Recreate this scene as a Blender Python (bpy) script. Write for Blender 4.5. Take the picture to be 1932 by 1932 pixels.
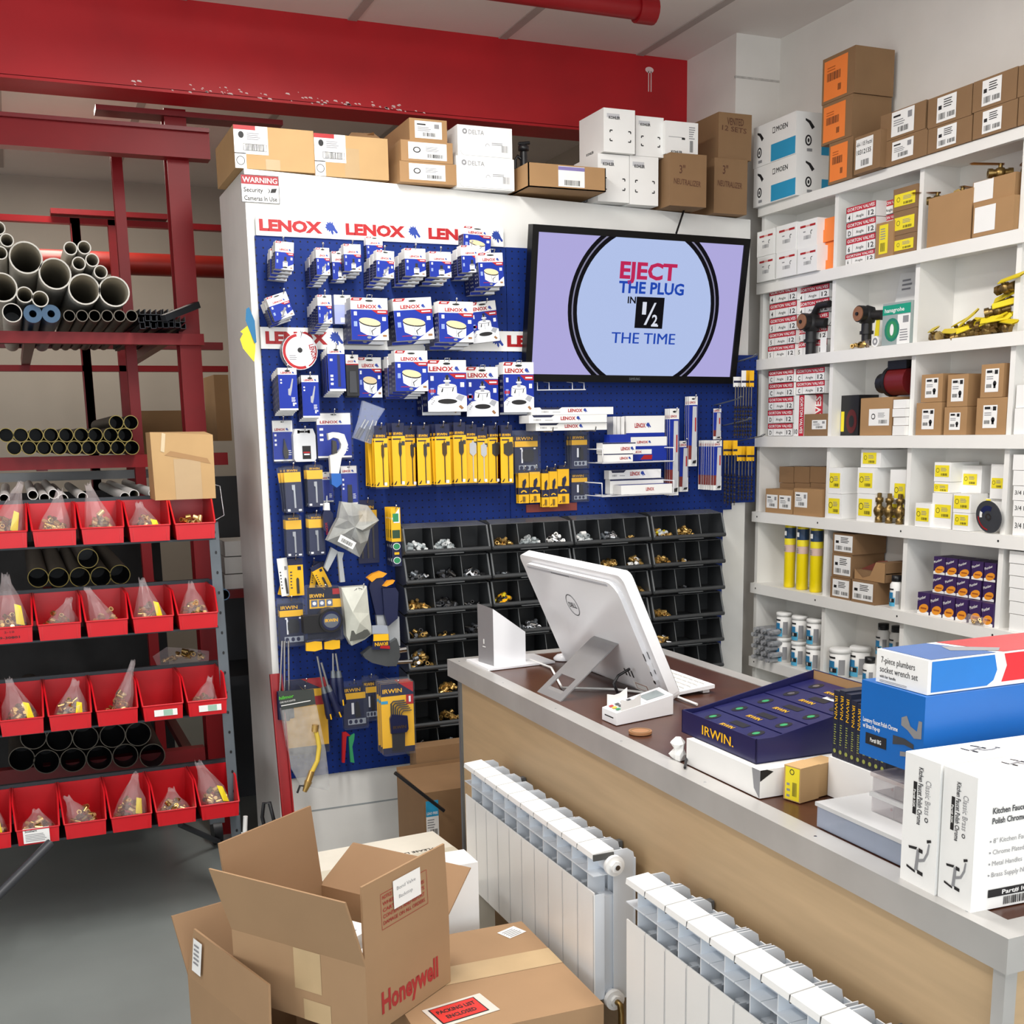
import bpy, math, random
from mathutils import Matrix, Vector
for o in list(bpy.data.objects): bpy.data.objects.remove(o)
SC = bpy.context.scene
COL = SC.collection
# ---------------------------------------------------------------- camera, world, lights, exposure
F, CY, EYE = 2191.7, 1234.0, 1.67
RM = Matrix(((0.921, -0.390, -0.018), (-0.089, -0.166, -0.982), (0.380, 0.906, -0.187)))
def _rot(r):
    v = Vector(r); return Matrix.Rotation(v.length, 3, v.normalized())
RM = Matrix(((1, 0, 0), (0, 0, -1), (0, 1, 0))) @ _rot((0.18238609, -0.0552625, 0.39815057))
cam = bpy.data.cameras.new('camera'); co = bpy.data.objects.new('camera', cam); COL.objects.link(co)
cam.sensor_fit = 'HORIZONTAL'; cam.sensor_width = 36; cam.lens = 36 * F / 1932
cam.shift_y = (CY - 966) / 1932; cam.clip_start = .05
cm = Matrix((RM[0], -RM[1], -RM[2])).transposed().to_4x4(); cm.translation = (0, 0, EYE)
co.matrix_world = cm; SC.camera = co
w = bpy.data.worlds.new('World'); SC.world = w; w.use_nodes = True
w.node_tree.nodes['Background'].inputs[0].default_value = (.86, .93, 1, 1)
w.node_tree.nodes['Background'].inputs[1].default_value = .62
def area(name, loc, rot, sx, sy, power, col=(1, 1, 1)):
    l = bpy.data.lights.new(name, 'AREA'); l.shape = 'RECTANGLE'; l.size = sx; l.size_y = sy; l.energy = power; l.color = col
    o = bpy.data.objects.new(name, l); COL.objects.link(o); o.location = loc; o.rotation_euler = rot; return o
area('ceiling_lamp', (1.0, 2.6, 3.16), (0, 0, 0), .3, 1.8, 46, (1, .97, .93))
area('ceiling_lamp', (1.6, .4, 3.16), (0, 0, 0), .3, 1.8, 34, (1, .97, .93))
area('ceiling_lamp', (-.9, 1.6, 3.16), (0, 0, 0), .3, 1.8, 26, (1, .97, .93))
area('back_room_lamp', (.3, 6.3, 3.17), (0, 0, 0), .3, 1.2, 22, (1, .93, .82))
area('window_and_fill', (-.2, -3.4, 1.7), (math.radians(90), 0, 0), 4.5, 2.2, 88, (.93, .97, 1))
area('window_and_fill', (-4.4, .2, 1.8), (0, math.radians(-90), 0), 2.2, 3.2, 58, (.93, .97, 1))  # no window here: added side fill for rack, shelves and ceiling
SC.view_settings.view_transform = 'Standard'; SC.view_settings.look = 'None'
SC.view_settings.exposure = .27; SC.view_settings.gamma = 1; SC.view_settings.use_curve_mapping = False
# ---------------------------------------------------------------- pixel of the photo -> point of a plane of the room
CAM = Vector((0, 0, EYE))
def ray(x, y): return RM.transposed() @ Vector(((x - 966) / F, (y - CY) / F, 1))
def PX(x, y, X): d = ray(x, y); return CAM + d * (X / d.x)
def PY(x, y, Y): d = ray(x, y); return CAM + d * (Y / d.y)
def PZ(x, y, Z): d = ray(x, y); return CAM + d * ((Z - EYE) / d.z)
# ---------------------------------------------------------------- materials
def lin(c):
    c = c.lstrip('#'); v = [int(c[i:i + 2], 16) / 255 for i in (0, 2, 4)]
    return tuple(x / 12.92 if x <= .04045 else ((x + .055) / 1.055) ** 2.4 for x in v) + (1,)
MATS = {}
def mat(name, col, rough=.5, metal=0, var=.06, scale=9, alpha=1, emit=0, bump=0, spec=.5, trans=0):
    if name in MATS: return MATS[name]
    m = bpy.data.materials.new(name); m.use_nodes = True; MATS[name] = m
    nt = m.node_tree; b = nt.nodes['Principled BSDF']; c = lin(col)
    b.inputs['Base Color'].default_value = c
    b.inputs['Roughness'].default_value = rough; b.inputs['Metallic'].default_value = metal
    b.inputs['Specular IOR Level'].default_value = spec
    if alpha < 1: b.inputs['Alpha'].default_value = alpha
    if trans: b.inputs['Transmission Weight'].default_value = trans; b.inputs['IOR'].default_value = 1.2
    if emit: b.inputs['Emission Color'].default_value = c; b.inputs['Emission Strength'].default_value = emit
    if var or bump:
        tc = nt.nodes.new('ShaderNodeTexCoord'); n = nt.nodes.new('ShaderNodeTexNoise'); n.inputs['Scale'].default_value = scale; n.inputs['Detail'].default_value = 4
        nt.links.new(tc.outputs['Object'], n.inputs['Vector'])
        if var:
            r = nt.nodes.new('ShaderNodeValToRGB'); r.color_ramp.elements[0].position = .3; r.color_ramp.elements[1].position = .7
            r.color_ramp.elements[0].color = tuple(max(0, x * (1 - var)) for x in c[:3]) + (1,)
            r.color_ramp.elements[1].color = tuple(min(1, x * (1 + var)) for x in c[:3]) + (1,)
            nt.links.new(n.outputs['Fac'], r.inputs[0]); nt.links.new(r.outputs[0], b.inputs['Base Color'])
            if emit: nt.links.new(r.outputs[0], b.inputs['Emission Color'])
        if bump:
            bp = nt.nodes.new('ShaderNodeBump'); bp.inputs['Strength'].default_value = bump; bp.inputs['Distance'].default_value = .01
            nt.links.new(n.outputs['Fac'], bp.inputs['Height']); nt.links.new(bp.outputs[0], b.inputs['Normal'])
    return m
WHITE = mat('white_paint', '#e9e8e4', .5, var=.03)
WALL = mat('rough_white_wall', '#e6e1da', .8, var=.05, scale=3, bump=.25)
SHELFW = mat('shelf_white', '#eeece7', .45, var=.03, scale=4)
RED = mat('red_enamel', '#860b13', .42, var=.1, scale=5, spec=.3)
BEAM = mat('beam_red', '#b60b18', .5, var=.12, scale=3)
BINRED = mat('bin_red', '#cc1521', .35, var=.05)
BLUE = mat('pack_blue', '#12288a', .4, var=.05)
NAVY = mat('navy_print', '#1c2450', .4, var=.05)
YEL = mat('pack_yellow', '#f9b80c', .4, var=.04)
LYEL = mat('label_yellow', '#f3df2a', .5, var=.04)
PAPER = mat('paper_white', '#f2f1ee', .6, var=.02)
PRED = mat('print_red', '#ad0d17', .5, var=.03)
INK = mat('print_black', '#1b1a1c', .6, var=0)
GREYINK = mat('print_grey', '#8f8f92', .6, var=0)
CARD = mat('cardboard', '#a98359', .8, var=.07, scale=6)
CARDD = mat('cardboard_dark', '#8a6a49', .8, var=.07, scale=6)
CARDL = mat('cardboard_light', '#c09c6c', .8, var=.06, scale=6)
TAPE = mat('parcel_tape', '#b89a70', .3, var=.05)
ORANGE = mat('orange_paper', '#f8873b', .6, var=.03)
CYAN = mat('cyan_print', '#2a9ac8', .5, var=.03)
STEEL = mat('bright_steel', '#c9c9cb', .25, 1, var=.05)
ZINC = mat('zinc_grey', '#7c8288', .45, .6, var=.1)
WIREW = mat('white_wire', '#e8e8ea', .4, var=0)
BRASS = mat('brass', '#d2ac66', .28, .7, var=.12, scale=40)
BRASSD = mat('old_brass', '#8c7344', .35, .85, var=.2, scale=40)
CHROME = mat('chrome', '#d8dadc', .12, 1, var=0)
BLACK = mat('black_plastic', '#17171a', .4, var=.05)
DGREY = mat('dark_grey_plastic', '#3c3e43', .45, var=.08)
CLEAR = mat('clear_plastic', '#e8ecf2', .12, alpha=.2, var=0)
CLEARM = mat('clear_blister', '#c6cede', .1, alpha=.05, var=0)
POLY = mat('poly_bag', '#dccfd0', .18, alpha=.2, var=.1, scale=30)
PVC = mat('grey_white_pvc', '#d9d5cb', .45, var=.05)
PVCIN = mat('pvc_bore', '#cdc6b6', .7, var=.05)
DARKPIPE = mat('black_pipe', '#3a342e', .5, .3, var=.15)
GREEN = mat('print_green', '#2f8f5b', .5, var=.05)
# ---------------------------------------------------------------- mesh builder
ZUP = Vector((0, 0, 1))
class Fr:
    'a flat frame: origin, u to the right, v up; lifted marks are laid on it'
    def __init__(s, o, u, v): s.o = Vector(o); s.u = Vector(u).normalized(); s.v = Vector(v).normalized(); s.n = s.u.cross(s.v)
    def p(s, a, b, l=0): return s.o + s.u * a + s.v * b + s.n * l
_gl = {}
def glyphs(t, bold):
    k = (t, bold)
    if k in _gl: return _gl[k]
    c = bpy.data.curves.new('t', 'FONT'); c.body = t; c.size = 1; c.resolution_u = 2; c.offset = .022 * bold; c.fill_mode = 'FRONT'
    o = bpy.data.objects.new('t', c); me = bpy.data.meshes.new_from_object(o)
    vs = [(v.co.x, v.co.y) for v in me.vertices]; fs = [tuple(p.vertices) for p in me.polygons]
    bpy.data.objects.remove(o); bpy.data.curves.remove(c); bpy.data.meshes.remove(me)
    if not vs: vs = [(0, 0)]; fs = []
    x0 = min(v[0] for v in vs); x1 = max(v[0] for v in vs)
    vs = [((x - x0), y / .73) for x, y in vs]
    _gl[k] = (vs, fs, max(x1 - x0, 1e-4)); return _gl[k]
class MB:
    def __init__(s): s.v = []; s.f = []; s.m = []; s.sm = []; s.mats = []; s.M = None
    def mi(s, m):
        if m not in s.mats: s.mats.append(m)
        return s.mats.index(m)
    def add(s, vs, fs, m, smooth=False):
        b = len(s.v); k = s.mi(m)
        if s.M is not None: vs = [s.M @ Vector(v) for v in vs]
        s.v.extend(tuple(v) for v in vs)
        for f in fs: s.f.append(tuple(i + b for i in f)); s.m.append(k); s.sm.append(smooth)
        return s
    def box(s, x0, x1, y0, y1, z0, z1, m):
        return s.add([(x0, y0, z0), (x1, y0, z0), (x1, y1, z0), (x0, y1, z0), (x0, y0, z1), (x1, y0, z1), (x1, y1, z1), (x0, y1, z1)],
                     [(0, 3, 2, 1), (4, 5, 6, 7), (0, 1, 5, 4), (1, 2, 6, 5), (2, 3, 7, 6), (3, 0, 4, 7)], m)
    def hexa(s, p, m):
        return s.add(p, [(0, 3, 2, 1), (4, 5, 6, 7), (0, 1, 5, 4), (1, 2, 6, 5), (2, 3, 7, 6), (3, 0, 4, 7)], m)
    def rbox(s, x0, x1, y0, y1, z0, z1, r, m, n=3):
        'box with its four upright edges rounded'
        pts = []
        for cx, cy, a in ((x1 - r, y1 - r, 0), (x0 + r, y1 - r, 90), (x0 + r, y0 + r, 180), (x1 - r, y0 + r, 270)):
            for i in range(n + 1):
                t = math.radians(a + 90 * i / n); pts.append((cx + r * math.cos(t), cy + r * math.sin(t)))
        k = len(pts); vs = [(x, y, z0) for x, y in pts] + [(x, y, z1) for x, y in pts]
        fs = [tuple(range(k - 1, -1, -1)), tuple(range(k, 2 * k))] + [(i, (i + 1) % k, k + (i + 1) % k, k + i) for i in range(k)]
        return s.add(vs, fs, m)
    def prism(s, pts, fr, d, m, l=0):
        'polygon (u,v) on a frame pushed back by d (lifted l in front)'
        k = len(pts); vs = [fr.p(a, b, l) for a, b in pts] + [fr.p(a, b, l - d) for a, b in pts]
        fs = [tuple(range(k)), tuple(range(2 * k - 1, k - 1, -1))] + [(i, k + i, k + (i + 1) % k, (i + 1) % k) for i in range(k)]
        return s.add(vs, fs, m)
    def poly(s, fr, pts, m, l=.0006): return s.add([fr.p(a, b, l) for a, b in pts], [tuple(range(len(pts)))], m)
    def rect(s, fr, a0, b0, a1, b1, m, l=.0006): return s.poly(fr, [(a0, b0), (a1, b0), (a1, b1), (a0, b1)], m, l)
    def disc(s, fr, a, b, ra, rb, m, l=.0006, n=16, rot=0):
        c, q = math.cos(rot), math.sin(rot); pts = []
        for i in range(n):
            t = 2 * math.pi * i / n; x, y = ra * math.cos(t), rb * math.sin(t); pts.append((a + x * c - y * q, b + x * q + y * c))
        return s.poly(fr, pts, m, l)
    def ringd(s, fr, a, b, r0, r1, m, l=.0006, n=24, a0=0, a1=360, sy=1):
        vs = []
        for i in range(n + 1):
            t = math.radians(a0 + (a1 - a0) * i / n)
            for r in (r0, r1): vs.append(fr.p(a + r * math.cos(t), b + sy * r * math.sin(t), l))
        return s.add(vs, [(2 * i, 2 * i + 1, 2 * i + 3, 2 * i + 2) for i in range(n)], m)
    def text(s, fr, t, a, b, h, m, w=None, bold=0, l=.0008, c=False, rot=0):
        if bold and ('M' in t or 'W' in t):
            q = h * .022 * bold
            for k in (-1, 0, 1): s.text(fr, t, a + k * q, b, h, m, w, 0, l + .00012 * k, c, rot)
            return s
        vs, fs, wd = glyphs(t, bold); kx = (w / wd) if w else h * 1.37
        if c: a -= wd * kx / 2
        q, r = math.cos(rot), math.sin(rot)
        return s.add([fr.p(a + x * kx * q - y * h * r, b + x * kx * r + y * h * q, l) for x, y in vs], fs, m)
    def bars(s, fr, a, b, w, h, m=None, n=11, l=.0008):
        x = a; rn = random.Random(n)
        while x < a + w:
            q = w / n * rn.uniform(.3, .8); s.rect(fr, x, b, min(x + q, a + w), b + h, m or INK, l); x += q + w / n * rn.uniform(.3, .7)
        return s
    def lines(s, fr, a, b, w, h, n, m=None, l=.0008):
        'small print shown as n thin rows'
        rn = random.Random(n)
        for i in range(n):
            y = b + h - (i + 1) * h / n; s.rect(fr, a, y, a + w * rn.uniform(.6, 1), y + h / n * .42, m or GREYINK, l)
        return s
    def cyl(s, p0, p1, r, m, r1=None, n=12, caps=True, smooth=True):
        p0 = Vector(p0); p1 = Vector(p1); d = (p1 - p0).normalized(); u = d.orthogonal().normalized(); v = d.cross(u); r1 = r if r1 is None else r1
        vs = []
        for p, q in ((p0, r), (p1, r1)):
            for i in range(n):
                t = 2 * math.pi * i / n; vs.append(p + (u * math.cos(t) + v * math.sin(t)) * q)
        s.add(vs, [(i, (i + 1) % n, n + (i + 1) % n, n + i) for i in range(n)], m, smooth)
        if caps: s.add(vs[:n], [tuple(range(n - 1, -1, -1))], m); s.add(vs[n:], [tuple(range(n))], m)
        return s
    def hollow(s, p0, p1, ro, ri, m, mi=None, n=20):
        p0 = Vector(p0); p1 = Vector(p1); d = (p1 - p0).normalized(); u = d.orthogonal().normalized(); v = d.cross(u); mi = mi or m
        rr = lambda p, q: [p + (u * math.cos(2 * math.pi * i / n) + v * math.sin(2 * math.pi * i / n)) * q for i in range(n)]
        a, b, c, e = rr(p0, ro), rr(p1, ro), rr(p0, ri), rr(p1, ri); J = range(n)
        s.add(a + b, [(i, (i + 1) % n, n + (i + 1) % n, n + i) for i in J], m, True)
        s.add(c + e, [(n + i, n + (i + 1) % n, (i + 1) % n, i) for i in J], mi, True)
        s.add(a + c, [(i, n + i, n + (i + 1) % n, (i + 1) % n) for i in J], m); s.add(b + e, [((i + 1) % n, n + (i + 1) % n, n + i, i) for i in J], m)
        return s
    def tube(s, pts, r, m, n=6, caps=True, closed=False):
        pts = [Vector(p) for p in pts]; k = len(pts); vs = []; u = None
        for i, p in enumerate(pts):
            a = pts[i - 1] if (i or closed) else p; b = pts[(i + 1) % k] if (i < k - 1 or closed) else p
            d = (b - a).normalized(); u = d.orthogonal().normalized() if u is None else (u - d * u.dot(d)).normalized(); v = d.cross(u)
            rr = r[i] if isinstance(r, (list, tuple)) else r
            vs += [p + (u * math.cos(2 * math.pi * j / n) + v * math.sin(2 * math.pi * j / n)) * rr for j in range(n)]
        kk = k if closed else k - 1
        s.add(vs, [(i * n + j, i * n + (j + 1) % n, ((i + 1) % k) * n + (j + 1) % n, ((i + 1) % k) * n + j) for i in range(kk) for j in range(n)], m, True)
        if caps and not closed: s.add(vs[:n], [tuple(range(n - 1, -1, -1))], m); s.add(vs[-n:], [tuple(range(n))], m)
        return s
    def lathe(s, prof, m, o=(0, 0, 0), n=18, smooth=True):
        vs = [(o[0] + r * math.cos(2 * math.pi * j / n), o[1] + r * math.sin(2 * math.pi * j / n), o[2] + z) for r, z in prof for j in range(n)]
        return s.add(vs, [(i * n + j, i * n + (j + 1) % n, (i + 1) * n + (j + 1) % n, (i + 1) * n + j) for i in range(len(prof) - 1) for j in range(n)], m, smooth)
    def build(s, name, parent=None, label=None, cat=None, group=None, kind=None, loc=None, rot=None):
        me = bpy.data.meshes.new(name); me.from_pydata(s.v, [], s.f)
        for m in s.mats: me.materials.append(m)
        me.polygons.foreach_set('material_index', s.m); me.polygons.foreach_set('use_smooth', s.sm); me.update()
        o = bpy.data.objects.new(name, me); COL.objects.link(o)
        if parent: o.parent = parent
        tag(o, label, cat, group, kind)
        if loc is not None: o.location = loc
        if rot is not None: o.rotation_euler = rot
        return o
def tag(o, label=None, cat=None, group=None, kind=None):
    for k, v in (('label', label), ('category', cat), ('group', group), ('kind', kind)):
        if v: o[k] = v
def thing(name, label, cat, loc=(0, 0, 0), rz=0, group=None, rot=None):
    o = bpy.data.objects.new(name, None); COL.objects.link(o); o.location = loc
    o.rotation_euler = rot if rot else (0, 0, rz); o.empty_display_size = .05; tag(o, label, cat, group); return o
def kids(o): return KID.get(o.name, [])
KID = {}
def dup(root, loc=None, rot=None, label=None, group=None):
    def cp(o, par):
        c = o.copy(); COL.objects.link(c)
        if par: c.parent = par
        for ch in CH.get(o, []): CH.setdefault(c, []).append(cp(ch, c))
        return c
    CH = {}
    for o in bpy.data.objects:
        if o.parent: CH.setdefault(o.parent, []).append(o)
    r = cp(root, None)
    if loc is not None: r.location = loc
    if rot is not None: r.rotation_euler = rot
    if label: r['label'] = label
    if group: r['group'] = group
    return r
ORD = ['first', 'second', 'third', 'fourth', 'fifth', 'sixth', 'seventh', 'eighth', 'ninth', 'tenth', 'eleventh', 'twelfth', 'thirteenth', 'fourteenth', 'fifteenth', 'sixteenth', 'seventeenth', 'eighteenth', 'nineteenth', 'twentieth', 'twenty-first', 'twenty-second', 'twenty-third', 'twenty-fourth', 'twenty-fifth', 'twenty-sixth', 'twenty-seventh', 'twenty-eighth', 'twenty-ninth', 'thirtieth']
def nth(i, n, side='left', other='right'):
    'words for place i of n'
    if n == 1: return 'only'
    if i == 0: return side + 'most'
    if i == n - 1: return other + 'most'
    if n == 3: return 'middle'
    return ORD[i]
def front(w, h): return Fr((-w / 2, 0, 0), (1, 0, 0), (0, 0, 1))
def leftf(w, d): return Fr((-w / 2, d, 0), (0, -1, 0), (0, 0, 1))
def rightf(w): return Fr((w / 2, 0, 0), (0, 1, 0), (0, 0, 1))
def topf(w, h): return Fr((-w / 2, 0, h), (1, 0, 0), (0, 1, 0))
R90 = math.pi / 2
R = random.Random(7)
# ---------------------------------------------------------------- the setting
CEIL = 3.21; YD = 4.10; XS = 2.83; XW = 3.0
FLOORM = mat('floor_epoxy', '#8a908e', .32, var=.14, scale=1.3)
def struct(name, mb): return mb.build(name, kind='structure')
b = MB(); b.box(-5, 3.1, -3.5, 7.9, -.1, 0, FLOORM); struct('floor', b)
CEILM = mat('ceiling_board', '#e9e1dc', .8, var=.04, scale=2); SEAM = mat('ceiling_seam', '#b3a9a4', .8, var=.05)
b = MB()
b.box(-5, 3.1, -3.5, 7.9, CEIL, CEIL + .1, CEILM)
for x in (2.56, 1.94, 1.325, .70, .08): b.box(x - .018, x + .018, -3.5, 7.6, CEIL - .004, CEIL, SEAM)
struct('ceiling', b)
b = MB(); b.box(XW, XW + .1, -3.5, 4.6, 0, CEIL, WALL); struct('wall_right', b)
b = MB(); b.box(2.79, XW, 4.23, 4.95, 0, CEIL, WALL)
b.box(2.787, 2.998, 4.228, 4.236, 3.044, 3.052, mat('plaster_crack', '#bdb8b2', .9, var=.2, scale=60)); b.box(2.62, 2.80, 4.78, 4.85, 0, CEIL, WALL)
struct('wall_pillar', b)
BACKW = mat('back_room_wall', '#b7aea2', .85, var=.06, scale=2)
b = MB(); b.box(-5, 3.1, 7.8, 7.9, 0, CEIL, BACKW); struct('wall_back', b)
b = MB(); b.box(3.0, 3.1, 4.6, 7.9, 0, CEIL, BACKW); struct('wall_back_right', b)
b = MB(); b.box(-5.1, -5, -3.5, 7.9, 0, CEIL, WALL); struct('wall_left', b)
b = MB(); b.box(-5, 2.79, 4.60, 4.615, 2.903, CEIL, BEAM); b.box(-5, 2.79, 4.60, 4.77, 2.893, 2.905, BEAM); b.box(-5, 2.79, 4.755, 4.77, 2.903, CEIL, BEAM)
PCHIP = mat('paint_chip', '#e4c9c6', .7, var=.1)
fr = Fr((0, 4.6, 2.9), (1, 0, 0), (0, 0, 1)); rr = random.Random(3)
for i in range(70):
    x = rr.uniform(.5, 1.6); z = abs(rr.gauss(.004, .012)); q = rr.uniform(.002, .009)
    b.poly(fr, [(x, z), (x + q * 2, z - .003), (x + q * 1.6, z + q * .4), (x + q * .4, z + q * .5)], PCHIP)
for x in (2.60, 2.612): b.rect(fr, x, .17, x + .004, .25, PCHIP)
b.disc(fr, 2.606, .255, .02, .012, PCHIP)
struct('trim_1', b)
# red sprinkler pipe below the ceiling
t = thing('sprinkler_pipe', 'red painted pipe end hanging just under the ceiling', 'pipe', PZ(1120, 5, 3.1))
b = MB(); b.cyl((-1.6, 0, 0), (.2, 0, 0), .035, RED, n=16); b.build('pipe', t)
b = MB(); b.cyl((.165, 0, 0), (.235, 0, 0), .045, RED, n=16); b.build('end_cap', t)
b = MB(); b.cyl((-.25, 0, .03), (-.25, 0, CEIL - 3.1), .008, ZINC); b.build('hanger', t)
# ---------------------------------------------------------------- white display partition
t = thing('display_partition', 'tall white display partition carrying the blue pegboards', 'partition', (.79, YD, 0))
b = MB(); b.hexa([(0, 0, 0), (1.995, 0, 0), (1.995, .5, 0), (0, .5, 0), (0, 0, 2.545), (1.995, 0, 2.484), (1.995, .5, 2.484), (0, .5, 2.545)], WHITE); b.build('panel', t)
b = MB(); b.box(-.002, .045, -.001, .02, 0, 2.512, WHITE); b.build('corner_trim', t)
b = MB(); b.box(.10, 1.995, -.0008, .02, .30, .306, mat('panel_joint', '#9aa0a2', .7)); b.box(1.73, 1.99, -.0008, .02, .62, .626, MATS['panel_joint']); b.build('joint_line', t)
# pegboards
def pegmat():
    m = mat('pegboard_blue', '#0c2b74', .6, var=.05, spec=.25)
    nt = m.node_tree; bs = nt.nodes['Principled BSDF']; src = bs.inputs['Base Color'].links[0].from_socket
    tc = nt.nodes.new('ShaderNodeTexCoord'); sep = nt.nodes.new('ShaderNodeSeparateXYZ'); nt.links.new(tc.outputs['Object'], sep.inputs[0])
    ds = []
    for ax in ('X', 'Z'):
        a = nt.nodes.new('ShaderNodeMath'); a.operation = 'PINGPONG'; a.inputs[1].default_value = .0127; nt.links.new(sep.outputs[ax], a.inputs[0])
        p = nt.nodes.new('ShaderNodeMath'); p.operation = 'POWER'; p.inputs[1].default_value = 2; nt.links.new(a.outputs[0], p.inputs[0]); ds.append(p)
    ad = nt.nodes.new('ShaderNodeMath'); nt.links.new(ds[0].outputs[0], ad.inputs[0]); nt.links.new(ds[1].outputs[0], ad.inputs[1])
    lt = nt.nodes.new('ShaderNodeMath'); lt.operation = 'LESS_THAN'; lt.inputs[1].default_value = .0031 ** 2; nt.links.new(ad.outputs[0], lt.inputs[0])
    mx = nt.nodes.new('ShaderNodeMix'); mx.data_type = 'RGBA'; nt.links.new(lt.outputs[0], mx.inputs[0]); nt.links.new(src, mx.inputs[6]); mx.inputs[7].default_value = (.004, .006, .02, 1)
    nt.links.new(mx.outputs[2], bs.inputs['Base Color']); return m
PEG = pegmat()
YP = YD - .0125     # face of the pegboards
def xz(px, py, Y=YP): p = PY(px, py, Y); return p.x, p.z
x0, zt = xz(481, 444); xm = 1.72; zb = .44; x2 = 2.785
WOLF = [(0, .55), (.12, .62), (.05, .75), (.2, .78), (.18, .95), (.34, .86), (.42, 1), (.5, .84), (.62, .98), (.64, .78), (.74, .66), (.8, .5), (1, .22), (.94, .12), (.84, .14), (.7, .3), (.6, .34), (.66, .16), (.6, 0), (.48, .14), (.44, .32), (.3, .2), (.28, .36), (.12, .28), (.16, .42)]
def wolf(b, fr, a, c, s, m, l=.0008): b.poly(fr, [(a + u * s, c + v * s) for u, v in WOLF], m, l)
DBLUE = mat('emblem_blue', '#1f3f9c', .5, var=.03)
def header(name, label, px0, px1, pyt, pyb, marks):
    x0, zt = xz(px0, pyt); x1, _ = xz(px1, pyt + 10); _, zb = xz(px0, pyb)
    t = thing(name, label, 'sign', (x0, YP, zb)); h = zt - zb; w = x1 - x0
    b = MB(); b.box(0, w, -.006, 0, 0, h, PAPER); b.build('strip', t)
    fr = Fr((0, -.006, 0), (1, 0, 0), (0, 0, 1))
    for s, p0, p1, pw in marks:
        b = MB(); a0 = xz(p0, pyt)[0] - x0; a1 = xz(p1, pyt)[0] - x0
        if s: b.text(fr, s, a0, h * .26, h * .54, PRED, w=a1 - a0, bold=2.4)
        if pw: wolf(b, fr, xz(pw, pyt)[0] - x0, h * .18, h * .68, DBLUE)
        b.build('lettering', t)
    return t
t = thing('pegboard', 'big blue pegboard of hole saws left of the television', 'pegboard', (x0, YP, zb))
b = MB(); b.box(0, xm - x0, 0, .0105, 0, zt - zb, PEG); b.build('board', t)
t = thing('pegboard', 'blue pegboard behind and below the television', 'pegboard', (xm, YP, .44))
b = MB(); z1 = xz(990, 468)[1]; z2 = xz(1400, 670)[1]
zo = xz(1300, 965)[1] - .44; b.box(.002, xz(1385, 700)[0] - xm, 0, .0105, zo, z2 - .44, PEG); b.box(.002, xz(1362, 1100)[0] - xm, 0, .0105, 0, zo, PEG); b.box(.002, .25, 0, .0105, z2 - .44, z1 - .44, PEG); b.box(xz(1385, 700)[0] - xm, xz(1429, 700)[0] - xm, 0, .0105, xz(1400, 948)[1] - .44, z2 - .44, PEG); b.build('board', t)
header('header_strip', 'upper white strip with red lettering and blue emblems above the hole saws', 481, 948, 405, 444, [('LENOX', 487, 606, 611), ('LENOX', 650, 762, 768), ('LENOX', 806, 915, 925)])
header('header_strip', 'lower white strip with red lettering across the left pegboard', 490, 1000, 617, 658, [('LENOX', 499, 616, 620), ('', 700, 760, 785), ('', 0, 1, 925), ('LE', 955, 992, 0)])
# warning sign
p = PY(456, 381, YD - .003); q = PY(525, 328, YD - .003); w_, h_ = q.x - p.x, .088
t = thing('warning_sign', 'small red and white security camera warning sign on the white partition', 'sign', (p.x, YD - .001, p.z))
b = MB(); b.box(0, w_, -.003, 0, 0, h_, PAPER); b.build('plate', t); fr = Fr((0, -.003, 0), (1, 0, 0), (0, 0, 1))
b = MB(); b.rect(fr, .002, h_ * .66, w_ - .002, h_ - .002, mat('sign_red', '#a01422', .5)); b.text(fr, 'WARNING', w_ * .05, h_ * .72, h_ * .2, PAPER, w=w_ * .9, bold=1, l=.001)
for a0, b0, a1, b1 in ((0, 0, w_, .0015), (0, h_ - .0015, w_, h_), (0, 0, .0015, h_), (w_ - .0015, 0, w_, h_)): b.rect(fr, a0, b0, a1, b1, INK, .0009)
b.text(fr, 'Security', w_ * .07, h_ * .38, h_ * .17, INK, w=w_ * .5, bold=.6); b.text(fr, 'Cameras In Use', w_ * .07, h_ * .08, h_ * .17, INK, w=w_ * .86, bold=.6)
b.disc(fr, w_ * .70, h_ * .45, .007, .007, INK); b.disc(fr, w_ * .69, h_ * .45, .005, .006, PAPER, .0009); b.poly(fr, [(w_ * .76, h_ * .38), (w_ * .9, h_ * .4), (w_ * .94, h_ * .55), (w_ * .8, h_ * .53)], INK)
b.build('lettering', t)
# hanging paper tag on the partition edge
t = thing('paper_tag', 'yellow and blue paper tag stuck on the partition edge', 'tag', PY(470, 640, YD - .02))
fr = Fr((0, -.001, 0), (1, -.25, 0), (0, 0, 1)); b = MB(); b.prism([(-.028, .025), (-.01, .01), (.018, -.04), (.022, .02), (.005, .05)], fr, .001, LYEL); b.prism([(-.03, .0), (.0, .05), (.018, -.04), (.012, -.075), (-.022, -.03)], fr, .001, LYEL, .002); b.build('yellow_part', t)
b = MB(); b.prism([(-.008, .06), (-.004, .098), (.006, .104), (.022, .06), (.024, -.01), (.018, -.015)], fr, .001, mat('tag_blue', '#1f6f9e', .5), .004); b.build('blue_part', t)
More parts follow.
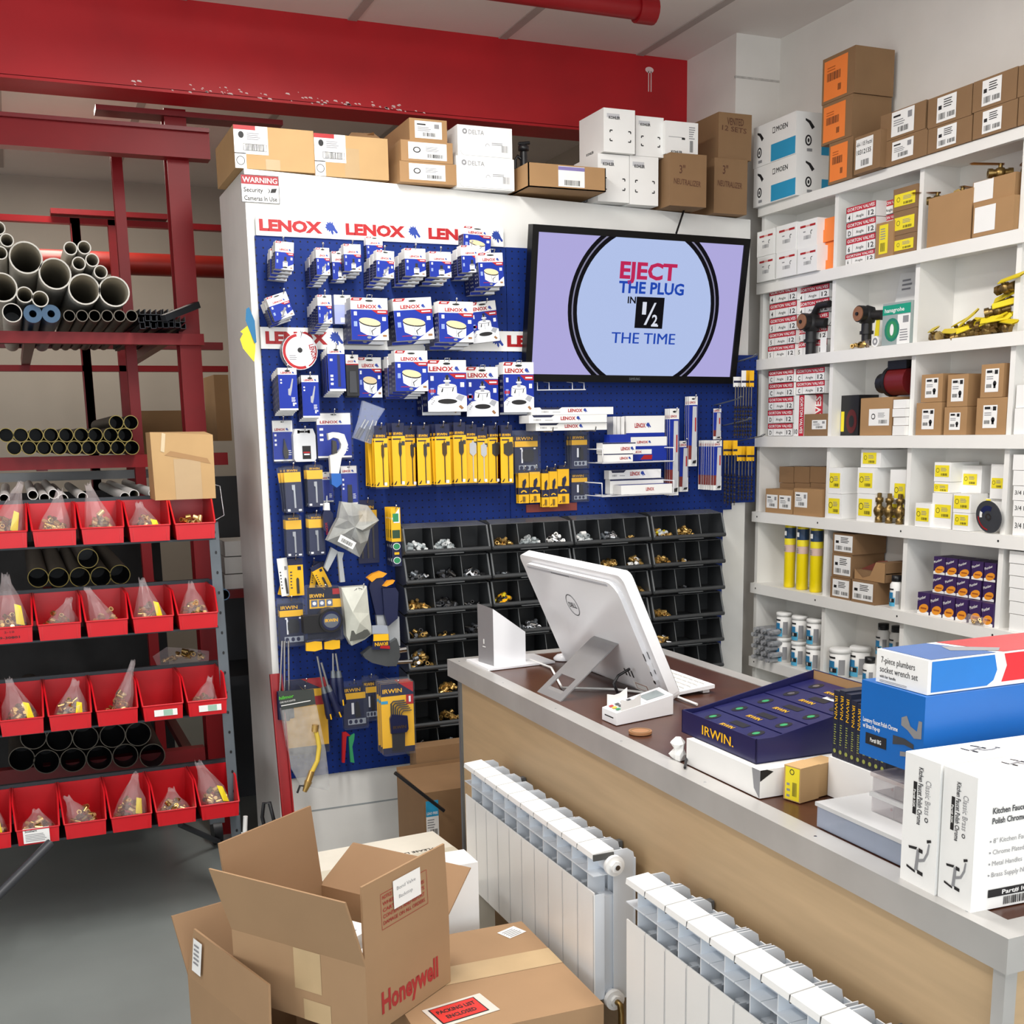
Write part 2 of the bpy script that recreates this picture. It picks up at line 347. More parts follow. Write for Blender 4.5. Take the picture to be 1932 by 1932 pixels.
# ---------------------------------------------------------------- right wall: pigeonhole shelving
SHZ = [2.529, 2.240, 1.943, 1.636, 1.329, 1.030, .716]     # tops of the shelves
YDIV = [4.09, 3.634, 3.198, 2.766, 2.33]
YEND = 2.05
t = thing('pigeonhole_shelving', 'white pigeonhole shelving along the right wall', 'shelving', (XS, 0, 0))
for i, z in enumerate(SHZ):
    b = MB(); b.box(0, .168, YEND, 4.10, z - .02, z, SHELFW); b.build('shelf', t)
    b = MB(); b.box(-.012, .006, YEND, 4.098, z - (.034 if i == 0 else .042), z - .0005, SHELFW)
    for y in (4.06, 3.66, 3.2, 2.76, 2.35):
        if i > 3: b.disc(Fr((-.012, 0, 0), (0, -1, 0), (0, 0, 1)), -y, z - .02, .004, .004, INK, n=8)
    b.build('rail', t)
for i in range(7):
    zt = SHZ[i] - .02; zb = SHZ[i + 1] if i < 6 else 0
    for k, y in enumerate(YDIV):
        b = MB(); b.box(.008, .168, y - .011, y + .009, zb, zt, SHELFW); b.build('divider', t)
b = MB(); b.box(.160, .169, YEND, 4.10, 0, SHZ[0], SHELFW); b.build('back_panel', t)
# ---------------------------------------------------------------- counter
ZC = .98; XC = 1.19; XC2 = 1.868; YC1 = 1.105; YC2 = 3.356
OAK = mat('oak_laminate', '#c2a57f', .5, var=.07, scale=3)
nt = OAK.node_tree; n = [x for x in nt.nodes if x.type == 'TEX_NOISE'][0]; mp = nt.nodes.new('ShaderNodeMapping'); mp.inputs['Scale'].default_value = (1, 1, 14)
nt.links.new(nt.nodes['Texture Coordinate'].outputs['Object'], mp.inputs[0]); nt.links.new(mp.outputs[0], n.inputs['Vector'])
METAL = mat('brushed_edge_strip', '#bab8b5', .36, .3, var=.1, scale=5)
TOPM = mat('brown_counter_top', '#4a291b', .3, var=.16, scale=14)
t = thing('shop_counter', 'long shop counter with oak front and metal edged brown top', 'counter', (XC, 0, 0))
D = XC2 - XC; e = .048
b = MB(); b.box(.01, D - .01, YC1 + .01, YC2 - .01, ZC - .05, ZC - .002, TOPM); b.build('worktop', t)
b = MB(); b.box(0, e, YC1, YC2, ZC - .053, ZC, METAL); b.box(D - e, D, YC1, YC2, ZC - .053, ZC, METAL); b.box(e, D - e, YC2 - e, YC2, ZC - .053, ZC, METAL); b.box(e, D - e, YC1, YC1 + e, ZC - .053, ZC, METAL)
for y in (1.2, 1.55, 1.9, 2.25, 2.6, 2.95, 3.3): b.cyl((e * .4, y, ZC - .001), (e * .4, y, ZC + .0008), .003, CHROME, n=8)
b.build('edge_strip', t)
b = MB(); b.box(.03, .048, YC1 + .03, YC2 - .035, .0, ZC - .05, OAK); b.box(.0285, .03, YC1 + .03, YC2 - .035, .655, .658, mat('oak_joint', '#a88660', .6)); b.build('front_panel', t)
b = MB(); b.box(.048, D - .03, YC1 + .03, YC1 + .048, 0, ZC - .05, OAK); b.build('end_panel', t)
b = MB(); b.box(.048, D - .03, YC2 - .053, YC2 - .035, 0, ZC - .05, OAK); b.build('end_panel', t)
b = MB(); b.box(.012, .034, YC1 + .012, YC1 + .034, 0, ZC - .05, METAL); b.build('corner_post', t)
b = MB(); b.box(.022, .034, YC2 - .045, YC2 - .03, 0, ZC - .05, ZINC); b.build('corner_post', t)
# ---------------------------------------------------------------- cartons: helpers
def fbox(pl, pr, pt, pb, Y):
    'front on a plane y=Y seen between pixel columns pl..pr, rows pt..pb taken at its left edge'
    a = PY(pl, pb, Y); c = PY(pl, pt, Y); d = PY(pr, (pt + pb) / 2, Y); return (a.x + d.x) / 2, d.x - a.x, a.z, c.z - a.z
YDV = [4.09, 3.634, 3.198, 2.766, 2.33, 1.9]
def sbox(pl, pr, pt, pb, X):
    a = PX(pl, pb, X); c = PX(pl, pt, X); d = PX(pr, (pt + pb) / 2, X); ya, yd = a.y, d.y; m = (ya + yd) / 2
    if c.z < 2.5:
        for i in range(5):
            if YDV[i + 1] < m < YDV[i]: ya = min(ya, YDV[i] - .0125); yd = max(yd, YDV[i + 1] + .0105)
    return (ya + yd) / 2, ya - yd, a.z, c.z - a.z
def sticker(b, w, h, a0, b0, a1, b1, base=PAPER, kind='bar'):
    'a paper label on the front, given in fractions of the front'
    f = front(w, h); A, B, W, H = a0 * w, b0 * h, (a1 - a0) * w, (b1 - b0) * h
    b.rect(f, A, B, A + W, B + H, base, .0008)
    L = .0012
    if kind == 'bar':
        b.bars(f, A + W * .3, B + H * .12, W * .45, H * .22, n=9, l=L); b.lines(f, A + W * .1, B + H * .42, W * .6, H * .28, 3, l=L); b.rect(f, A + W * .08, B + H * .76, A + W * .4, B + H * .84, INK, L); b.rect(f, A + W * .72, B + H * .6, A + W * .9, B + H * .86, GREYINK, L)
    elif kind == 'dense':
        b.lines(f, A + W * .35, B + H * .55, W * .6, H * .38, 4, INK, L); b.bars(f, A + W * .1, B + H * .1, W * .35, H * .25, n=8, l=L); b.rect(f, A + W * .08, B + H * .5, A + W * .25, B + H * .66, INK, L); b.bars(f, A + W * .55, B + H * .12, W * .38, H * .2, n=9, l=L)
    elif kind == 'part':
        b.rect(f, A + W * .1, B + H * .82, A + W * .5, B + H * .93, INK, L); b.text(f, '1', A + W * .55, B + H * .78, H * .13, INK, l=L); b.rect(f, A + W * .68, B + H * .76, A + W * .92, B + H * .94, INK, L); b.lines(f, A + W * .1, B + H * .55, W * .5, H * .18, 2, l=L)
        b.disc(f, A + W * .72, B + H * .36, W * .13, H * .12, INK, L, 10); b.rect(f, A + W * .64, B + H * .16, A + W * .8, B + H * .34, INK, L); b.bars(f, A + W * .1, B + H * .18, W * .4, H * .16, n=10, l=L)
    elif kind == 'print':
        b.lines(f, A + W * .45, B + H * .5, W * .45, H * .3, 4, l=L); b.bars(f, A + W * .5, B + H * .12, W * .4, H * .22, n=8, l=L); b.disc(f, A + W * .22, B + H * .55, W * .1, H * .18, INK, L, 12); b.disc(f, A + W * .22, B + H * .55, W * .07, H * .12, base, L + .0003, 12)
    elif kind == 'yellow':
        b.ringd(f, A + W * .2, B + H * .55, min(W, H) * .16, min(W, H) * .2, INK, L, 14); b.bars(f, A + W * .45, B + H * .1, W * .42, H * .2, n=9, l=L); b.lines(f, A + W * .42, B + H * .5, W * .5, H * .34, 3, l=L)
    elif kind == 'vert':
        b.bars(f, A + W * .2, B + H * .08, W * .5, H * .3, n=6, l=L); b.lines(f, A + W * .15, B + H * .5, W * .6, H * .42, 5, l=L)
    return b
def carton(name, label, cat, base, w, d, h, rz=0, m=CARD, stick=(), group=None, tape=None, extra=None, sub='label', rot=None):
    if rz == -R90 and base[2] < 2.5: d = min(d, XS + .1585 - base[0])
    t = thing(name, label, cat, base, rz, group, rot)
    b = MB(); b.box(-w / 2, w / 2, 0, d, 0, h, m)
    b.rect(topf(w, h), 0, d * .5 - .0012, w, d * .5 + .0012, INK if m in (CARD, CARDD, CARDL) else GREYINK, .0004)
    if extra and extra[0] is None: extra[1](b, w, d, h)
    b.build('body', t)
    for s in stick:
        q = MB(); sticker(q, w, h, *s); q.build(sub, t)
    if tape:
        q = MB(); q.rect(front(w, h), w * tape[0], h * tape[1], w * tape[2], h * tape[3], TAPE, .0005); q.rect(topf(w, h), w * tape[0], 0, w * tape[2], d, TAPE, .0005); q.build('tape', t)
    if extra and extra[0]:
        q = MB(); extra[1](q, w, d, h); q.build(extra[0], t)
    return t
ZD = None
def dtop(name, label, pl, pr, pt, pb, Y, d, m=CARD, z=None, snap=True, **k):
    x, w, z0, h = fbox(pl, pr, pt, pb, Y)
    if z is None: z = 2.5458 - .0306 * (x - w / 2 - .79); h = z0 + h - z
    t = carton(name, label, 'box', (x, Y, z), w, d, h, 0, m, **k); return t, z + h
# ---------------------------------------------------------------- boxes on top of the partition
def stk(q, w, d, h):
    f = front(w, h); L = .0008
    q.rect(f, 0, h * .34, w * .42, h, PAPER, L); q.rect(f, 0, 0, w * .14, h * .36, PAPER, L); q.rect(f, 0, h * .9, w * .27, h, PRED, .0012)
    q.ringd(f, w * .07, h * .18, w * .045, w * .053, INK, .0012, 18); q.lines(f, w * .16, h * .68, w * .22, h * .18, 4, l=.0012); q.disc(f, w * .09, h * .78, w * .035, h * .08, INK, .0012)
    q.rect(f, w * .11, h * .42, w * .4, h * .58, INK, .0012); q.rect(f, w * .115, h * .43, w * .395, h * .57, PAPER, .0015); q.bars(f, w * .14, h * .43, w * .23, h * .14, n=16, l=.0018)
dtop('carton', 'long brown carton at the left end of the partition top with red topped label', 444, 592, 235, 314, 4.105, .36, CARDL, extra=('label', stk), tape=(.38, 0, .56, .25))
t, _ = dtop('carton', 'brown carton with torn raised flap and red topped label on the partition', 595, 732, 251, 324, 4.10, .34, CARDL, extra=('label', stk), tape=(.40, 0, .60, .7))
b = MB(); b.add([(0, .05, .141), (.11, .02, .141), (.1, .06, .165), (.03, .10, .172)], [(0, 1, 2, 3)], CARDD); b.add([(.02, .12, .142), (.12, .1, .142), (.09, .03, .162)], [(0, 1, 2)], CARD); b.build('torn_flap', t)
_, z = dtop('carton', 'bottom one of three labelled brown boxes stacked on the partition', 755, 861, 303, 343, 4.06, .3, stick=[(.16, .14, .80, .92, PAPER, 'print')])
_, z = dtop('carton', 'middle one of three labelled brown boxes stacked on the partition', 757, 854, 262, 302, 4.06, .3, z=z + .001, stick=[(.14, .12, .88, .92, PAPER, 'print')])
dtop('carton', 'top one of three labelled brown boxes stacked on the partition', 773, 843, 217, 260, 4.07, .3, z=z + .001, stick=[(.14, .14, .86, .90, PAPER, 'bar')])
def delta(b, w, d, h):
    f = front(w, h); b.text(f, 'DELTA', w * .2, h * .72, h * .15, GREYINK, w=w * .28); b.ringd(f, w * .13, h * .8, h * .04, h * .09, GREYINK, .0008, 12)
    b.rect(f, w * .45, h * .15, w * .95, h * .55, mat('label_pale', '#f8f8f6', .5), .0008); b.bars(f, w * .8, h * .2, w * .12, h * .22, GREYINK, 7, .0012); b.lines(f, w * .62, h * .42, w * .2, h * .1, 2, l=.0012); b.ringd(f, w * .54, h * .38, h * .06, h * .075, GREYINK, .0012, 12, 0, 200)
    b.ringd(f, w * .12, h * .17, h * .13, h * .14, GREYINK, .0006, 8, 180, 270); b.rect(f, w * .12, h * .03, w * .97, h * .038, GREYINK)
_, z = dtop('faucet_box', 'lower white faucet box with grey lettering on the partition', 862, 970, 293, 350, 4.06, .22, PAPER, extra=(None, delta))
dtop('faucet_box', 'upper white faucet box with grey lettering on the partition', 864, 966, 232, 291, 4.065, .22, PAPER, z=z + .001, extra=(None, delta))
# tilted open carton with a faucet poking out
x, w, z0, h = fbox(997, 1143, 301, 347, 3.985)
t = thing('open_carton', 'shallow open brown carton with purple topped label overhanging the partition', 'box', (x, 3.985, 2.526))
b = MB(); d = .34; q = .004
b.box(-w / 2, w / 2, 0, d, 0, q, CARD); b.box(-w / 2, w / 2, 0, q, 0, h, CARD); b.box(-w / 2, w / 2, d - q, d, 0, h, CARD); b.box(-w / 2, -w / 2 + q, 0, d, 0, h, CARD); b.box(w / 2 - q, w / 2, 0, d, 0, h, CARD); b.build('body', t)
b = MB(); b.rect(front(w, h), w * .38, h * .1, w * .72, h * .95, PAPER); b.rect(front(w, h), w * .38, h * .78, w * .72, h * .93, mat('label_purple', '#8478b0', .6), .001); b.bars(front(w, h), w * .46, h * .16, w * .2, h * .22, n=12, l=.0012); b.build('label', t)
p = PY(988, 300, 4.16); t = thing('faucet', 'black faucet poking out of the open carton on the partition', 'faucet', (p.x, 4.16, 2.532))
b = MB(); b.cyl((0, 0, 0), (0, 0, .15), .014, BLACK); b.lathe([(.001, .15), (.02, .155), (.02, .17), (.001, .18)], BLACK); b.build('body', t)
b = MB(); b.tube([(0, 0, .12), (-.025, 0, .135), (-.034, 0, .12), (-.034, 0, .09)], .006, BLACK); b.build('spout', t)
b = MB(); b.cyl((-.02, 0, .178), (.024, 0, .184), .006, BLACK); b.build('handle', t)
def kohler(b, w, d, h):
    f = front(w, h); b.rect(f, w * .1, h * .79, w * .5, h * .88, mat('print_pale', '#c9c9cc', .6)); b.text(f, 'KOHLER', w * .16, h * .76, h * .065, INK, w=w * .36, bold=1.4, l=.001)
    for sx, sy, x, y in ((1, 1, .2, .26), (-1, 1, .86, .26), (1, -1, .2, .5), (-1, -1, .86, .5)):
        b.rect(f, *sorted((x * w, (x + .08 * sx) * w))[:1], y * h - .002, max(x * w, (x + .08 * sx) * w), y * h + .002, INK); b.rect(f, x * w - .002, min(y * h, (y + .05 * sy) * h), x * w + .002, max(y * h, (y + .05 * sy) * h), INK)
    g = leftf(w, d); b.text(g, 'KOHLER', d * .3, h * .07, h * .06, INK, w=d * .3, bold=1)
_, z = dtop('faucet_box', 'left lower white box with black corner marks in the partition stack', 1128, 1187, 289, 366, 4.05, .2, PAPER, extra=(None, kohler))
_, z2 = dtop('faucet_box', 'right lower white box with black corner marks in the partition stack', 1188, 1242, 293, 370, 4.05, .2, PAPER, extra=(None, kohler))
z = max(z, z2) + .001
dtop('faucet_box', 'tall upper left white box with black corner marks on the stack', 1139, 1198, 201, 284, 4.03, .2, PAPER, z=z, extra=(None, kohler))
dtop('faucet_box', 'upper right white box with black corner marks on the stack', 1199.5, 1252, 208, 284, 4.05, .2, PAPER, z=z, extra=(None, kohler))
def neut(t1, t2, y1=.62, y2=.42):
    def f_(b, w, d, h):
        f = front(w, h); m = mat('marker_brown', '#5a3524', .7)
        b.text(f, t1, w * .25, h * y1, h * .16, m, w=w * .16 if len(t1) < 3 else w * .5, bold=.4); b.text(f, t2, w * .1, h * y2, h * .11, m, w=w * .74, bold=.3, rot=-.06)
    return f_
_, z = dtop('carton', 'brown carton with marker writing below the small white box', 1264, 1333, 287, 366, 4.0, .2, CARDD, extra=(None, neut('3"', 'NEUTRALIZER')))
def kohl2(b, w, d, h):
    f = front(w, h); b.text(f, 'KOHLER', w * .18, h * .04, h * .08, INK, w=w * .34, bold=1.4); b.rect(f, w * .1, h * .52, w * .58, h * .535, GREYINK); b.rect(f, w * .5, h * .46, w * .6, h * .52, INK, .001); b.bars(f, w * .75, h * .1, w * .1, h * .35, n=4); b.lines(f, w * .72, h * .5, w * .2, h * .4, 6)
dtop('faucet_box', 'small white printed box on the marked brown carton', 1255, 1317, 221, 284, 4.03, .16, PAPER, z=z + .001, extra=(None, kohl2))
_, z = dtop('carton', 'lower brown carton with marker writing at the right end of the partition', 1347, 1410, 297, 374, 4.05, .24, CARDD, extra=(None, neut('3"', 'NEUTRALIZER', .72, .5)))
dtop('carton', 'upper brown carton with faint marker writing at the partition right end', 1355, 1418, 208, 296, 4.06, .24, CARDD, z=z + .001, extra=(None, neut('VENTED', '12 SETS', .74, .62)))
# ---------------------------------------------------------------- goods on and in the pigeonholes
def sh(name, label, cat, row, pl, pr, pt, pb, X=XS + .004, d=.145, m=CARD, z=None, **k):
    y, w, z0, h = sbox(pl, pr, pt, pb, X); base = SHZ[row] if z is None else z
    if z is None: h = z0 + h - base
    t = carton(name, label, cat, (X, y, base + .0006), w, d, h, -R90, m, **k); return base + h + .0012
def stack(name, row, pl, pr, tops, labels, X=XS + .004, d=.145, m=CARD, cat='box', **k):
    'a column of boxes; tops = pixel rows of their tops from the bottom box up'
    y = sbox(pl, pr, tops[0], tops[0] + 10, X); z = SHZ[row]
    for i, pt in enumerate(tops):
        zt = PX(pl, pt, X).z; carton(name, labels[i], cat, (X, y[0], z + .0006), y[1], d, zt - z - .0012, -R90, m, **k); z = zt
    return z
# --- on the very top
def moen(b, w, d, h):
    f = front(w, h); g = rightf(w); W2 = .40
    b.rect(f, w * .43, h * .02, w * .995, h * .43, CYAN); b.text(f, 'MOEN', w * .55, h * .7, h * .13, INK, w=w * .26, bold=1.2); b.rect(f, w * .46, h * .69, w * .52, h * .83, INK); b.rect(f, w * .47, h * .71, w * .51, h * .81, PAPER, .001)
    for fr, a in ((f, w * .15), (g, d * .3)):
        b.disc(fr, a, h * .34, h * .1, h * .13, INK); b.disc(fr, a, h * .34, h * .06, h * .09, PAPER, .0009); b.disc(fr, a, h * .34, h * .03, h * .05, INK, .0012)
        b.poly(fr, [(a - h * .1, h * .85), (a + h * .05, h * .8), (a + h * .18, h * .66), (a + h * .1, h * .6), (a, h * .74), (a - h * .1, h * .8)], INK); b.rect(fr, a - h * .04, h * .08, a + h * .12, h * .15, GREYINK)
    b.rect(g, d * .62, h * .02, d * .995, h * .43, CYAN)
z = sh('shower_box', 'lower white shower box with blue panel on the top shelf corner', 'box', 0, 1421, 1501, 320, 396, XS - .03, .19, PAPER, extra=(None, moen))
sh('shower_box', 'upper white shower box with blue panel on the top shelf corner', 'box', 0, 1421, 1501, 243, 319, XS - .03, .19, PAPER, z=z, extra=(None, moen))
def orl(q, w, d, h):
    f = front(w, h); q.rect(f, w * .06, h * .06, w * .78, h * .92, ORANGE); q.bars(f, w * .16, h * .46, w * .42, h * .18, n=14, l=.001); q.lines(f, w * .16, h * .68, w * .25, h * .12, 2, mat('orange_print', '#c25f20', .6), .001); q.bars(f, w * .5, h * .2, w * .1, h * .14, n=4, l=.001)
z = SHZ[0]
for lab, pl, pr, pt, pb in (('bottom', 1562, 1608, 283, 360), ('middle', 1549, 1607, 208, 284), ('top', 1550, 1612, 121, 206)):
    z = sh('carton', lab + ' brown carton with big orange label in the corner stack', 'box', 0, pl, pr, pt, pb, XS - .02, .17, CARDD, z=z, extra=('label', orl))
def frac(q, w, d, h):
    f = front(w, h); q.rect(f, w * .06, h * .12, w * .72, h * .92, PAPER); q.text(f, '10312135', w * .1, h * .5, h * .13, INK, w=w * .55, bold=.8); q.text(f, '-6A-1 105 Fractnl', w * .08, h * .72, h * .12, INK, w=w * .6, bold=.5); q.bars(f, w * .28, h * .18, w * .3, h * .16, n=9)
sh('carton', 'small brown carton with numbered white label leaning by the orange labels', 'box', 0, 1610, 1660, 262, 348, XS - .045, .06, CARDD, extra=('label', frac))
for lab, pts in (('tilted', (1661, 1738, 215, 262)), ):
    z = sh('carton', 'lower labelled brown carton left of the twin stacks on the top shelf', 'box', 0, 1664, 1748, 271, 330, XS - .02, .17, CARDD, stick=[(.22, .16, .70, .88, PAPER, 'bar')])
    sh('carton', 'upper slightly turned labelled brown carton left of the twin stacks', 'box', 0, 1660, 1745, 219, 270, XS - .02, .17, CARDD, z=z, stick=[(.26, .08, .76, .96, PAPER, 'bar')])
for lab, pl, pr, a, m_, bt in (('left', 1749, 1832, 190, 246, 305), ('middle', 1834, 1917, 158, 215, 279), ('right', 1919, 1990, 128, 186, 250)):
    z = sh('carton', 'lower brown carton of the %s twin stack on the top shelf' % lab, 'box', 0, pl, pr, m_, bt, XS - .02, .17, CARDD, stick=[(.22, .1, .66, .92, PAPER, 'dense')])
    sh('carton', 'upper brown carton of the %s twin stack on the top shelf' % lab, 'box', 0, pl, pr, a, m_, XS - .02, .17, CARDD, z=z, stick=[(.22, .1, .66, .92, PAPER, 'dense')])
# --- first row
def whred(b, w, d, h):
    f = front(w, h); b.rect(f, w * .14, h * .74, w * .42, h * .82, PRED); b.rect(f, w * .64, h * .74, w * .92, h * .82, PRED); b.rect(f, w * .42, h * .75, w * .64, h * .81, mat('print_pink', '#e2a49c', .6)); b.bars(f, w * .34, h * .3, w * .36, h * .14, GREYINK, 8); b.ringd(f, w * .74, h * .52, h * .05, h * .08, INK, .0008, 8, 60, 250); b.rect(f, w * .3, h * .56, w * .42, h * .6, GREYINK)
for i, (pl, pr, pt, pm, pb) in enumerate(((1428, 1460, 440, 487, 533), (1464, 1502, 429, 479, 526), (1504, 1541, 420, 471, 519))):
    n = ('left', 'middle', 'right')[i]
    z = sh('valve_box', 'lower %s white box with red strip in the first pigeonhole' % n, 'box', 1, pl, pr, pm, pb, XS - .028, .15, PAPER, extra=(None, whred))
    sh('valve_box', 'upper %s white box with red strip in the first pigeonhole' % n, 'box', 1, pl, pr, pt, pm, XS - .028 + .004 * i, .15, PAPER, z=z, extra=(None, whred))
z = SHZ[1]
for n, pl, pr, pt, X in (('bottom', 1545, 1576, 494, XS + .012), ('third', 1550, 1576, 460, XS + .02), ('second', 1542, 1576, 437, XS + .009), ('top', 1548, 1576, 415, XS + .014)):
    zt = PX(pl, pt, X).z; y, w, _, _ = sbox(pl, pr, pt, pt + 5, X); carton('orange_box', n + ' orange box of the pile beside the white red-striped boxes', 'box', (X, y, z + .0006), w, .13, zt - z - .001, -R90, ORANGE); z = zt
GRED = mat('print_crimson', '#c21f35', .5, var=.03)
def gorton(code, vert=False):
    def f_(b, w, d, h):
        f = front(w, h); b.rect(f, 0, h * .6, w, h, GRED); b.text(f, 'GORTON VALVES', w * .04, h * .7, h * .22, PAPER, w=w * .92, bold=1, l=.0011)
        b.text(f, code, w * .07, h * .12, h * .34, INK, bold=.6); b.text(f, '12', w * .76, h * .14, h * .34, INK, w=w * .18, bold=.6); b.text(f, 'Angle', w * .34, h * .2, h * .2, INK, w=w * .26)
        for x in (.22, .7): b.rect(f, w * x, 0, w * x + .001, h * .6, INK)
        for r in ((0, 0, w, .001), (0, 0, .001, h), (w - .001, 0, w, h)): b.rect(f, *r, INK, .001)
    return f_
def gstack(where, row, pl, pr, tops, codes, X=XS + .004, d=.14):
    n = len(tops); z = SHZ[row]; y, w, _, _ = sbox(pl, pr, tops[0], tops[0] + 10, X)
    for i, pt in enumerate(tops):
        zt = PX(pl, pt, X).z
        carton('valve_box', 'red topped valve box, %s, in the %s' % (('bottom one' if i == 0 else 'top one' if i == n - 1 else ORD[i] + ' from bottom'), where), 'box', (X + .003 * R.random(), y + .003 * R.uniform(-1, 1), z + .0006), w, d, zt - z - .0025, -R90, PAPER, extra=(None, gorton(codes[i]))); z = zt
gstack('left stack of the top middle pigeonhole', 1, 1594, 1649, [481, 451, 422, 393], '66D4')
gstack('right stack of the top middle pigeonhole', 1, 1652, 1700, [462, 437, 411, 384], '6644', XS + .05, .09)
z = SHZ[1]
for n, pt in (('bottom', 446), ('middle', 401), ('top', 358)):
    zt = PX(1687, pt, XS).z; y, w, _, _ = sbox(1686, 1733, pt, pt + 5, XS); carton('valve_carton', n + ' brown carton with wide yellow label in the top middle pigeonhole', 'box', (XS, y, z + .0006), w, .12, zt - z - .001, -R90, CARDD, stick=[(.06, .2, .94, .74, LYEL, 'yellow')]); z = zt
sh('valve_carton', 'narrow brown carton with upright yellow label in the top middle pigeonhole', 'box', 1, 1651, 1685, 424, 492, XS - .006, .05, CARD, stick=[(.2, .1, .7, .93, LYEL, 'vert')])
sh('open_carton', 'wide brown carton topped with brass fittings in the top right pigeonhole', 'box', 1, 1748, 1832, 377, 468, XS - .006, .15, CARD)
z = sh('carton', 'lower brown carton with square white label in the top right pigeonhole', 'box', 1, 1834, 1912, 387, 446, XS - .012, .15, CARD, stick=[(.04, .12, .56, .88, PAPER, 'none')])
sh('carton', 'upper brown carton with square white label in the top right pigeonhole', 'box', 1, 1834, 1914, 345, 387, XS + .0, .14, CARD, z=z, stick=[(.02, .1, .5, .98, PAPER, 'none')])
def valve(name, label, loc, rz, s=1, hm=None, tilt=(0, 0), group=None, m=BRASSD):
    'small ball valve with a lever'
    t = thing(name, label, 'valve', loc, group=group, rot=(tilt[0], tilt[1], rz)); t.scale = (s, s, s)
    b = MB(); b.cyl((-.03, 0, .016), (.03, 0, .016), .010, m, n=10); b.lathe([(.001, -.016), (.012, -.012), (.016, 0), (.012, .012), (.001, .016)], m, (0, 0, .016), 10)
    for x in (-.033, .021): b.hollow((x, 0, .016), (x + .012, 0, .016), .014, .008, m, n=6)
    b.build('body', t)
    b = MB(); b.cyl((0, 0, .028), (0, 0, .040), .006, m, n=8); b.build('stem', t)
    b = MB(); b.add([(-.01, -.008, .04), (.075, -.010, .045), (.085, 0, .045), (.075, .010, .045), (-.01, .008, .04)], [(0, 1, 2, 3, 4)], hm or YEL); b.add([(-.01, -.008, .04), (.075, -.010, .045), (.075, -.010, .042), (-.01, -.008, .037)], [(0, 3, 2, 1)], hm or YEL); b.add([(-.01, -.008, .037), (.075, -.010, .042), (.085, 0, .042), (.075, .010, .042), (-.01, .008, .037)], [(4, 3, 2, 1, 0)], hm or YEL); b.build('lever', t)
    return t
OCHRE = mat('ochre_lever', '#b5792a', .5)
p = PX(1765, 372, XS + .06); valve('ball_valve', 'brass valve with ochre lever lying on the wide carton', (XS + .05, p.y - .02, PX(1790, 374, XS).z + .0), 2.4, 1, OCHRE)
valve('ball_valve', 'brass valve turned across on the wide carton, without lever showing', (XS + .09, p.y - .09, PX(1790, 374, XS).z), .4, 1.2, OCHRE)
zt = PX(1834, 345, XS).z
valve('ball_valve', 'front brass valve on the upper right carton', (XS + .04, PX(1868, 330, XS).y, zt), 2.6, 1.1, OCHRE)
valve('ball_valve', 'rear brass valve on the upper right carton', (XS + .10, PX(1890, 330, XS).y, zt), .9, 1.2, OCHRE)
# --- second row
gstack('left stack of the second left pigeonhole', 2, 1449, 1500, [654, 629, 602, 575, 549], '55544', XS + .012)
gstack('right stack of the second left pigeonhole', 2, 1503, 1561, [646, 622, 597, 571, 545], '55444', XS + .03, .12)
RUSTD = mat('rust_disc', '#96674a', .6, var=.15); IRON = mat('black_iron', '#2b2a2b', .45, .4)
def radvalve(label, py, X, z, s, mirror=1, handle=True):
    t = thing('radiator_valve', label, 'valve', (X, py, z), -R90); t.scale = (s, s, s)
    b = MB(); b.cyl((0, 0, 0), (0, 0, .05), .020, IRON, n=8); b.cyl((0, 0, .045), (0, 0, .058), .028, IRON, n=8); b.cyl((0, 0, .05), (0, 0, .10), .022, IRON); b.lathe([(.001, -.04), (.03, -.03), (.038, 0), (.03, .03), (.001, .04)], IRON, (0, 0, .12), 14); b.cyl((0, 0, .12), (.07 * mirror, .02, .115), .02, IRON); b.build('body', t)
    b = MB(); b.cyl((0, -.045, .125), (0, -.02, .125), .033, IRON, n=18); b.cyl((0, -.050, .125), (0, -.045, .125), .029, RUSTD, n=18); b.cyl((0, -.056, .125), (0, -.05, .125), .007, IRON, n=8); b.build('cap', t)
    if handle:
        b = MB(); b.tube([(.0, .01, .15), (.03 * mirror, .01, .185), (.1 * mirror, .01, .185)], .014, IRON, 8); b.build('elbow', t)
    return t
p = PX(1515, 668, XS - .03); radvalve('black valve with brown disc and white tag before the red topped boxes', p.y, XS + .004, SHZ[2], .95)
t = thing('price_tag', 'white paper tag hanging in front of the red topped boxes', 'tag', (XS - .0, PX(1553, 668, XS).y, SHZ[2] + .001), -R90); b = MB(); b.box(-.018, .018, -.001, 0, 0, .055, PAPER); b.build('tag', t); b = MB(); b.tube([(0, 0, .055), (.004, .004, .075), (.0, .03, .11)], .0008, INK, 4); b.build('string', t)
p = PX(1613, 648, XS - .01); radvalve('black valve with brown disc standing beside the green and grey box', p.y, XS + .04, SHZ[2] + .012, .88, 1, False)
t = thing('fitting_bag', 'small bag of brass fittings at the foot of the black valve', 'bag', (XS + .012, p.y + .005, SHZ[2]), -R90)
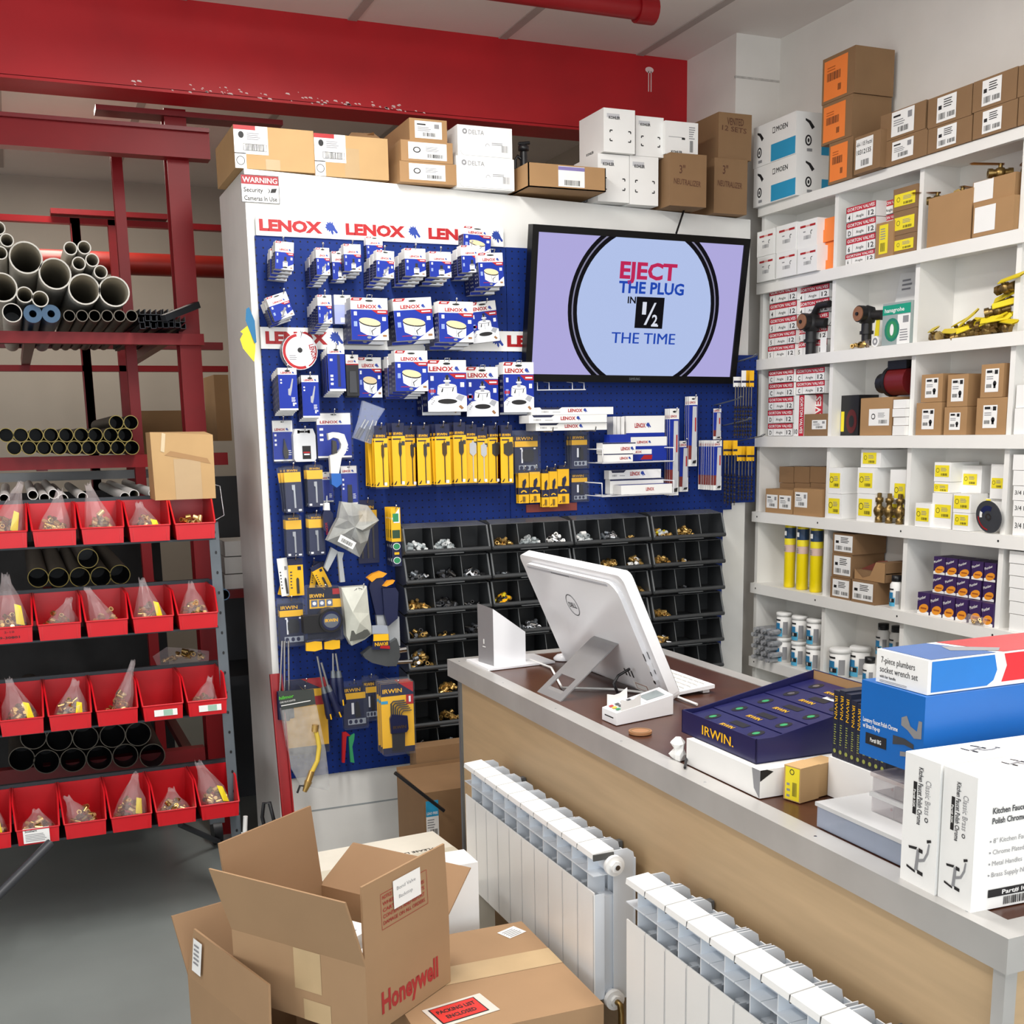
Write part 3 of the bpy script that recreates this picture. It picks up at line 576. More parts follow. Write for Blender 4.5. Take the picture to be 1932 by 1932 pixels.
def pile(b, n, rx, ry, h, sz, mats, seed=1, kinds='nut'):
    rn = random.Random(seed)
    for i in range(n):
        a = rn.uniform(0, 6.28); q = math.sqrt(rn.random()); x, y = rx * q * math.cos(a), ry * q * math.sin(a); z = h * (1 - q * q) * rn.uniform(.4, 1) + sz * .5
        d = Vector((rn.uniform(-1, 1), rn.uniform(-1, 1), rn.uniform(-.5, .5))).normalized(); L = sz * rn.uniform(.6, 1.3); m = mats[rn.randrange(len(mats))]
        p0 = Vector((x, y, z)) - d * L / 2; p1 = Vector((x, y, z)) + d * L / 2
        if rn.random() < .55: b.hollow(p0, p1, sz * .42, sz * .28, m, n=6 if rn.random() < .5 else 9)
        else: b.cyl(p0, p1, sz * .36, m, n=6)
b = MB(); pile(b, 14, .045, .012, .012, .017, [BRASS, BRASSD], 4); b.build('fittings', t, kind='stuff')
b = MB(); b.add([(-.06, 0, 0), (.06, 0, 0), (.055, .0, .025), (.07, .02, .034), (-.05, .02, .03)], [(0, 1, 2, 4), (2, 3, 4)], POLY); b.build('bag', t)
def hans(b, w, d, h):
    f = front(w, h); b.rect(f, 0, h * .72, w, h * .95, mat('teal_print', '#0f9a7c', .5)); b.text(f, 'hansgrohe', w * .08, h * .78, h * .10, PAPER, w=w * .7, bold=.8, l=.001)
    b.rect(f, w * .55, 0, w, h * .7, PAPER, .0005); b.disc(f, w * .36, h * .36, w * .27, h * .28, mat('teal_dark', '#1c7f66', .5)); b.disc(f, w * .36, h * .36, w * .2, h * .21, GREEN, .0009); b.disc(f, w * .36, h * .36, w * .07, h * .14, PAPER, .0012); b.lines(f, w * .65, h * .08, w * .3, h * .3, 5); b.rect(f, w * .74, h * .5, w * .94, h * .66, GREYINK)
sh('fixture_box', 'grey and white box with green band in the middle pigeonhole', 'box', 2, 1663, 1723, 575, 657, XS - .004, .09, mat('box_grey', '#9aa6a4', .5), extra=(None, hans))
t = thing('instruction_sheet', 'white instruction sheet standing behind the green banded box', 'paper', (XS + .13, PX(1702, 560, XS + .13).y, SHZ[2]), -R90); b = MB(); b.add([(-.075, 0, 0), (.06, 0, 0), (.075, .02, .255), (-.035, .02, .26)], [(0, 1, 2, 3)], PAPER); b.add([(-.075, .001, 0), (.06, .001, 0), (.075, .021, .255), (-.035, .021, .26)], [(3, 2, 1, 0)], PAPER); b.lines(Fr((-.02, .0145, .2), (1, 0, 0), (0, .08, 1)), 0, 0, .06, .045, 3); b.build('sheet', t)
t = thing('plastic_cap', 'round white plastic cap beside the green banded box', 'cap', (XS + .01, PX(1650, 648, XS).y, SHZ[2] + .019), -R90); b = MB(); b.cyl((0, -.008, 0), (0, .01, 0), .019, PAPER, n=16); b.build('rim', t); b = MB(); b.ringd(Fr((0, -.0082, 0), (1, 0, 0), (0, 0, 1)), 0, 0, .006, .013, GREYINK, .0006, 14); b.build('face', t)
t = thing('yellow_label', 'yellow plastic tag tucked between the black valve and the green banded box', 'tag', (XS + .05, PX(1652, 640, XS + .05).y, SHZ[2]), -R90); b = MB(); b.prism([(-.012, .0), (.012, .0), (.018, .1), (.0, .105)], Fr((0, 0, 0), (1, 0, 0), (0, 0, 1)), .002, LYEL); b.build('tag', t)
rn = random.Random(5); HY = mat('lever_yellow', '#e8cf1f', .5)
VP = [(1772, 648), (1797, 646), (1822, 645), (1845, 643), (1868, 641), (1890, 638), (1905, 640), (1848, 618), (1870, 612), (1893, 606), (1885, 585), (1902, 572), (1835, 620), (1815, 628), (1905, 545)]
for i, (px, py) in enumerate(VP):
    X = XS + (.03 + .05 * (i % 2)); p = PX(px, py, X); z = SHZ[2] + max(0, p.z - SHZ[2] - .012)
    valve('ball_valve', 'yellow levered brass valve, %s from the left in the pigeonhole heap' % ORD[sorted(VP).index((px, py))], (X, p.y, z), rn.choice([-1.2, -1.6, -1.9]) + rn.uniform(-.3, .3), 1.15, HY, (rn.uniform(.5, 1.1), rn.uniform(-.35, .2)), 'brass ball valves heaped in the pigeonhole')
# --- third row
gstack('left stack of the third left pigeonhole', 3, 1448, 1495, [799, 774, 750, 724, 700], 'DDCCC', XS + .008)
zz = PX(1503, 745, XS + .02).z
for i, (pb, pt) in enumerate(((745, 722), (721, 697))):
    y, w, z0, h = sbox(1502, 1556, pt, pb, XS + .02); carton('valve_box', ('lower' if i == 0 else 'upper') + ' red topped white valve box above the upright red box', 'box', (XS + .02, y, zz + .001), w, .13, h, -R90, PAPER, extra=(None, gorton('C'))); zz += h + .001
def gv(red):
    def f_(b, w, d, h):
        f = front(w, h); R_ = math.pi / 2
        if red: b.rect(f, 0, 0, w, h, GRED); b.text(f, 'GORTON', w * .45, h * .06, w * .34, PAPER, w=h * .9, bold=1, rot=R_, l=.001); b.text(f, 'VALVES', w * .9, h * .06, w * .34, PAPER, w=h * .9, bold=1, rot=R_, l=.001)
        else: b.rect(f, w * .5, 0, w, h, GRED); b.text(f, 'GORTON VALVES', w * .62, h * .96, w * .28, PAPER, w=h * .9, bold=1, rot=-R_, l=.001); b.text(f, '10', w * .06, h * .05, w * .3, INK, bold=.6)
    return f_
sh('valve_box', 'white and red valve box standing upright with sideways lettering', 'box', 3, 1497, 1517, 747, 822, XS + .006, .14, PAPER, extra=(None, gv(False)))
sh('valve_box', 'red valve box standing upright behind the small labelled carton', 'box', 3, 1518, 1552, 746, 819, XS + .06, .09, PAPER, extra=(None, gv(True)))
sh('carton', 'small brown carton with white label before the upright red box', 'box', 3, 1517, 1560, 782, 822, XS + .004, .05, CARDD, stick=[(.35, .3, .98, .72, PAPER, 'bar')])
def pumpbox(b, w, d, h):
    f = front(w, h); b.rect(f, w * .02, h * .1, w * .2, h * .6, LYEL); b.disc(f, w * .62, h * .35, w * .3, h * .3, mat('pump_dark_red', '#5a1516', .4)); b.disc(f, w * .62, h * .35, w * .15, h * .15, BLACK, .0009)
sh('pump_box', 'small black box with pump picture beside the big labelled carton', 'box', 3, 1585, 1620, 747, 806, XS + .05, .09, BLACK, extra=(None, pumpbox))
z = sh('carton', 'brown carton with pump label under the dark red pump', 'box', 3, 1622, 1683, 752, 822, XS + .004, .15, CARD, stick=[(.28, .26, .92, .7, PAPER, 'print')])
p = PX(1683, 720, XS + .05); t = thing('circulator_pump', 'dark red and black circulator pump on the brown carton', 'pump', (XS + .08, p.y, z), -R90)
DRED = mat('pump_red', '#6e1518', .35)
b = MB(); b.cyl((-.02, 0, .055), (.075, 0, .055), .05, DRED, n=20); b.build('motor', t)
b = MB(); b.cyl((-.035, -.0, .055), (-.02, 0, .055), .054, BLACK, n=20); b.cyl((-.062, -.02, .05), (-.035, -.02, .05), .035, BLACK, n=16); b.cyl((-.066, -.02, .05), (-.06, -.02, .05), .012, ZINC, n=12); b.build('volute', t)
b = MB(); b.box(-.02, .075, -.035, .035, .095, .125, BLACK); b.build('control_box', t)
z = SHZ[3]
for i, pt in enumerate((803, 787, 771, 754)):
    zt = PX(1682, pt, XS - .01).z; y, w, _, _ = sbox(1684, 1717, pt, pt + 5, XS - .01); carton('small_box', 'small white box, %s of four beside the pump carton' % ('bottom', 'third from top', 'second from top', 'top')[i], 'box', (XS - .01 + .004 * (i % 2), y, z + .0006), w, .05, zt - z - .0015, -R90, PAPER); z = zt
for n, pl, pr, pm, pb, pt, ptl in (('left', 1727, 1776, 761, 820, 709, 1737), ('middle', 1780, 1824, 769, 820, 709, 1786), ('right', 1840, 1899, 752, 821, 690, 1849)):
    z = sh('part_carton', 'lower %s labelled brown carton in the third row right pigeonhole' % n, 'box', 3, pl, pr, pm, pb, XS + .004, .14, CARD, stick=[(.24, .18, .72, .8, PAPER, 'part')])
    sh('part_carton', 'upper %s labelled brown carton in the third row right pigeonhole' % n, 'box', 3, ptl, pr + (2 if n != 'right' else -6), pt, pm, XS + .006, .13, CARD, z=z, stick=[(.2, .16, .8, .86, PAPER, 'part')])
z = sh('white_box', 'lower white box at the photo edge in the third row', 'box', 3, 1912, 1970, 771, 819, XS + .004, .1, PAPER)
sh('white_box', 'upper white box at the photo edge in the third row', 'box', 3, 1916, 1970, 727, 770, XS + .01, .1, PAPER, z=z)
# --- fourth row
for i, (pl, pr) in enumerate(((1470, 1497), (1498, 1527), (1528, 1558))):
    n = nth(i, 3); z = sh('carton', 'lower %s brown box at the back of the fourth row left pigeonhole' % n, 'box', 4, pl, pr, 911, 966, XS + .075, .08, CARDD)
    sh('carton', 'upper %s brown box at the back of the fourth row left pigeonhole' % n, 'box', 4, pl, pr, 880, 910, XS + .075, .08, CARDD, z=z)
bl = lambda a0, b0, a1, b1: (a0, b0, a1, b1, INK, 'none')
sh('carton', 'front left brown box with two bordered labels in the fourth row', 'box', 4, 1444, 1495, 922, 966, XS + .003, .065, CARD, stick=[(.04, .2, .46, .76, PAPER, 'bar'), (.52, .2, .96, .76, PAPER, 'bar')])
sh('carton', 'front right brown box with open flap and bordered label in the fourth row', 'box', 4, 1497, 1550, 921, 968, XS + .002, .065, CARD, stick=[(.05, .3, .5, .86, PAPER, 'bar')])
YS = lambda a0, b0, a1, b1: [(a0, b0, a1, b1, LYEL, 'yellow')]
for n, pl, pr in (('left', 1556, 1588), ('right', 1616, 1650)):
    z = sh('fitting_box', 'lower %s white box with yellow label in the fourth row middle pigeonhole' % n, 'box', 4, pl, pr, 931, 974, XS + .0, .15, PAPER, stick=YS(.1, .2, .86, .82))
    z = sh('fitting_box', 'upper %s white box with yellow label in the fourth row middle pigeonhole' % n, 'box', 4, pl + 1, pr, 882, 930, XS + .002, .15, PAPER, z=z, stick=YS(.1, .22, .88, .8))
sh('fitting_box', 'topmost white box with yellow label in the fourth row middle pigeonhole', 'box', 4, 1624, 1662, 847, 880, XS + .01, .14, PAPER, z=z, stick=YS(.1, .2, .78, .84))
z = sh('fitting_box', 'white box with yellow label standing behind three brass valves', 'box', 4, 1680, 1708, 942, 982, XS + .05, .1, PAPER, stick=YS(.1, .2, .9, .8))
sh('fitting_box', 'white box with yellow label above the three brass valves', 'box', 4, 1678, 1709, 885, 941, XS + .03, .12, PAPER, z=z, stick=YS(.3, .05, .98, .55))
for i, px in enumerate((1658, 1677, 1697)):
    p = PX(px, 975, XS + .014); t = thing('brass_valve', '%s of three upright brass valves before the white boxes' % nth(i, 3), 'valve', (XS + .014, p.y, SHZ[4]), -R90)
    b = MB(); b.lathe([(.001, 0), (.013, 0), (.013, .018), (.009, .02), (.017, .03), (.02, .042), (.017, .054), (.010, .06), (.010, .072), (.014, .074), (.014, .088), (.008, .09), (.008, .105), (.001, .106)], BRASSD, n=12); b.build('body', t); b = MB(); b.cyl((-.03, 0, .042), (.03, 0, .042), .011, BRASSD, n=8); b.build('side_port', t)
FB = [('tall left', 1757, 1796, 930, 989, .006, None, (.15, .3, .95, .68)), ('small front left', 1726, 1755, 949, 987, -.004, None, (.06, .24, .92, .8)), ('low front', 1797, 1830, 967, 996, -.006, None, (.1, .3, .9, .9))]
for n, pl, pr, pt, pb, dx, z, s in FB:
    zz = sh('fitting_box', '%s white box with yellow label in the fourth row right pigeonhole' % n, 'box', 4, pl, pr, pt, pb, XS + dx, .07 if dx < 0 else .14, PAPER, stick=YS(*s))
    if n == 'tall left':
        z1 = sh('fitting_box', 'short white box with yellow label on the tall left white box', 'box', 4, 1762, 1792, 909, 929, XS + .02, .12, PAPER, z=zz, stick=YS(.0, .1, .9, .8)); sh('fitting_box', 'uppermost left white box with yellow label in the fourth row right pigeonhole', 'box', 4, 1762, 1794, 872, 908, XS + .02, .12, PAPER, z=z1, stick=YS(.05, .25, .9, .85))
    if n == 'low front':
        z1 = sh('fitting_box', 'white box with yellow label on the low front one', 'box', 4, 1798, 1832, 931, 966, XS - .004, .07, PAPER, z=zz, stick=YS(.04, .2, .9, .9))
z1 = sh('fitting_box', 'plain white box hidden behind the low front yellow labelled box', 'box', 4, 1800, 1850, 930, 996, XS + .075, .08, PAPER)
sh('fitting_box', 'square white box with centred yellow label near the top of the fourth row', 'box', 4, 1809, 1852, 877, 929, XS + .07, .085, PAPER, z=z1, stick=YS(.18, .3, .8, .7))
z1 = sh('fitting_box', 'white yellow-labelled box behind the grinding disc', 'box', 4, 1852, 1890, 940, 998, XS + .06, .1, PAPER, stick=YS(.02, .5, .4, .98))
sh('fitting_box', 'white yellow-labelled box above the grinding disc', 'box', 4, 1867, 1893, 874, 939, XS + .05, .1, PAPER, z=z1, stick=YS(.1, .3, .98, .6))
p = PX(1873, 968, XS + .005); t = thing('grinding_disc', 'round dark grinding disc leaning against the white boxes', 'disc', (XS - .004, p.y, SHZ[4] + .001), rot=(.16, 0, -R90)); r = .052
b = MB(); b.cyl((0, 0, r), (0, .003, r), r, DGREY, n=28); b.build('disc', t); f = Fr((0, -.0002, r), (1, 0, 0), (0, 0, 1))
b = MB(); b.ringd(f, 0, 0, .006, .012, STEEL, .0006, 16); b.ringd(f, 0, 0, .04, .044, PRED, .0006, 20, 180, 260); b.ringd(f, 0, 0, .02, .036, NAVY, .0006, 20, 60, 150); b.ringd(f, 0, 0, .026, .036, PAPER, .0008, 10, 150, 185); b.build('paper_ring', t)
z = SHZ[4]
for i, pt in enumerate((974, 944, 916, 887, 857)):
    zt = PX(1914, pt, XS + .004).z; y, w, _, _ = sbox(1912, 1975, pt, pt + 5, XS + .004)
    carton('white_box', 'white box at the photo edge in the fourth row, %s of five' % ('bottom', 'fourth from top', 'middle', 'second from top', 'top')[i], 'box', (XS + .004, y, z + .0006), w, .13, zt - z - .0015, -R90, PAPER, extra=(None, (lambda b, w, d, h: b.text(front(w, h), '3/4 Mip', w * .06, h * .4, h * .3, INK, w=w * .5)) if i < 3 else (lambda b, w, d, h: None))); z = zt
# --- fifth row
for i, px in enumerate((1489, 1513, 1539)):
    X = XS + .04; p = PX(px, 1100, X); t = thing('gas_cylinder', '%s of three yellow gas cylinders in the fifth row' % nth(i, 3), 'cylinder', (X, p.y, SHZ[5]), -R90); r = .0225 + .001 * i; YC = mat('cylinder_yellow', '#f2d90c', .3)
    b = MB(); b.lathe([(.001, 0), (r * .9, 0), (r, .005), (r, .245), (r * .9, .262), (r * .45, .272), (r * .42, .285), (.001, .285)], YC, n=20); b.build('body', t)
    b = MB(); b.lathe([(r + .0005, .20), (r + .0005, .243)], mat('cylinder_blue', '#27405f', .4), n=20); b.lathe([(r + .0006, .175), (r + .0006, .199)], LYEL, n=20); b.lathe([(r + .0006, .145), (r + .0006, .174)], mat('label_mauve', '#d8b9ac', .5), n=20)
    f = Fr((-r, -r - .0008, .2), (1, 0, 0), (0, 0, 1)); b.rect(f, r * .7, .012, r * 1.3, .03, PAPER, .0004); b.lines(f, r * .65, -.05, r * .7, .02, 3); b.build('label', t)
WL = lambda *a: [(*a, PAPER, 'dense')]
z = sh('carton', 'bottom left labelled brown carton in the fifth row middle pigeonhole', 'box', 5, 1566, 1604, 1087, 1125, XS + .0, .15, CARDD, stick=WL(.12, .1, .95, .9))
z = sh('carton', 'middle left labelled brown carton in the fifth row middle pigeonhole', 'box', 5, 1569, 1607, 1041, 1085, XS + .002, .15, CARDD, z=z, stick=WL(.1, .1, .95, .9))
sh('carton', 'top left labelled brown carton in the fifth row middle pigeonhole', 'box', 5, 1571, 1611, 1001, 1039, XS + .002, .15, CARDD, z=z, stick=WL(.08, .1, .95, .9))
z = sh('carton', 'low brown carton with grey label beneath the torn carton', 'box', 5, 1606, 1652, 1092, 1134, XS - .002, .12, CARDD, stick=WL(.05, .12, .9, .9))
y, w, z0, h = sbox(1612, 1670, 1052, 1090, XS + .004); t = thing('torn_carton', 'torn open brown carton with dark red inside in the fifth row', 'box', (XS + .004, y, z + .0008), -R90); MAR = mat('maroon_inside', '#6a2f24', .7, var=.2)
b = MB(); b.box(-w / 2, w / 2, .004, .14, 0, h * .45, CARDD); b.add([(-w / 2, 0, 0), (w / 2, 0, 0), (w / 2, 0, h * .95), (w * .2, 0, h * .95), (w * .02, 0, h * .25), (-w * .22, 0, h * .1), (-w / 2, 0, h * .5)], [(0, 1, 2, 3, 4, 5, 6)], CARD); b.box(w * .2, w / 2, .002, .14, h * .4, h * .95, CARDD); b.build('body', t)
b = MB(); b.add([(-w / 2, .03, h * .46), (w * .3, .03, h * .46), (w * .22, .05, h * 1.0), (-w * .1, .05, h * .9), (-w * .3, .06, h * .75)], [(0, 1, 2, 3, 4)], MAR); b.build('lining', t)
def bottle(label, px, py, X, row, r, h, z=None, lid=BLACK):
    p = PX(px, py, X); t = thing('paste_bottle', label, 'bottle', (X, p.y, SHZ[row] if z is None else z), -R90)
    b = MB(); b.lathe([(.001, 0), (r, 0), (r, h * .72), (r * .75, h * .8), (r * .7, h * .82), (.001, h * .82)], PAPER, n=18); b.build('body', t)
    b = MB(); b.lathe([(.001, h * .82), (r * .8, h * .82), (r * .8, h), (.001, h)], lid, n=18); b.build('lid', t)
    b = MB(); hl(b, r, h * .08, h * .66); b.build('label', t); return t
SKY = mat('label_sky', '#4fa9cf', .5); HANDB = mat('label_hand_blue', '#2b7fb0', .5)
def hl(b, r, z0, z1):
    'the wrapped label: pale top, blue hand, letter H'
    def arc(a0, a1, za, zb, m, k):
        n = 8; vs = []
        for i in range(n + 1):
            t = math.radians(a0 + (a1 - a0) * i / n); vs += [((r + k) * math.sin(t), -(r + k) * math.cos(t), za), ((r + k) * math.sin(t), -(r + k) * math.cos(t), zb)]
        b.add(vs, [(2 * i, 2 * i + 2, 2 * i + 3, 2 * i + 1) for i in range(n)], m)
    H = z1 - z0; arc(-75, 40, z0, z0 + H * .45, SKY, .0006); arc(-40, 20, z0 + H * .25, z0 + H * .72, HANDB, .0009); arc(-20, 34, z0 + H * .2, z0 + H * .4, INK, .0012); arc(-60, 25, z0 + H * .84, z0 + H * .92, INK, .0009); arc(45, 80, z0 + H * .1, z0 + H * .8, GREYINK, .0006)
    f = Fr((-r * .05, -r - .0012, z0 + H * .2), (1, 0, 0), (0, 0, 1)); b.ringd(f, r * .12, H * .12, r * .2, r * .27, INK, .0006, 6); b.text(f, 'H', r * .0, H * .03, H * .18, PAPER, w=r * .24, bold=1.5, l=.0012)
bottle('white paste bottle beside the low carton in the fifth row', 1690, 1135, XS + .02, 5, .022, .118)
PURP = mat('box_purple', '#3b2558', .5); PORA = mat('box_amber', '#f09a2c', .5)
def purple(b, w, d, h):
    f = front(w, h); b.poly(f, [(0, h * .15), (w, h * .5), (w, h), (0, h)], PURP, .0005); b.poly(f, [(0, 0), (w, 0), (w, h * .12), (0, h * .3)], PAPER, .0004); b.disc(f, w * .55, h * .28, w * .42, h * .2, PORA, .001, rot=.3); b.rect(f, w * .3, h * .25, w * .8, h * .32, mat('print_rust', '#a3521d', .6), .0014); b.text(f, 'Plumber', w * .06, h * .6, h * .14, PAPER, w=w * .72, bold=.5, l=.0012, rot=.35)
rowsP = [(5, [1731, 1755, 1779, 1804, 1829, 1854], 1116, XS + .002), (None, [1760, 1782, 1806, 1829, 1856], 1083, XS + .03), (None, [1761, 1784, 1808, 1833, 1858], 1049, XS + .032)]
z = SHZ[5]
for k, (q, lefts, pt, X) in enumerate(rowsP):
    zt = PX(lefts[0], pt, X).z
    for i, pl in enumerate(lefts):
        y, w, _, _ = sbox(pl, pl + 22, pt, pt + 10, X); carton('putty_box', '%s purple and orange box in the %s row of the pile' % ((nth(i, len(lefts))), ('bottom', 'middle', 'top')[k]), 'box', (X + .004 * R.random(), y, z + .0006), w, .08, zt - z - .0015, -R90, PURP, group='purple and orange boxes', extra=(None, purple))
    z = zt
p = PX(1848, 1163, XS + .01); t = thing('fitting_bag', 'clear bag of brass fittings before the purple boxes', 'bag', (XS - .0, p.y, SHZ[5]), -R90); b = MB(); pile(b, 12, .03, .008, .016, .012, [BRASS, BRASSD], 9); b.build('fittings', t, kind='stuff'); b = MB(); b.add([(-.055, -.012, 0), (.045, -.012, 0), (.05, -.006, .028), (-.04, 0, .032), (-.05, .012, .0), (.045, .012, 0)], [(0, 1, 2, 3), (3, 2, 5, 4)], POLY); b.build('bag', t)
z = SHZ[5]
for i, pt in enumerate((1157, 1133, 1108, 1085, 1062, 1038)):
    zt = PX(1906, pt, XS + .004).z; y, w, _, _ = sbox(1905, 1975, pt, pt + 5, XS + .004); carton('white_box', 'plain white box at the photo edge in the fifth row, %s of six' % ('bottom', 'fifth from top', 'fourth from top', 'third from top', 'second from top', 'top')[i], 'box', (XS + .004, y, z + .0006), w, .13, zt - z - .002, -R90, PAPER); z = zt
# --- sixth row
def pail(label, px, py, X, r, h, z):
    p = PX(px, py, X); t = thing('paste_tub', label, 'tub', (X, p.y, z), -R90)
    b = MB(); b.lathe([(.001, 0), (r * .92, 0), (r, h * .86), (.001, h * .86)], PAPER, n=22); b.build('body', t)
    b = MB(); b.lathe([(r * .9, h * .86), (r * 1.07, h * .86), (r * 1.07, h * .97), (r * .98, h), (.001, h)], PAPER, n=22); b.build('lid', t)
    b = MB(); hl(b, r * 1.0, h * .06, h * .8); b.build('label', t); return z + h + .0008
for n, px, py, h in (('left', 1478, 1240, .104), ('middle', 1507, 1248, .104), ('right', 1535, 1256, .104)):
    z = pail('lower %s white tub of paste beside the silver tubes' % n, px, py, XS + .035, .0305, h, SHZ[6]); pail('upper %s white tub of paste beside the silver tubes' % n, px, py, XS + .034, .031, .104, z)
pail('front white tub of paste in the sixth row middle pigeonhole', 1584, 1266, XS + .042, .039, .115, SHZ[6]); pail('rear white tub of paste in the sixth row middle pigeonhole', 1622, 1258, XS + .11, .038, .122, SHZ[6])
bottle('front white paste bottle with black lid in the sixth row', 1640, 1280, XS + .02, 6, .024, .115)
t = thing('supply_box', 'white box under the two black lidded bottles', 'box', (XS + .07, PX(1679, 1240, XS + .07).y, SHZ[6]), -R90); b = MB(); b.box(-.05, .05, 0, .09, 0, .105, PAPER); b.build('body', t)
bottle('left white paste bottle with black lid on the supply box', 1665, 1230, XS + .10, 6, .025, .125, SHZ[6] + .106); bottle('right white paste bottle with black lid on the supply box', 1690, 1232, XS + .105, 6, .024, .125, SHZ[6] + .106)
SILV = mat('silver_foil', '#b9babd', .3, .5, var=.2, scale=60)
for i in range(18):
    r_, c_ = divmod(i, 3); X = XS - .035; p = PX(1424 + 13 * c_ + 5 * (r_ % 2) , 1232 - 13 * r_ + 4 * c_, X)
    t = thing('silver_tube', 'silver tube, %s in row %s from the bottom of the left shelf bundle' % (('left', 'middle', 'right')[c_], ('one', 'two', 'three', 'four', 'five', 'six')[r_]), 'tube', (X, p.y, SHZ[6] + .0125 + .0235 * r_), -R90, 'silver tubes in a bundle')
    b = MB(); b.cyl((0, 0, 0), (0, .17, 0), .0115, SILV, n=10); b.build('body', t); b = MB(); b.cyl((0, -.012, 0), (0, 0, 0), .0095, SILV, .0075, n=6); b.build('nose', t)
p = PX(1790, 1215, XS + .08); t = thing('rubber_plunger', 'black rubber dome behind the wrench set box', 'plunger', (XS + .08, p.y, SHZ[6] + .05)); b = MB(); b.lathe([(.052, 0), (.055, .02), (.05, .06), (.035, .09), (.012, .105), (.001, .106)], BLACK, n=20); b.build('dome', t); b = MB(); b.lathe([(.001, -.05), (.05, -.05), (.05, 0), (.052, .002)], DGREY, n=20); b.build('base', t)
# ---------------------------------------------------------------- goods hanging on the pegboards
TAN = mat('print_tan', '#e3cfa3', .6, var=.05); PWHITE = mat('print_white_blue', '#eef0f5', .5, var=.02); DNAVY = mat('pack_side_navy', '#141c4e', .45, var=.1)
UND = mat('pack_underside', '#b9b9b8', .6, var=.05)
PBLUE = mat('saw_pack_blue', '#14309a', .45, var=.05, spec=.3)
def packbox(w, d, h, top, sidem=None):
    'retail carton: white crown, blue lower part, printed side'
    b = MB(); b.box(-w / 2, w / 2, 0, d, 0, h, PAPER); f = front(w, h); g = leftf(w, d); r = rightf(w)
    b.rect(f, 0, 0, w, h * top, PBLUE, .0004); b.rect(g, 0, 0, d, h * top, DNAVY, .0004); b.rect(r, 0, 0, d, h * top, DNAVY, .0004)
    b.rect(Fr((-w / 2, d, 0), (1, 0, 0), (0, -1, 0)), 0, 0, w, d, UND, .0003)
    if d > .02:
        for i in range(5): b.rect(g, d * .25, h * top * (.15 + .16 * i), d * .42, h * top * (.22 + .16 * i), GREYINK, .0008); b.rect(g, d * .6, h * top * (.15 + .16 * i), d * .74, h * top * (.22 + .16 * i), GREYINK, .0008)
    return b, f
def lenox(b, f, a, c, w_, hh, s=.9):
    b.text(f, 'LENOX', a, c, hh, PRED, w=w_, bold=1.5, l=.001); wolf(b, f, a + w_ * 1.04, c - hh * .15, hh * 1.3, DBLUE, .001)
def tags(b, f, w, h, top, new=True):
    b.poly(f, [(w * .55, h * top), (w * .99, h * top), (w * .99, h * (top - .1)), (w * .72, h * (top - .1))], PRED, .0009); b.rect(f, w * .72, h * (top - .065), w * .95, h * (top - .035), PWHITE, .0012)
    b.rect(f, w * .84, h * (top - .26), w * .94, h * (top - .17), PWHITE, .0009); b.rect(f, w * .08, h * (top - .14), w * .16, h * (top - .05), PWHITE, .0009); b.rect(f, w * .07, h * (top - .4), w * .16, h * (top - .28), mat('print_pale_blue', '#8fa3e0', .5), .0009)
    if new: b.poly(f, [(w * .0, h * .93), (w * .27, h * .93), (w * .33, h * .995), (w * .04, h * .995)], PRED, .0009); b.rect(f, w * .08, h * .95, w * .24, h * .975, PWHITE, .0012)
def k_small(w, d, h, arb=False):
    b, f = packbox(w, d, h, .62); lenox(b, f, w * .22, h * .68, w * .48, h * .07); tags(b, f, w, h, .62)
    b.poly(f, [(w * .3, 0), (w, 0), (w, h * .22)], PWHITE, .0007); b.rect(f, w * .42, h * .1, w * .68, h * .28, PWHITE, .001); b.disc(f, w * .55, h * .28, w * .13, h * .035, GREYINK, .0013, 12)
    if arb: b.rect(f, w * .49, h * .3, w * .61, h * .46, INK, .0012); b.disc(f, w * .55, h * .08, w * .13, h * .03, INK, .0013, 12)
    else: b.poly(f, [(w * .35, h * .08), (w * .45, h * .05), (w * .75, h * .38), (w * .66, h * .42)], GREYINK, .0012)
    b.rect(f, w * .82, h * .06, w * .94, h * .10, mat('print_brown', '#9a6c40', .6), .0012); return b
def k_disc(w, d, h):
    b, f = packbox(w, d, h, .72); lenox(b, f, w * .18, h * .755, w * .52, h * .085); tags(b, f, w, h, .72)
    b.poly(f, [(w * .55, 0), (w, 0), (w, h * .28)], PWHITE, .0006)
    cx, cy, ra, rb, q = w * .5, h * .42, w * .29, h * .085, -.16
    pts = [(cx - ra, cy + .05 * h), (cx - ra * .9, cy - h * .22), (cx - ra * .3, cy - h * .30), (cx + ra * .5, cy - h * .33), (cx + ra * .95, cy - h * .28), (cx + ra, cy - h * .03)]
    b.poly(f, pts, PWHITE, .0009); b.disc(f, cx, cy - h * .015, ra * 1.02, rb, INK, .0011, 20, q); b.disc(f, cx, cy + h * .015, ra * 1.0, rb, TAN, .0014, 20, q)
    b.rect(f, cx - .0008, cy - h * .29, cx + .0008, cy - h * .08, GREYINK, .0012); b.poly(f, [(cx + ra * .2, cy - h * .3), (cx + ra * .1, cy - h * .2), (cx + ra * .6, cy - h * .12), (cx + ra * .58, cy - h * .14), (cx + ra * .2, cy - h * .21), (cx + ra * .27, cy - h * .3)], INK, .0014)
    b.rect(f, w * .16, h * .1, w * .42, h * .115, PRED, .0009); b.disc(f, w * .47, h * .06, w * .06, h * .03, GREYINK, .0012, 10); b.rect(f, w * .84, h * .08, w * .95, h * .13, MATS['print_brown'], .0012); return b
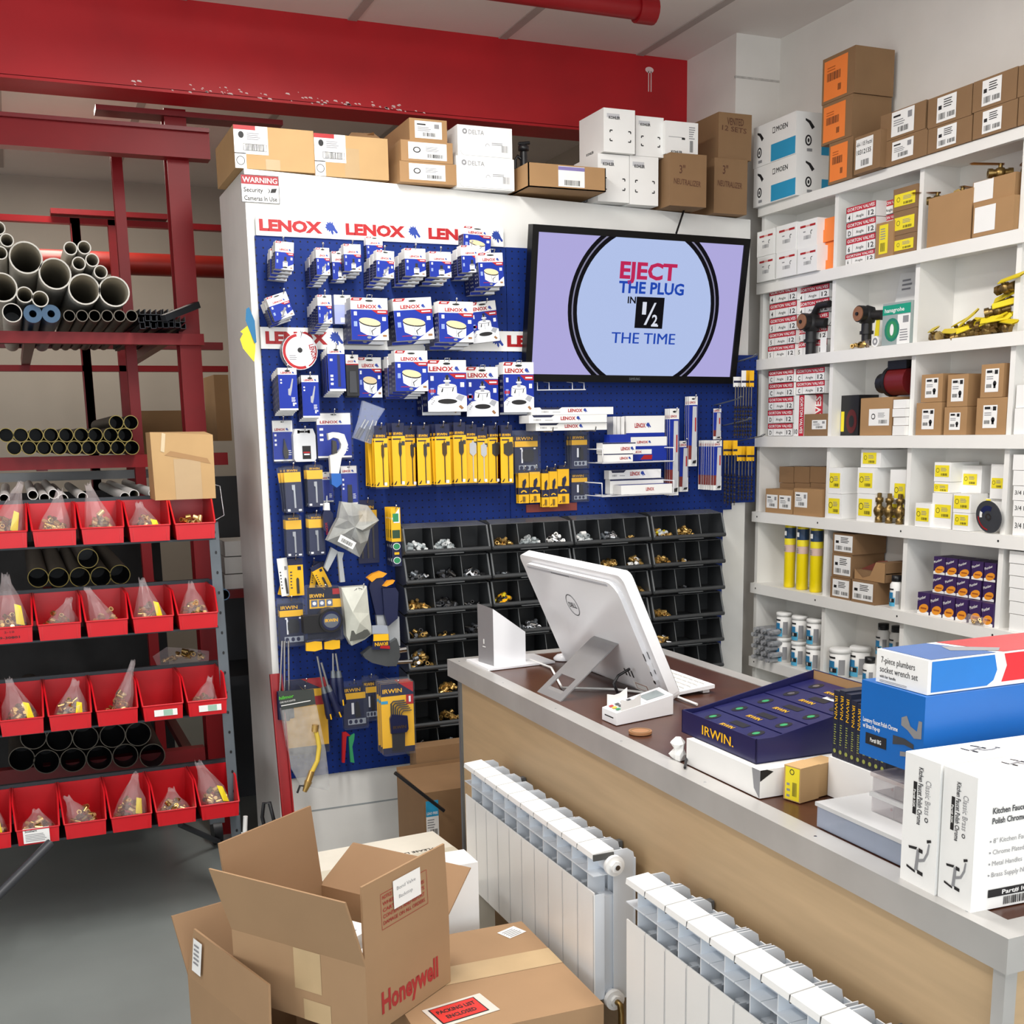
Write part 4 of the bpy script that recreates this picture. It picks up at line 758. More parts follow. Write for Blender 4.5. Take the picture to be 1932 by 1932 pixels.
def k_arbor(w, d, h):
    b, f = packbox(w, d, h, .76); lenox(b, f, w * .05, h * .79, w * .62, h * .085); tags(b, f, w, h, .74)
    b.poly(f, [(0, 0), (w, 0), (w, h * .3), (w * .75, h * .36), (w * .4, h * .33), (w * .15, h * .30), (0, h * .2)], PWHITE, .0006)
    cx = w * .5; b.poly(f, [(cx - w * .24, h * .5), (cx - w * .26, h * .34), (cx - w * .12, h * .30), (cx + w * .12, h * .30), (cx + w * .25, h * .34), (cx + w * .24, h * .5)], PWHITE, .0009)
    b.disc(f, cx, h * .5, w * .24, h * .045, GREYINK, .001, 20); b.disc(f, cx, h * .505, w * .225, h * .038, PWHITE, .0012, 20); b.rect(f, cx - w * .055, h * .5, cx + w * .055, h * .66, mat('print_steel', '#a9abb2', .5), .0014); b.rect(f, cx - w * .09, h * .58, cx + w * .09, h * .61, PWHITE, .0016); b.rect(f, cx - w * .035, h * .62, cx + w * .035, h * .71, INK, .0016)
    b.disc(f, cx, h * .2, w * .25, h * .05, INK, .0012, 20); b.poly(f, [(cx - w * .16, h * .38), (cx - w * .12, h * .38), (cx - w * .10, h * .46), (cx - w * .13, h * .45)], INK, .0012); b.poly(f, [(cx + w * .12, h * .38), (cx + w * .15, h * .4), (cx + w * .17, h * .47), (cx + w * .14, h * .46)], INK, .0012)
    b.rect(f, cx - .0006, h * .32, cx + .0006, h * .44, GREYINK, .0012); b.poly(f, [(w * .78, h * .1), (w * .86, h * .04), (w * .92, h * .07), (w * .84, h * .13)], MATS['print_brown'], .0012); b.rect(f, w * .03, h * .37, w * .2, h * .43, PRED, .0009)
    for i in range(7): b.disc(f, w * (.1 + .03 * (i % 3)), h * (.15 + .03 * i), w * .02, h * .012, GREYINK, .001, 6)
    b.poly(f, [(w * .7, h * .26), (w * .8, h * .34), (w * .95, h * .3), (w * .86, h * .2)], MATS['print_steel'], .001); return b
def k_bit(w, d, h):
    b, f = packbox(w, d, h, .84); b.rect(f, 0, 0, w, h * .04, PAPER, .0008); lenox(b, f, w * .14, h * .865, w * .58, h * .045)
    b.poly(f, [(w * .5, h * .36), (w * .62, h * .34), (w * .7, h * .48), (w * .8, h * .74), (w * .74, h * .75), (w * .6, h * .52), (w * .5, h * .5)], MATS['print_steel'], .0009)
    for x, y in ((.1, .7), (.1, .63), (.72, .14), (.82, .14), (.72, .1)): b.rect(f, w * x, h * y, w * (x + .09), h * (y + .035), PWHITE, .0009)
    b.lines(f, w * .66, h * .2, w * .28, h * .12, 4, PWHITE, .0009); return b
def k_strip(w, d, h):
    b, f = packbox(w, d, h, .84); b.rect(f, w * .05, 0, w, h * .05, PAPER, .0008); lenox(b, f, w * .12, h * .87, w * .56, h * .04); b.rect(f, w * .55, h * .1, w * .72, h * .82, DNAVY, .0009)
    for y in (.14, .24, .32, .68): b.rect(f, w * .12, h * y, w * .28, h * (y + .05), PWHITE, .0009)
    return b
def k_black(w, d, h):
    b = MB(); b.box(-w / 2, w / 2, 0, d, 0, h, BLACK); f = front(w, h); b.rect(f, 0, h * .78, w, h, PAPER); lenox(b, f, w * .1, h * .81, w * .5, h * .05); b.rect(f, 0, h * .75, w, h * .78, PRED, .0008); b.prism([(w * .2, h * .08), (w * .8, h * .08), (w * .75, h * .6), (w * .25, h * .6)], f, .004, DGREY, .004); return b
def k_pale(w, d, h):
    b = MB(); b.box(-w / 2, w / 2, 0, d, 0, h, mat('sun_faded_print', '#a9b2e2', .5, var=.06)); f = front(w, h); b.rect(f, 0, h * .66, w, h, PAPER); b.text(f, 'LENOX', w * .3, h * .69, h * .04, mat('faded_red', '#d8a0a4', .6), w=w * .4); b.rect(f, w * .35, h * .05, w * .75, h * .22, PWHITE); return b
KIND = dict(small=lambda w, d, h: k_small(w, d, h), arb=lambda w, d, h: k_small(w, d, h, True), disc=k_disc, arbor=k_arbor, bit=k_bit, strip=k_strip, black=k_black, pale=k_pale)
def hook(label, x, z, y0, wide=False, tip=.018):
    t = None; b = MB(); y = y0
    if wide:
        b.tube([(x - .009, YP, z + .004), (x - .009, y + .02, z), (x - .009, y, z + tip), (x + .009, y, z + tip), (x + .009, y + .02, z), (x + .009, YP, z + .004)], .0016, CHROME, 5)
    else:
        b.tube([(x, YP, z + .003), (x, y + .015, z), (x, y + .003, z + tip * .5), (x, y, z + tip)], .0017, CHROME, 5); b.lathe([(.0001, -.004), (.0035, -.002), (.0035, .002), (.0001, .004)], CHROME, (x, y, z + tip), 8)
    o = b.build('peg_hook', label='wire hook holding the ' + label, cat='hook'); return o
def hang(name, desc, l, r, t, b_, n, th, kind, tilt=0, slot=True, gap=.001, jit=.012, hk=True, cat='box', wide=False, rn=random.Random(2), back=.006, drop=.18):
    pitch = th + gap; Yf = YP - back - n * pitch; x, w, z, h = fbox(l, r, t, b_, Yf); h = max(h, .02); w = max(w, .012)
    p = None
    for i in range(n):
        lab = desc if n == 1 else '%s, %s from the front' % (desc, ORD[i])
        rot = (0, tilt + (rn.uniform(-jit, jit) if i else 0), 0); loc = (x + (rn.uniform(-.002, .002) if i else 0), Yf + i * pitch, z - i * pitch * drop)
        if p is None:
            p = thing(name, lab, cat, loc, rot=rot); bb = KIND[kind](w, th, h); bb.build('body', p)
            if slot:
                q = MB(); f = front(w, h); q.disc(f, w * .5, h * .93, min(w * .15, .014), h * .022, INK, .0016, 10); q.build('hang_slot', p)
        else: dup(p, loc, rot, lab)
    if hk: hook(desc, x, z + h * .93, Yf - .012, wide)
    return x, z, w, h, Yf
# first row of hole saws
S = 'small hole saw box'
ROW1 = [(519, 552, 455, 508, 4, .036, 'arb', 'first', .07), (598, 622, 467, 518, 5, .031, 'small', 'second', 0), (650, 681, 460, 511, 3, .034, 'arb', 'third', 0), (710, 742, 472, 523, 4, .038, 'small', 'fourth', .05), (765, 803, 468, 520, 4, .038, 'arb', 'fifth', 0), (811, 851, 474, 522, 3, .044, 'arb', 'sixth', 0), (872, 907, 462, 513, 3, .04, 'arb', 'seventh', -.04)]
for l, r, t, b_, n, th, k, o_, tl in ROW1: hang('hole_saw_box', 'small saw box on the %s upper row hook' % o_, l, r, t, b_, n, th, k, tl, slot=k == 'small')
hang('hole_saw_box', 'small saw boxes pushed back left of the third hook stack', 628, 652, 474, 527, 2, .03, 'arb', 0, hk=False)
hang('hole_saw_box', 'single saw box peeping above the fourth hook stack', 692, 722, 446, 488, 1, .03, 'small', 0, hk=False, back=.005)
hang('hole_saw_box', 'big saw box with pale disc by the television top corner', 905, 951, 476, 539, 3, .048, 'disc', -.05, wide=True)
hang('hole_saw_box', 'saw box hanging in front of the upper lettered strip', 874, 925, 427, 480, 1, .05, 'disc', .04, hk=False, back=.012)
# second row
hang('hole_saw_box', 'tilted small saw box on the first second-row hook', 517, 556, 553, 600, 3, .034, 'small', -.33)
hang('hole_saw_box', 'small saw box on the second second-row hook', 601, 626, 556, 610, 5, .031, 'small')
hang('hole_saw_box', 'sun faded single saw box of the second row', 632, 662, 556, 611, 1, .03, 'pale')
hang('hole_saw_box', 'big pale disc saw box left of the tilted one', 664, 732, 561, 641, 2, .055, 'disc', wide=True)
hang('hole_saw_box', 'tilted big pale disc saw box of the second row', 748, 819, 561, 641, 2, .055, 'disc', -.07, hk=False)
hang('hole_saw_box', 'big pale disc saw box right of the tilted one', 829, 893, 568, 645, 3, .05, 'disc')
hang('hole_saw_box', 'tilted arbor saw box at the end of the second row', 893, 943, 568, 645, 1, .045, 'arbor', -.12)
# third row
hang('bit_pack', 'blue strip pack beside the round blade pack', 621, 651, 654, 738, 5, .012, 'strip', gap=.012)
hang('black_pack', 'narrow black blade pack with white top', 655, 677, 669, 747, 2, .012, 'black', gap=.012)
hang('hole_saw_box', 'flat disc saw box behind the narrow black packs', 677, 720, 674, 750, 1, .02, 'disc', wide=True)
hang('hole_saw_box', 'big pale disc saw box in the third row', 747, 807, 661, 738, 4, .04, 'disc', hk=False)
hang('hole_saw_box', 'largest arbor saw box in the third row', 808, 880, 679, 777, 2, .06, 'arbor', wide=True)
hang('hole_saw_box', 'low arbor saw box between two others', 881, 940, 692, 786, 1, .06, 'arbor', wide=True)
hang('hole_saw_box', 'arbor saw box next to the television lower corner', 951, 1007, 683, 778, 2, .04, 'arbor', wide=True)
hang('bit_pack', 'leftmost blue bit pack with white tab', 528, 561, 694, 774, 5, .022, 'bit')
hang('bit_pack', 'second blue bit pack with white tab', 572, 602, 708, 788, 4, .022, 'bit')
# round blade pack
c = PY(566, 663, YP - .06); t = thing('blade_disc_pack', 'round red ringed blade pack over the lower lettered strip', 'pack', (c.x, YP - .06, c.z)); r = .062
f = Fr((0, 0, 0), (1, 0, 0), (0, 0, 1))
b = MB(); b.cyl((0, 0, 0), (0, .02, 0), r, CLEARM, n=12); b.cyl((0, .02, 0), (0, .045, 0), r * .97, mat('blade_grey', '#9b9ba0', .4), n=24); b.build('case', t)
b = MB(); b.disc(f, 0, 0, r * .98, r * .98, PWHITE, .0008, 28); b.ringd(f, 0, 0, r * .80, r * .95, PRED, .0012, 28, 100, 290); b.ringd(f, 0, 0, r * .86, r * .93, PRED, .0012, 28, -60, 20); b.disc(f, 0, .004, r * .14, r * .14, INK, .0014, 12); b.text(f, 'LENOX', r * .5, r * .35, r * .26, PRED, w=r * .8, bold=1.3, rot=-1.35, l=.0014); b.disc(f, -r * .2, r * .3, r * .35, r * .25, mat('print_grey_pale', '#c9cbd2', .5), .0013, 12, .5); b.lines(f, -r * .6, -r * .45, r * .5, r * .3, 3, l=.0014); b.build('card', t)
hook('round red ringed blade pack', c.x + .005, c.z + .045, YP - .075)
# ---- carded tools: navy and yellow
INAVY = mat('card_navy', '#171e42', .4, var=.06); PYEL = mat('card_yellow', '#f7bd1c', .4, var=.04)
TOOLG = mat('tool_gunmetal', '#4c4a48', .35, .7); TOOLS = mat('tool_steel', '#b9bbbe', .28, .85)
def card(name, desc, l, r, t, b_, n, th, style, tilt=0, gap=.002, hk=True, cat='pack', back=.006, jit=.02, rn=random.Random(9), hx=.5):
    pitch = th + gap; Yf = YP - back - n * pitch; x, w, z, h = fbox(l, r, t, b_, Yf); p = None
    for i in range(n):
        lab = desc if n == 1 else '%s, %s from the front' % (desc, ORD[i])
        rot = (0, tilt + (rn.uniform(-jit, jit) if i else 0), 0); loc = (x + (rn.uniform(-.002, .002) if i else 0), Yf + i * pitch, z)
        if p is None:
            p = thing(name, lab, cat, loc, rot=rot); f = Fr((-w / 2, th * .6, 0), (1, 0, 0), (0, 0, 1)); style(p, f, w, h, th)
        else: dup(p, loc, rot, lab)
    if hk: hook(desc, x - w / 2 + w * hx, z + h * .95, Yf - .012)
    return x, z, w, h, Yf
def clam(p, w, h, th, r=.006):
    b = MB(); fr = Fr((-w / 2, 0, 0), (1, 0, 0), (0, 0, 1)); pts = []
    for cx, cy, a in ((w - r, h - r, 0), (r, h - r, 90), (r, r, 180), (w - r, r, 270)):
        for i in range(4): q = math.radians(a + 30 * i); pts.append((cx + r * math.cos(q), cy + r * math.sin(q)))
    b.prism(pts, fr, th, CLEARM); b.build('blister', p)
def sty_blister(tool):
    def s(p, f, w, h, th):
        b = MB(); b.prism([(w * .04, h * .03), (w * .96, h * .03), (w * .96, h * .88), (w * .04, h * .88)], f, .001, INAVY); b.rect(f, w * .06, h * .62, w * .94, h * .75, PYEL); b.text(f, 'IRWIN', w * .12, h * .775, h * .075, PYEL, w=w * .62, bold=1.3)
        b.rect(f, w * .2, h * .08, w * .92, h * .2, mat('print_panel_grey', '#9fa6b2', .5)); 
        for q in (.3, .52, .72): b.disc(f, w * q, h * .14, w * .07, h * .045, INAVY, .001, 10)
        b.build('card', p); b = MB(); tool(b, f, w, h); b.build('tool', p); clam(p, w, h, th)
    return s
def tl_socket(b, f, w, h): b.prism([(w * .38, h * .28), (w * .72, h * .28), (w * .76, h * .36), (w * .76, h * .5), (w * .68, h * .56), (w * .42, h * .56), (w * .34, h * .5), (w * .34, h * .36)], f, .008, BLACK, .008); b.rect(f, w * .3, h * .25, w * .36, h * .56, PWHITE, .001); b.disc(f, w * .3, h * .58, w * .05, h * .02, PWHITE, .001, 8); b.disc(f, w * .82, h * .58, w * .05, h * .02, PWHITE, .001, 8)
def tl_long(b, f, w, h): b.prism([(w * .5, h * .24), (w * .7, h * .24), (w * .66, h * .5), (w * .62, h * .56), (w * .54, h * .56), (w * .5, h * .5)], f, .008, BLACK, .008); b.rect(f, w * .36, h * .3, w * .46, h * .54, PWHITE, .001)
card('socket_pack', 'clear blister pack of black sockets left of the plastic pack pair', 972, 1020, 812, 895, 2, .022, sty_blister(tl_socket), hx=.7)
card('socket_pack', 'clear blister pack of bit holders below the long white boxes', 1079, 1112, 812, 885, 3, .018, sty_blister(tl_long), hx=.5)
card('socket_pack', 'lower grey blister pack hanging below the bit holders', 1079, 1112, 887, 948, 1, .018, sty_blister(tl_long), hk=False)
card('socket_pack', 'left navy blister pack with black adapter near the partition edge', 529, 577, 1131, 1222, 2, .02, sty_blister(tl_socket), hx=.5)
card('socket_pack', 'clear blister pack with black adapter left of the hex keys', 650, 695, 1288, 1378, 1, .024, sty_blister(tl_long), hx=.45)
card('socket_pack', 'darker blister pack half behind the adapter pack', 688, 716, 1277, 1362, 1, .02, sty_blister(tl_long), back=.004)
# spade bits
def spade(bladew, bm, rust=0):
    def s(p, f, w, h, th):
        H = h * .80
        b = MB(); b.prism([(0, h * .03), (w, h * .03), (w, H), (0, H)], f, .0012, PYEL); b.rect(f, 0, 0, w, h * .03, INAVY); b.rect(f, w * .08, H * .93, w * .7, H * .955, INAVY, .0008); b.poly(f, [(w * .06, h * .05), (w * .2, h * .05), (w * .3, h * .10), (w * .26, h * .11)], INK, .0008); b.rect(f, w * .66, h * .05, w * .86, h * .1, PWHITE, .0008); b.rect(f, w * .72, H * .82, w * .96, H * .9, DGREY, .0008); b.build('card', p)
        b = MB(); b.prism([(w * .05, H), (w * .95, H), (w * .95, h), (w * .05, h)], f, .001, INAVY); b.text(f, 'IRWIN', w * .14, H + h * .015, h * .045, PYEL, w=w * .66, bold=1.3); b.disc(f, w * .5, h * .95, w * .16, h * .018, INK, .0009, 8); b.build('header', p)
        cx = w * .6; q = bladew * w / 2; b = MB(); b.prism([(cx - w * .035, h * .06), (cx + w * .035, h * .06), (cx + w * .035, H * .6), (cx + q, H * .66), (cx + q, H * .86), (cx + q * .3, H * .88), (cx, H * .93), (cx - q * .3, H * .88), (cx - q, H * .86), (cx - q, H * .66), (cx - w * .035, H * .6)], f, .002, bm, .003); b.build('spade_bit', p)
    return s
BRONZE = mat('bit_bronze', '#5c4a35', .35, .7); WB = mat('bit_pale', '#c9ccd2', .3, .6)
SPADE = [(710, 733, 803, 923, 5, .2, BRONZE), (743, 766, 798, 921, 4, .22, TOOLG), (766, 788, 803, 921, 3, .26, TOOLG), (790, 813, 803, 919, 4, .24, TOOLG), (824, 851, 800, 918, 5, .3, BRONZE), (858, 881, 797, 916, 4, .36, TOOLG), (881, 902, 801, 915, 3, .56, WB), (902, 922, 806, 915, 3, .52, WB), (924, 945, 803, 915, 3, .6, TOOLG), (947, 969, 802, 915, 4, .74, TOOLG)]
for i, (l, r, t, b_, n, bw, bm) in enumerate(SPADE): card('spade_bit_card', 'yellow spade bit card, hook %s from the left' % ORD[i], l, r, t, b_, n, .008, spade(bw, bm), gap=.022, jit=.05)
# yellow bit packs below
def bitpack(p, f, w, h, th):
    b = MB(); b.prism([(0, 0), (w, 0), (w, h * .9), (0, h * .9)], f, .001, PYEL); b.rect(f, w * .1, h * .9, w * .9, h, INAVY); b.rect(f, 0, h * .26, w, h * .46, INAVY); b.ringd(f, w * .5, h * .28, w * .2, w * .32, PYEL, .0009, 10, 20, 160); b.poly(f, [(w * .1, h * .04), (w * .25, h * .04), (w * .35, h * .1)], INK); b.build('card', p)
    b = MB(); b.prism([(w * .38, h * .05), (w * .6, h * .05), (w * .6, h * .2), (w * .38, h * .2)], f, .004, BRASSD, .005); b.prism([(w * .34, h * .5), (w * .5, h * .42), (w * .72, h * .62), (w * .66, h * .72), (w * .4, h * .66)], f, .004, INAVY, .005); b.build('tool', p)
for i, (l, r, t, b_) in enumerate(((980, 999, 886, 950), (1001, 1020, 884, 949), (1024, 1037, 886, 957), (1038, 1053, 882, 957), (1054, 1075, 878, 951))): card('hole_bit_card', 'small yellow bit card, hook %s below the blister packs' % ORD[i], l, r, t, b_, 2, .01, bitpack, gap=.012)
# navy fan of slim packs
def slim(tool=True):
    def s(p, f, w, h, th):
        b = MB(); b.prism([(w * .02, 0), (w * .98, 0), (w * .94, h * .7), (w * .06, h * .7)], f, .0012, INAVY); b.rect(f, w * .02, h * .66, w * .98, h * .87, PYEL, .0008); b.prism([(w * .1, h * .86), (w * .9, h * .86), (w * .9, h), (w * .1, h)], f, .001, INAVY); b.text(f, 'IRWIN', w * .2, h * .885, h * .05, PYEL, w=w * .6, bold=1.2, l=.001); b.rect(f, w * .1, h * .03, w * .26, h * .08, PWHITE, .0008); b.rect(f, w * .74, h * .03, w * .92, h * .07, PWHITE, .0008); b.build('card', p)
        b = MB(); b.prism([(w * .5, h * .1), (w * .6, h * .1), (w * .6, h * .6), (w * .42, h * .6), (w * .42, h * .5), (w * .5, h * .48)], f, .003, TOOLS, .004); b.build('blade', p)
        clam(p, w, h * .98, th, .003)
    return s
card('blade_pack', 'navy pack of the left fan below the step bit', 541, 571, 880, 968, 4, .01, slim(), tilt=-.02, gap=.014, jit=.09)
card('blade_pack', 'navy pack of the right fan below the grey case', 582, 611, 877, 957, 3, .01, slim(), gap=.012, jit=.04)
card('blade_pack', 'lower left navy pack above the yellow taps', 542, 571, 972, 1052, 3, .01, slim(), gap=.012, jit=.02)
card('blade_pack', 'lower right navy pack above the yellow taps', 585, 613, 970, 1048, 3, .01, slim(), gap=.012, jit=.02)
# blue blister cards with white tops
def bluecard(tool, top=.8):
    def s(p, f, w, h, th):
        b = MB(); b.prism([(w * .03, h * .04), (w * .97, h * .04), (w * .97, h * .98), (w * .03, h * .98)], f, .001, PAPER); b.rect(f, w * .03, h * .08, w * .97, h * top, PBLUE, .0005); lenox(b, f, w * .12, h * (top + .03), w * .5, h * .055)
        for y in (.62, .5, .4): b.rect(f, w * .1, h * y, w * .2, h * (y + .05), PWHITE, .0009)
        b.lines(f, w * .7, h * .18, w * .22, h * .14, 3, PWHITE, .0009); b.disc(f, w * .5, h * .95, w * .09, h * .014, INK, .0009, 10); b.build('card', p)
        if tool: b = MB(); tool(b, f, w, h); b.build('tool', p)
        clam(p, w, h, th)
    return s
def tl_cone(b, f, w, h): b.prism([(w * .52, h * .56), (w * .62, h * .36), (w * .7, h * .26), (w * .66, h * .1), (w * .5, h * .1), (w * .44, h * .26), (w * .48, h * .4)], f, .016, TOOLG, .016)
def tl_rod(b, f, w, h): b.prism([(w * .36, h * .08), (w * .64, h * .08), (w * .62, h * .52), (w * .38, h * .52)], f, .008, BLACK, .008)
card('step_bit_pack', 'clear blister pack with dark cone bit at the left edge', 518, 556, 792, 874, 1, .026, bluecard(tl_cone, .72))
card('tool_pack', 'blue tubing cutter card with white top', 600, 666, 778, 868, 1, .02, bluecard(None, .74), back=.02)
card('tool_pack', 'blue card with black rod right of the white cutter', 646, 676, 878, 955, 1, .014, bluecard(tl_rod, .8), hx=.5)
card('tool_pack', 'blue card behind the navy handled driver', 603, 630, 890, 950, 1, .012, bluecard(None, .74), hk=False)
c = PY(575, 840, YP - .05); t = thing('blade_case', 'grey white plastic case with black label on a hook', 'case', (c.x, YP - .05, c.z)); WC = mat('case_grey', '#d5d7da', .4); w, h = .078, .112
b = MB(); b.prism([(-w / 2 + .006, -h / 2), (w / 2 - .006, -h / 2), (w / 2, -h / 2 + .01), (w / 2, h / 2 - .022), (w / 2 - .008, h / 2), (-w / 2 + .008, h / 2), (-w / 2, h / 2 - .022), (-w / 2, -h / 2 + .01)], f, .03, WC); b.build('case', t)
b = MB(); b.rect(f, -w * .12, -h * .42, w * .26, -h * .02, INK); b.rect(f, -w * .08, -h * .24, w * .22, -h * .2, PRED, .0009); b.rect(f, -w * .05, -h * .3, w * .2, -h * .26, PWHITE, .0009); b.build('label', t)
b = MB(); b.rect(f, -w * .3, h * .38, w * .26, h * .44, INK); b.rect(f, -w * .3, h * .36, -w * .2, h * .46, INK); b.rect(f, w * .16, h * .36, w * .26, h * .46, INK); b.build('hang_slot', t); hook('grey white plastic case', c.x, c.z + h * .4, YP - .07)
# ---- one-off tools on the left pegboard: outlines stand at their own depth and thickness
def at(pts, Y, s, ox, oy): return [PY(ox + x / s, oy + y / s, Y) for x, y in pts]
def slab(b, P, d, m, o):
    'outline of points on a plane y=const, thickness d backwards, relative to o'
    fr = Fr((0, P[0].y - o.y, 0), (1, 0, 0), (0, 0, 1)); pts = [(p.x - o.x, p.z - o.z) for p in P]
    a = sum(pts[i][0] * pts[(i + 1) % len(pts)][1] - pts[(i + 1) % len(pts)][0] * pts[i][1] for i in range(len(pts)))
    return b.prism(pts if a > 0 else pts[::-1], fr, d, m)
def oneoff(name, label, cat, c, Y): 
    o = PY(c[0], c[1], Y); return thing(name, label, cat, o), o
A = (6.04, 480, 740); B_ = (6.04, 480, 960); C_ = (4.6, 480, 1200)
IVORY = mat('ivory_cast', '#e4e2da', .35); HBLUE = mat('handle_blue', '#1f5fb0', .35); GREYCAST = mat('grey_cast', '#b3b7ba', .4, .2)
t, o = oneoff('tubing_cutter', 'ivory tubing cutter with blue handle hanging in front of its card', 'tool', (640, 870), 3.97)
b = MB(); slab(b, at([(840, 470), (900, 455), (960, 460), (1025, 480), (1068, 600), (1040, 690), (995, 750), (965, 925), (872, 925), (860, 730), (900, 705), (950, 690), (985, 640), (990, 590), (960, 530), (900, 515), (848, 545)], 3.97, *A), .022, IVORY, o); b.build('frame', t)
b = MB(); slab(b, at([(890, 545), (935, 560), (945, 690), (890, 710)], 3.968, *A), .018, TOOLG, o); b.build('roller_block', t)
b = MB(); slab(b, at([(876, 925), (985, 925), (1000, 1040), (940, 1088), (882, 1050)], 3.966, *A), .028, HBLUE, o); b.build('handle', t)
t, o = oneoff('driver', 'navy and white handled driver below the tubing cutter', 'tool', (620, 980), 3.99)
b = MB(); slab(b, at([(800, 1262), (855, 1262), (862, 1345), (795, 1345)], 3.99, *A), .018, PAPER, o); b.build('collar', t)
b = MB(); slab(b, at([(795, 1345), (862, 1345), (897, 1385), (906, 1560), (850, 1612), (790, 1572), (780, 1390)], 3.988, *A), .024, INAVY, o); b.text(Fr((PY(620, 996, 3.987).x - o.x, -.0028, PY(620, 996, 3.987).z - o.z), (1, 0, 0), (0, 0, 1)), 'LENOX', .0, -.03, .009, PRED, w=.05, rot=1.65, l=.0); b.build('handle', t)
b = MB(); slab(b, at([(820, 1180), (832, 1180), (834, 1262), (818, 1262)], 3.995, *A), .006, TOOLS, o); b.build('shaft', t)
t, o = oneoff('bit_bag', 'clear bag of four silver bits hanging askew over the spade bits', 'bag', (697, 800), 3.97)
for p, q in (((1265, 310), (1150, 520)), ((1300, 325), (1182, 530)), ((1352, 320), (1265, 555)), ((1392, 330), (1315, 575))):
    b = MB(); P = at([p, q], 3.975, *A); m_ = P[0].lerp(P[1], .45); b.cyl(P[0] - o, m_ - o, .0035, TOOLS); b.cyl(m_ - o, P[1] - o, .0055, TOOLG); b.cyl(P[1] - o - (P[1] - P[0]) * .12, P[1] - o, .005, TOOLS); b.build('bit', t)
b = MB(); slab(b, at([(1240, 95), (1490, 190), (1400, 330), (1330, 590), (1130, 520), (1195, 320)], 3.965, *A), .02, mat('thin_clear_bag', '#d3dcf0', .1, alpha=.2, var=0), o); b.build('bag', t)
GBAG = mat('grey_poly_bag', '#a8a9a4', .3, alpha=.86, var=.18, scale=25)
t, o = oneoff('poly_bag', 'crumpled grey poly bag with barcode sticker over the blade packs', 'bag', (660, 1000), 3.93)
P = at([(990, 1245), (1100, 1262), (1290, 1290), (1420, 1460), (1320, 1560), (1290, 1690), (1200, 1880), (1060, 1800), (830, 1690), (900, 1540), (960, 1430)], 3.93, *A)
b = MB(); c0 = sum(P, Vector()) / len(P) - o; rn = random.Random(4); vs = [p - o for p in P]; mids = [(v + c0) / 2 + Vector((rn.uniform(-.01, .01), rn.uniform(-.035, .0), rn.uniform(-.01, .01))) for v in vs]; bk = [v + Vector((0, .03, 0)) for v in vs]; n = len(vs)
b.add(vs + mids + [c0 + Vector((0, -.025, 0))] + bk, [(i, (i + 1) % n, n + (i + 1) % n, n + i) for i in range(n)] + [(n + i, n + (i + 1) % n, 2 * n) for i in range(n)] + [(i, 2 * n + 1 + i, 2 * n + 1 + (i + 1) % n, (i + 1) % n) for i in range(n)], GBAG); b.build('bag', t)
b = MB(); P = at([(985, 1620), (1162, 1715), (1120, 1792), (948, 1700)], 3.885, *A); slab(b, P, .001, PAPER, o); u = (P[1] - P[0]).normalized(); v = (P[0] - P[3]).normalized(); f = Fr(P[3] - o, u, v); W = (P[1] - P[0]).length; H = (P[0] - P[3]).length; f.n = Vector((0, -1, 0)); b.bars(f, W * .15, H * .2, W * .7, H * .5, n=14, l=.0008); b.build('label', t)
t, o = oneoff('caulking_frame', 'grey metal tool arms sticking out below the poly bag', 'tool', (640, 1065), 3.96)
b = MB(); slab(b, at([(880, 440), (955, 485), (835, 715), (798, 668)], 3.96, *B_), .016, GREYCAST, o); b.build('arm', t)
b = MB(); slab(b, at([(945, 485), (1020, 500), (1002, 570), (1034, 832), (980, 838), (958, 600)], 3.955, *B_), .016, GREYCAST, o); b.build('arm', t)
def blades(p, f, w, h, th):
    b = MB(); b.prism([(0, 0), (w, 0), (w, h * .84), (0, h * .84)], f, .0012, INAVY); b.rect(f, w * .1, h * .66, w * .95, h * .84, PYEL); b.prism([(w * .15, h * .84), (w * .85, h * .84), (w * .85, h), (w * .15, h)], f, .001, INAVY); b.text(f, 'IRWIN', w * .2, h * .86, h * .05, PYEL, w=w * .6, bold=1.2); b.build('card', p)
    for k in range(3): b = MB(); b.prism([(w * (.16 + .27 * k), h * .08), (w * (.24 + .27 * k), h * .08), (w * (.24 + .27 * k), h * .58), (w * (.16 + .27 * k), h * .58)], f, .002, TOOLG, .003); b.build('blade', p)
card('blade_pack', 'navy pack of three long blades behind the poly bag', 678, 715, 944, 1064, 1, .012, blades, back=.01)
def greens(p, f, w, h, th):
    b = MB(); b.prism([(0, h * .42), (w, h * .42), (w, h), (0, h)], f, .0012, PYEL); b.poly(f, [(w * .1, h * .82), (w * .9, h * .99), (w * .9, h * .74), (w * .3, h * .74)], PWHITE); b.rect(f, w * .2, h * .76, w * .8, h * .9, GREEN, .0009); b.rect(f, w * .1, h * .48, w * .9, h * .62, mat('dark_green_print', '#2c4a34', .5), .0009); b.build('card', p)
    b = MB(); b.prism([(0, 0), (w, 0), (w, h * .42), (0, h * .42)], f, .0012, INAVY); b.disc(f, w * .5, h * .34, w * .4, h * .06, PWHITE); b.disc(f, w * .5, h * .34, w * .34, h * .05, GREEN, .0009); b.disc(f, w * .5, h * .1, w * .4, h * .06, PWHITE); b.disc(f, w * .5, h * .1, w * .34, h * .05, GREEN, .0009); b.rect(f, w * .25, h * .2, w * .75, h * .24, PYEL); b.build('lower_card', p)
card('blade_card', 'yellow white and green blade card beside the drawer bins', 741, 757, 958, 1069, 4, .004, greens, gap=.018, jit=.01)
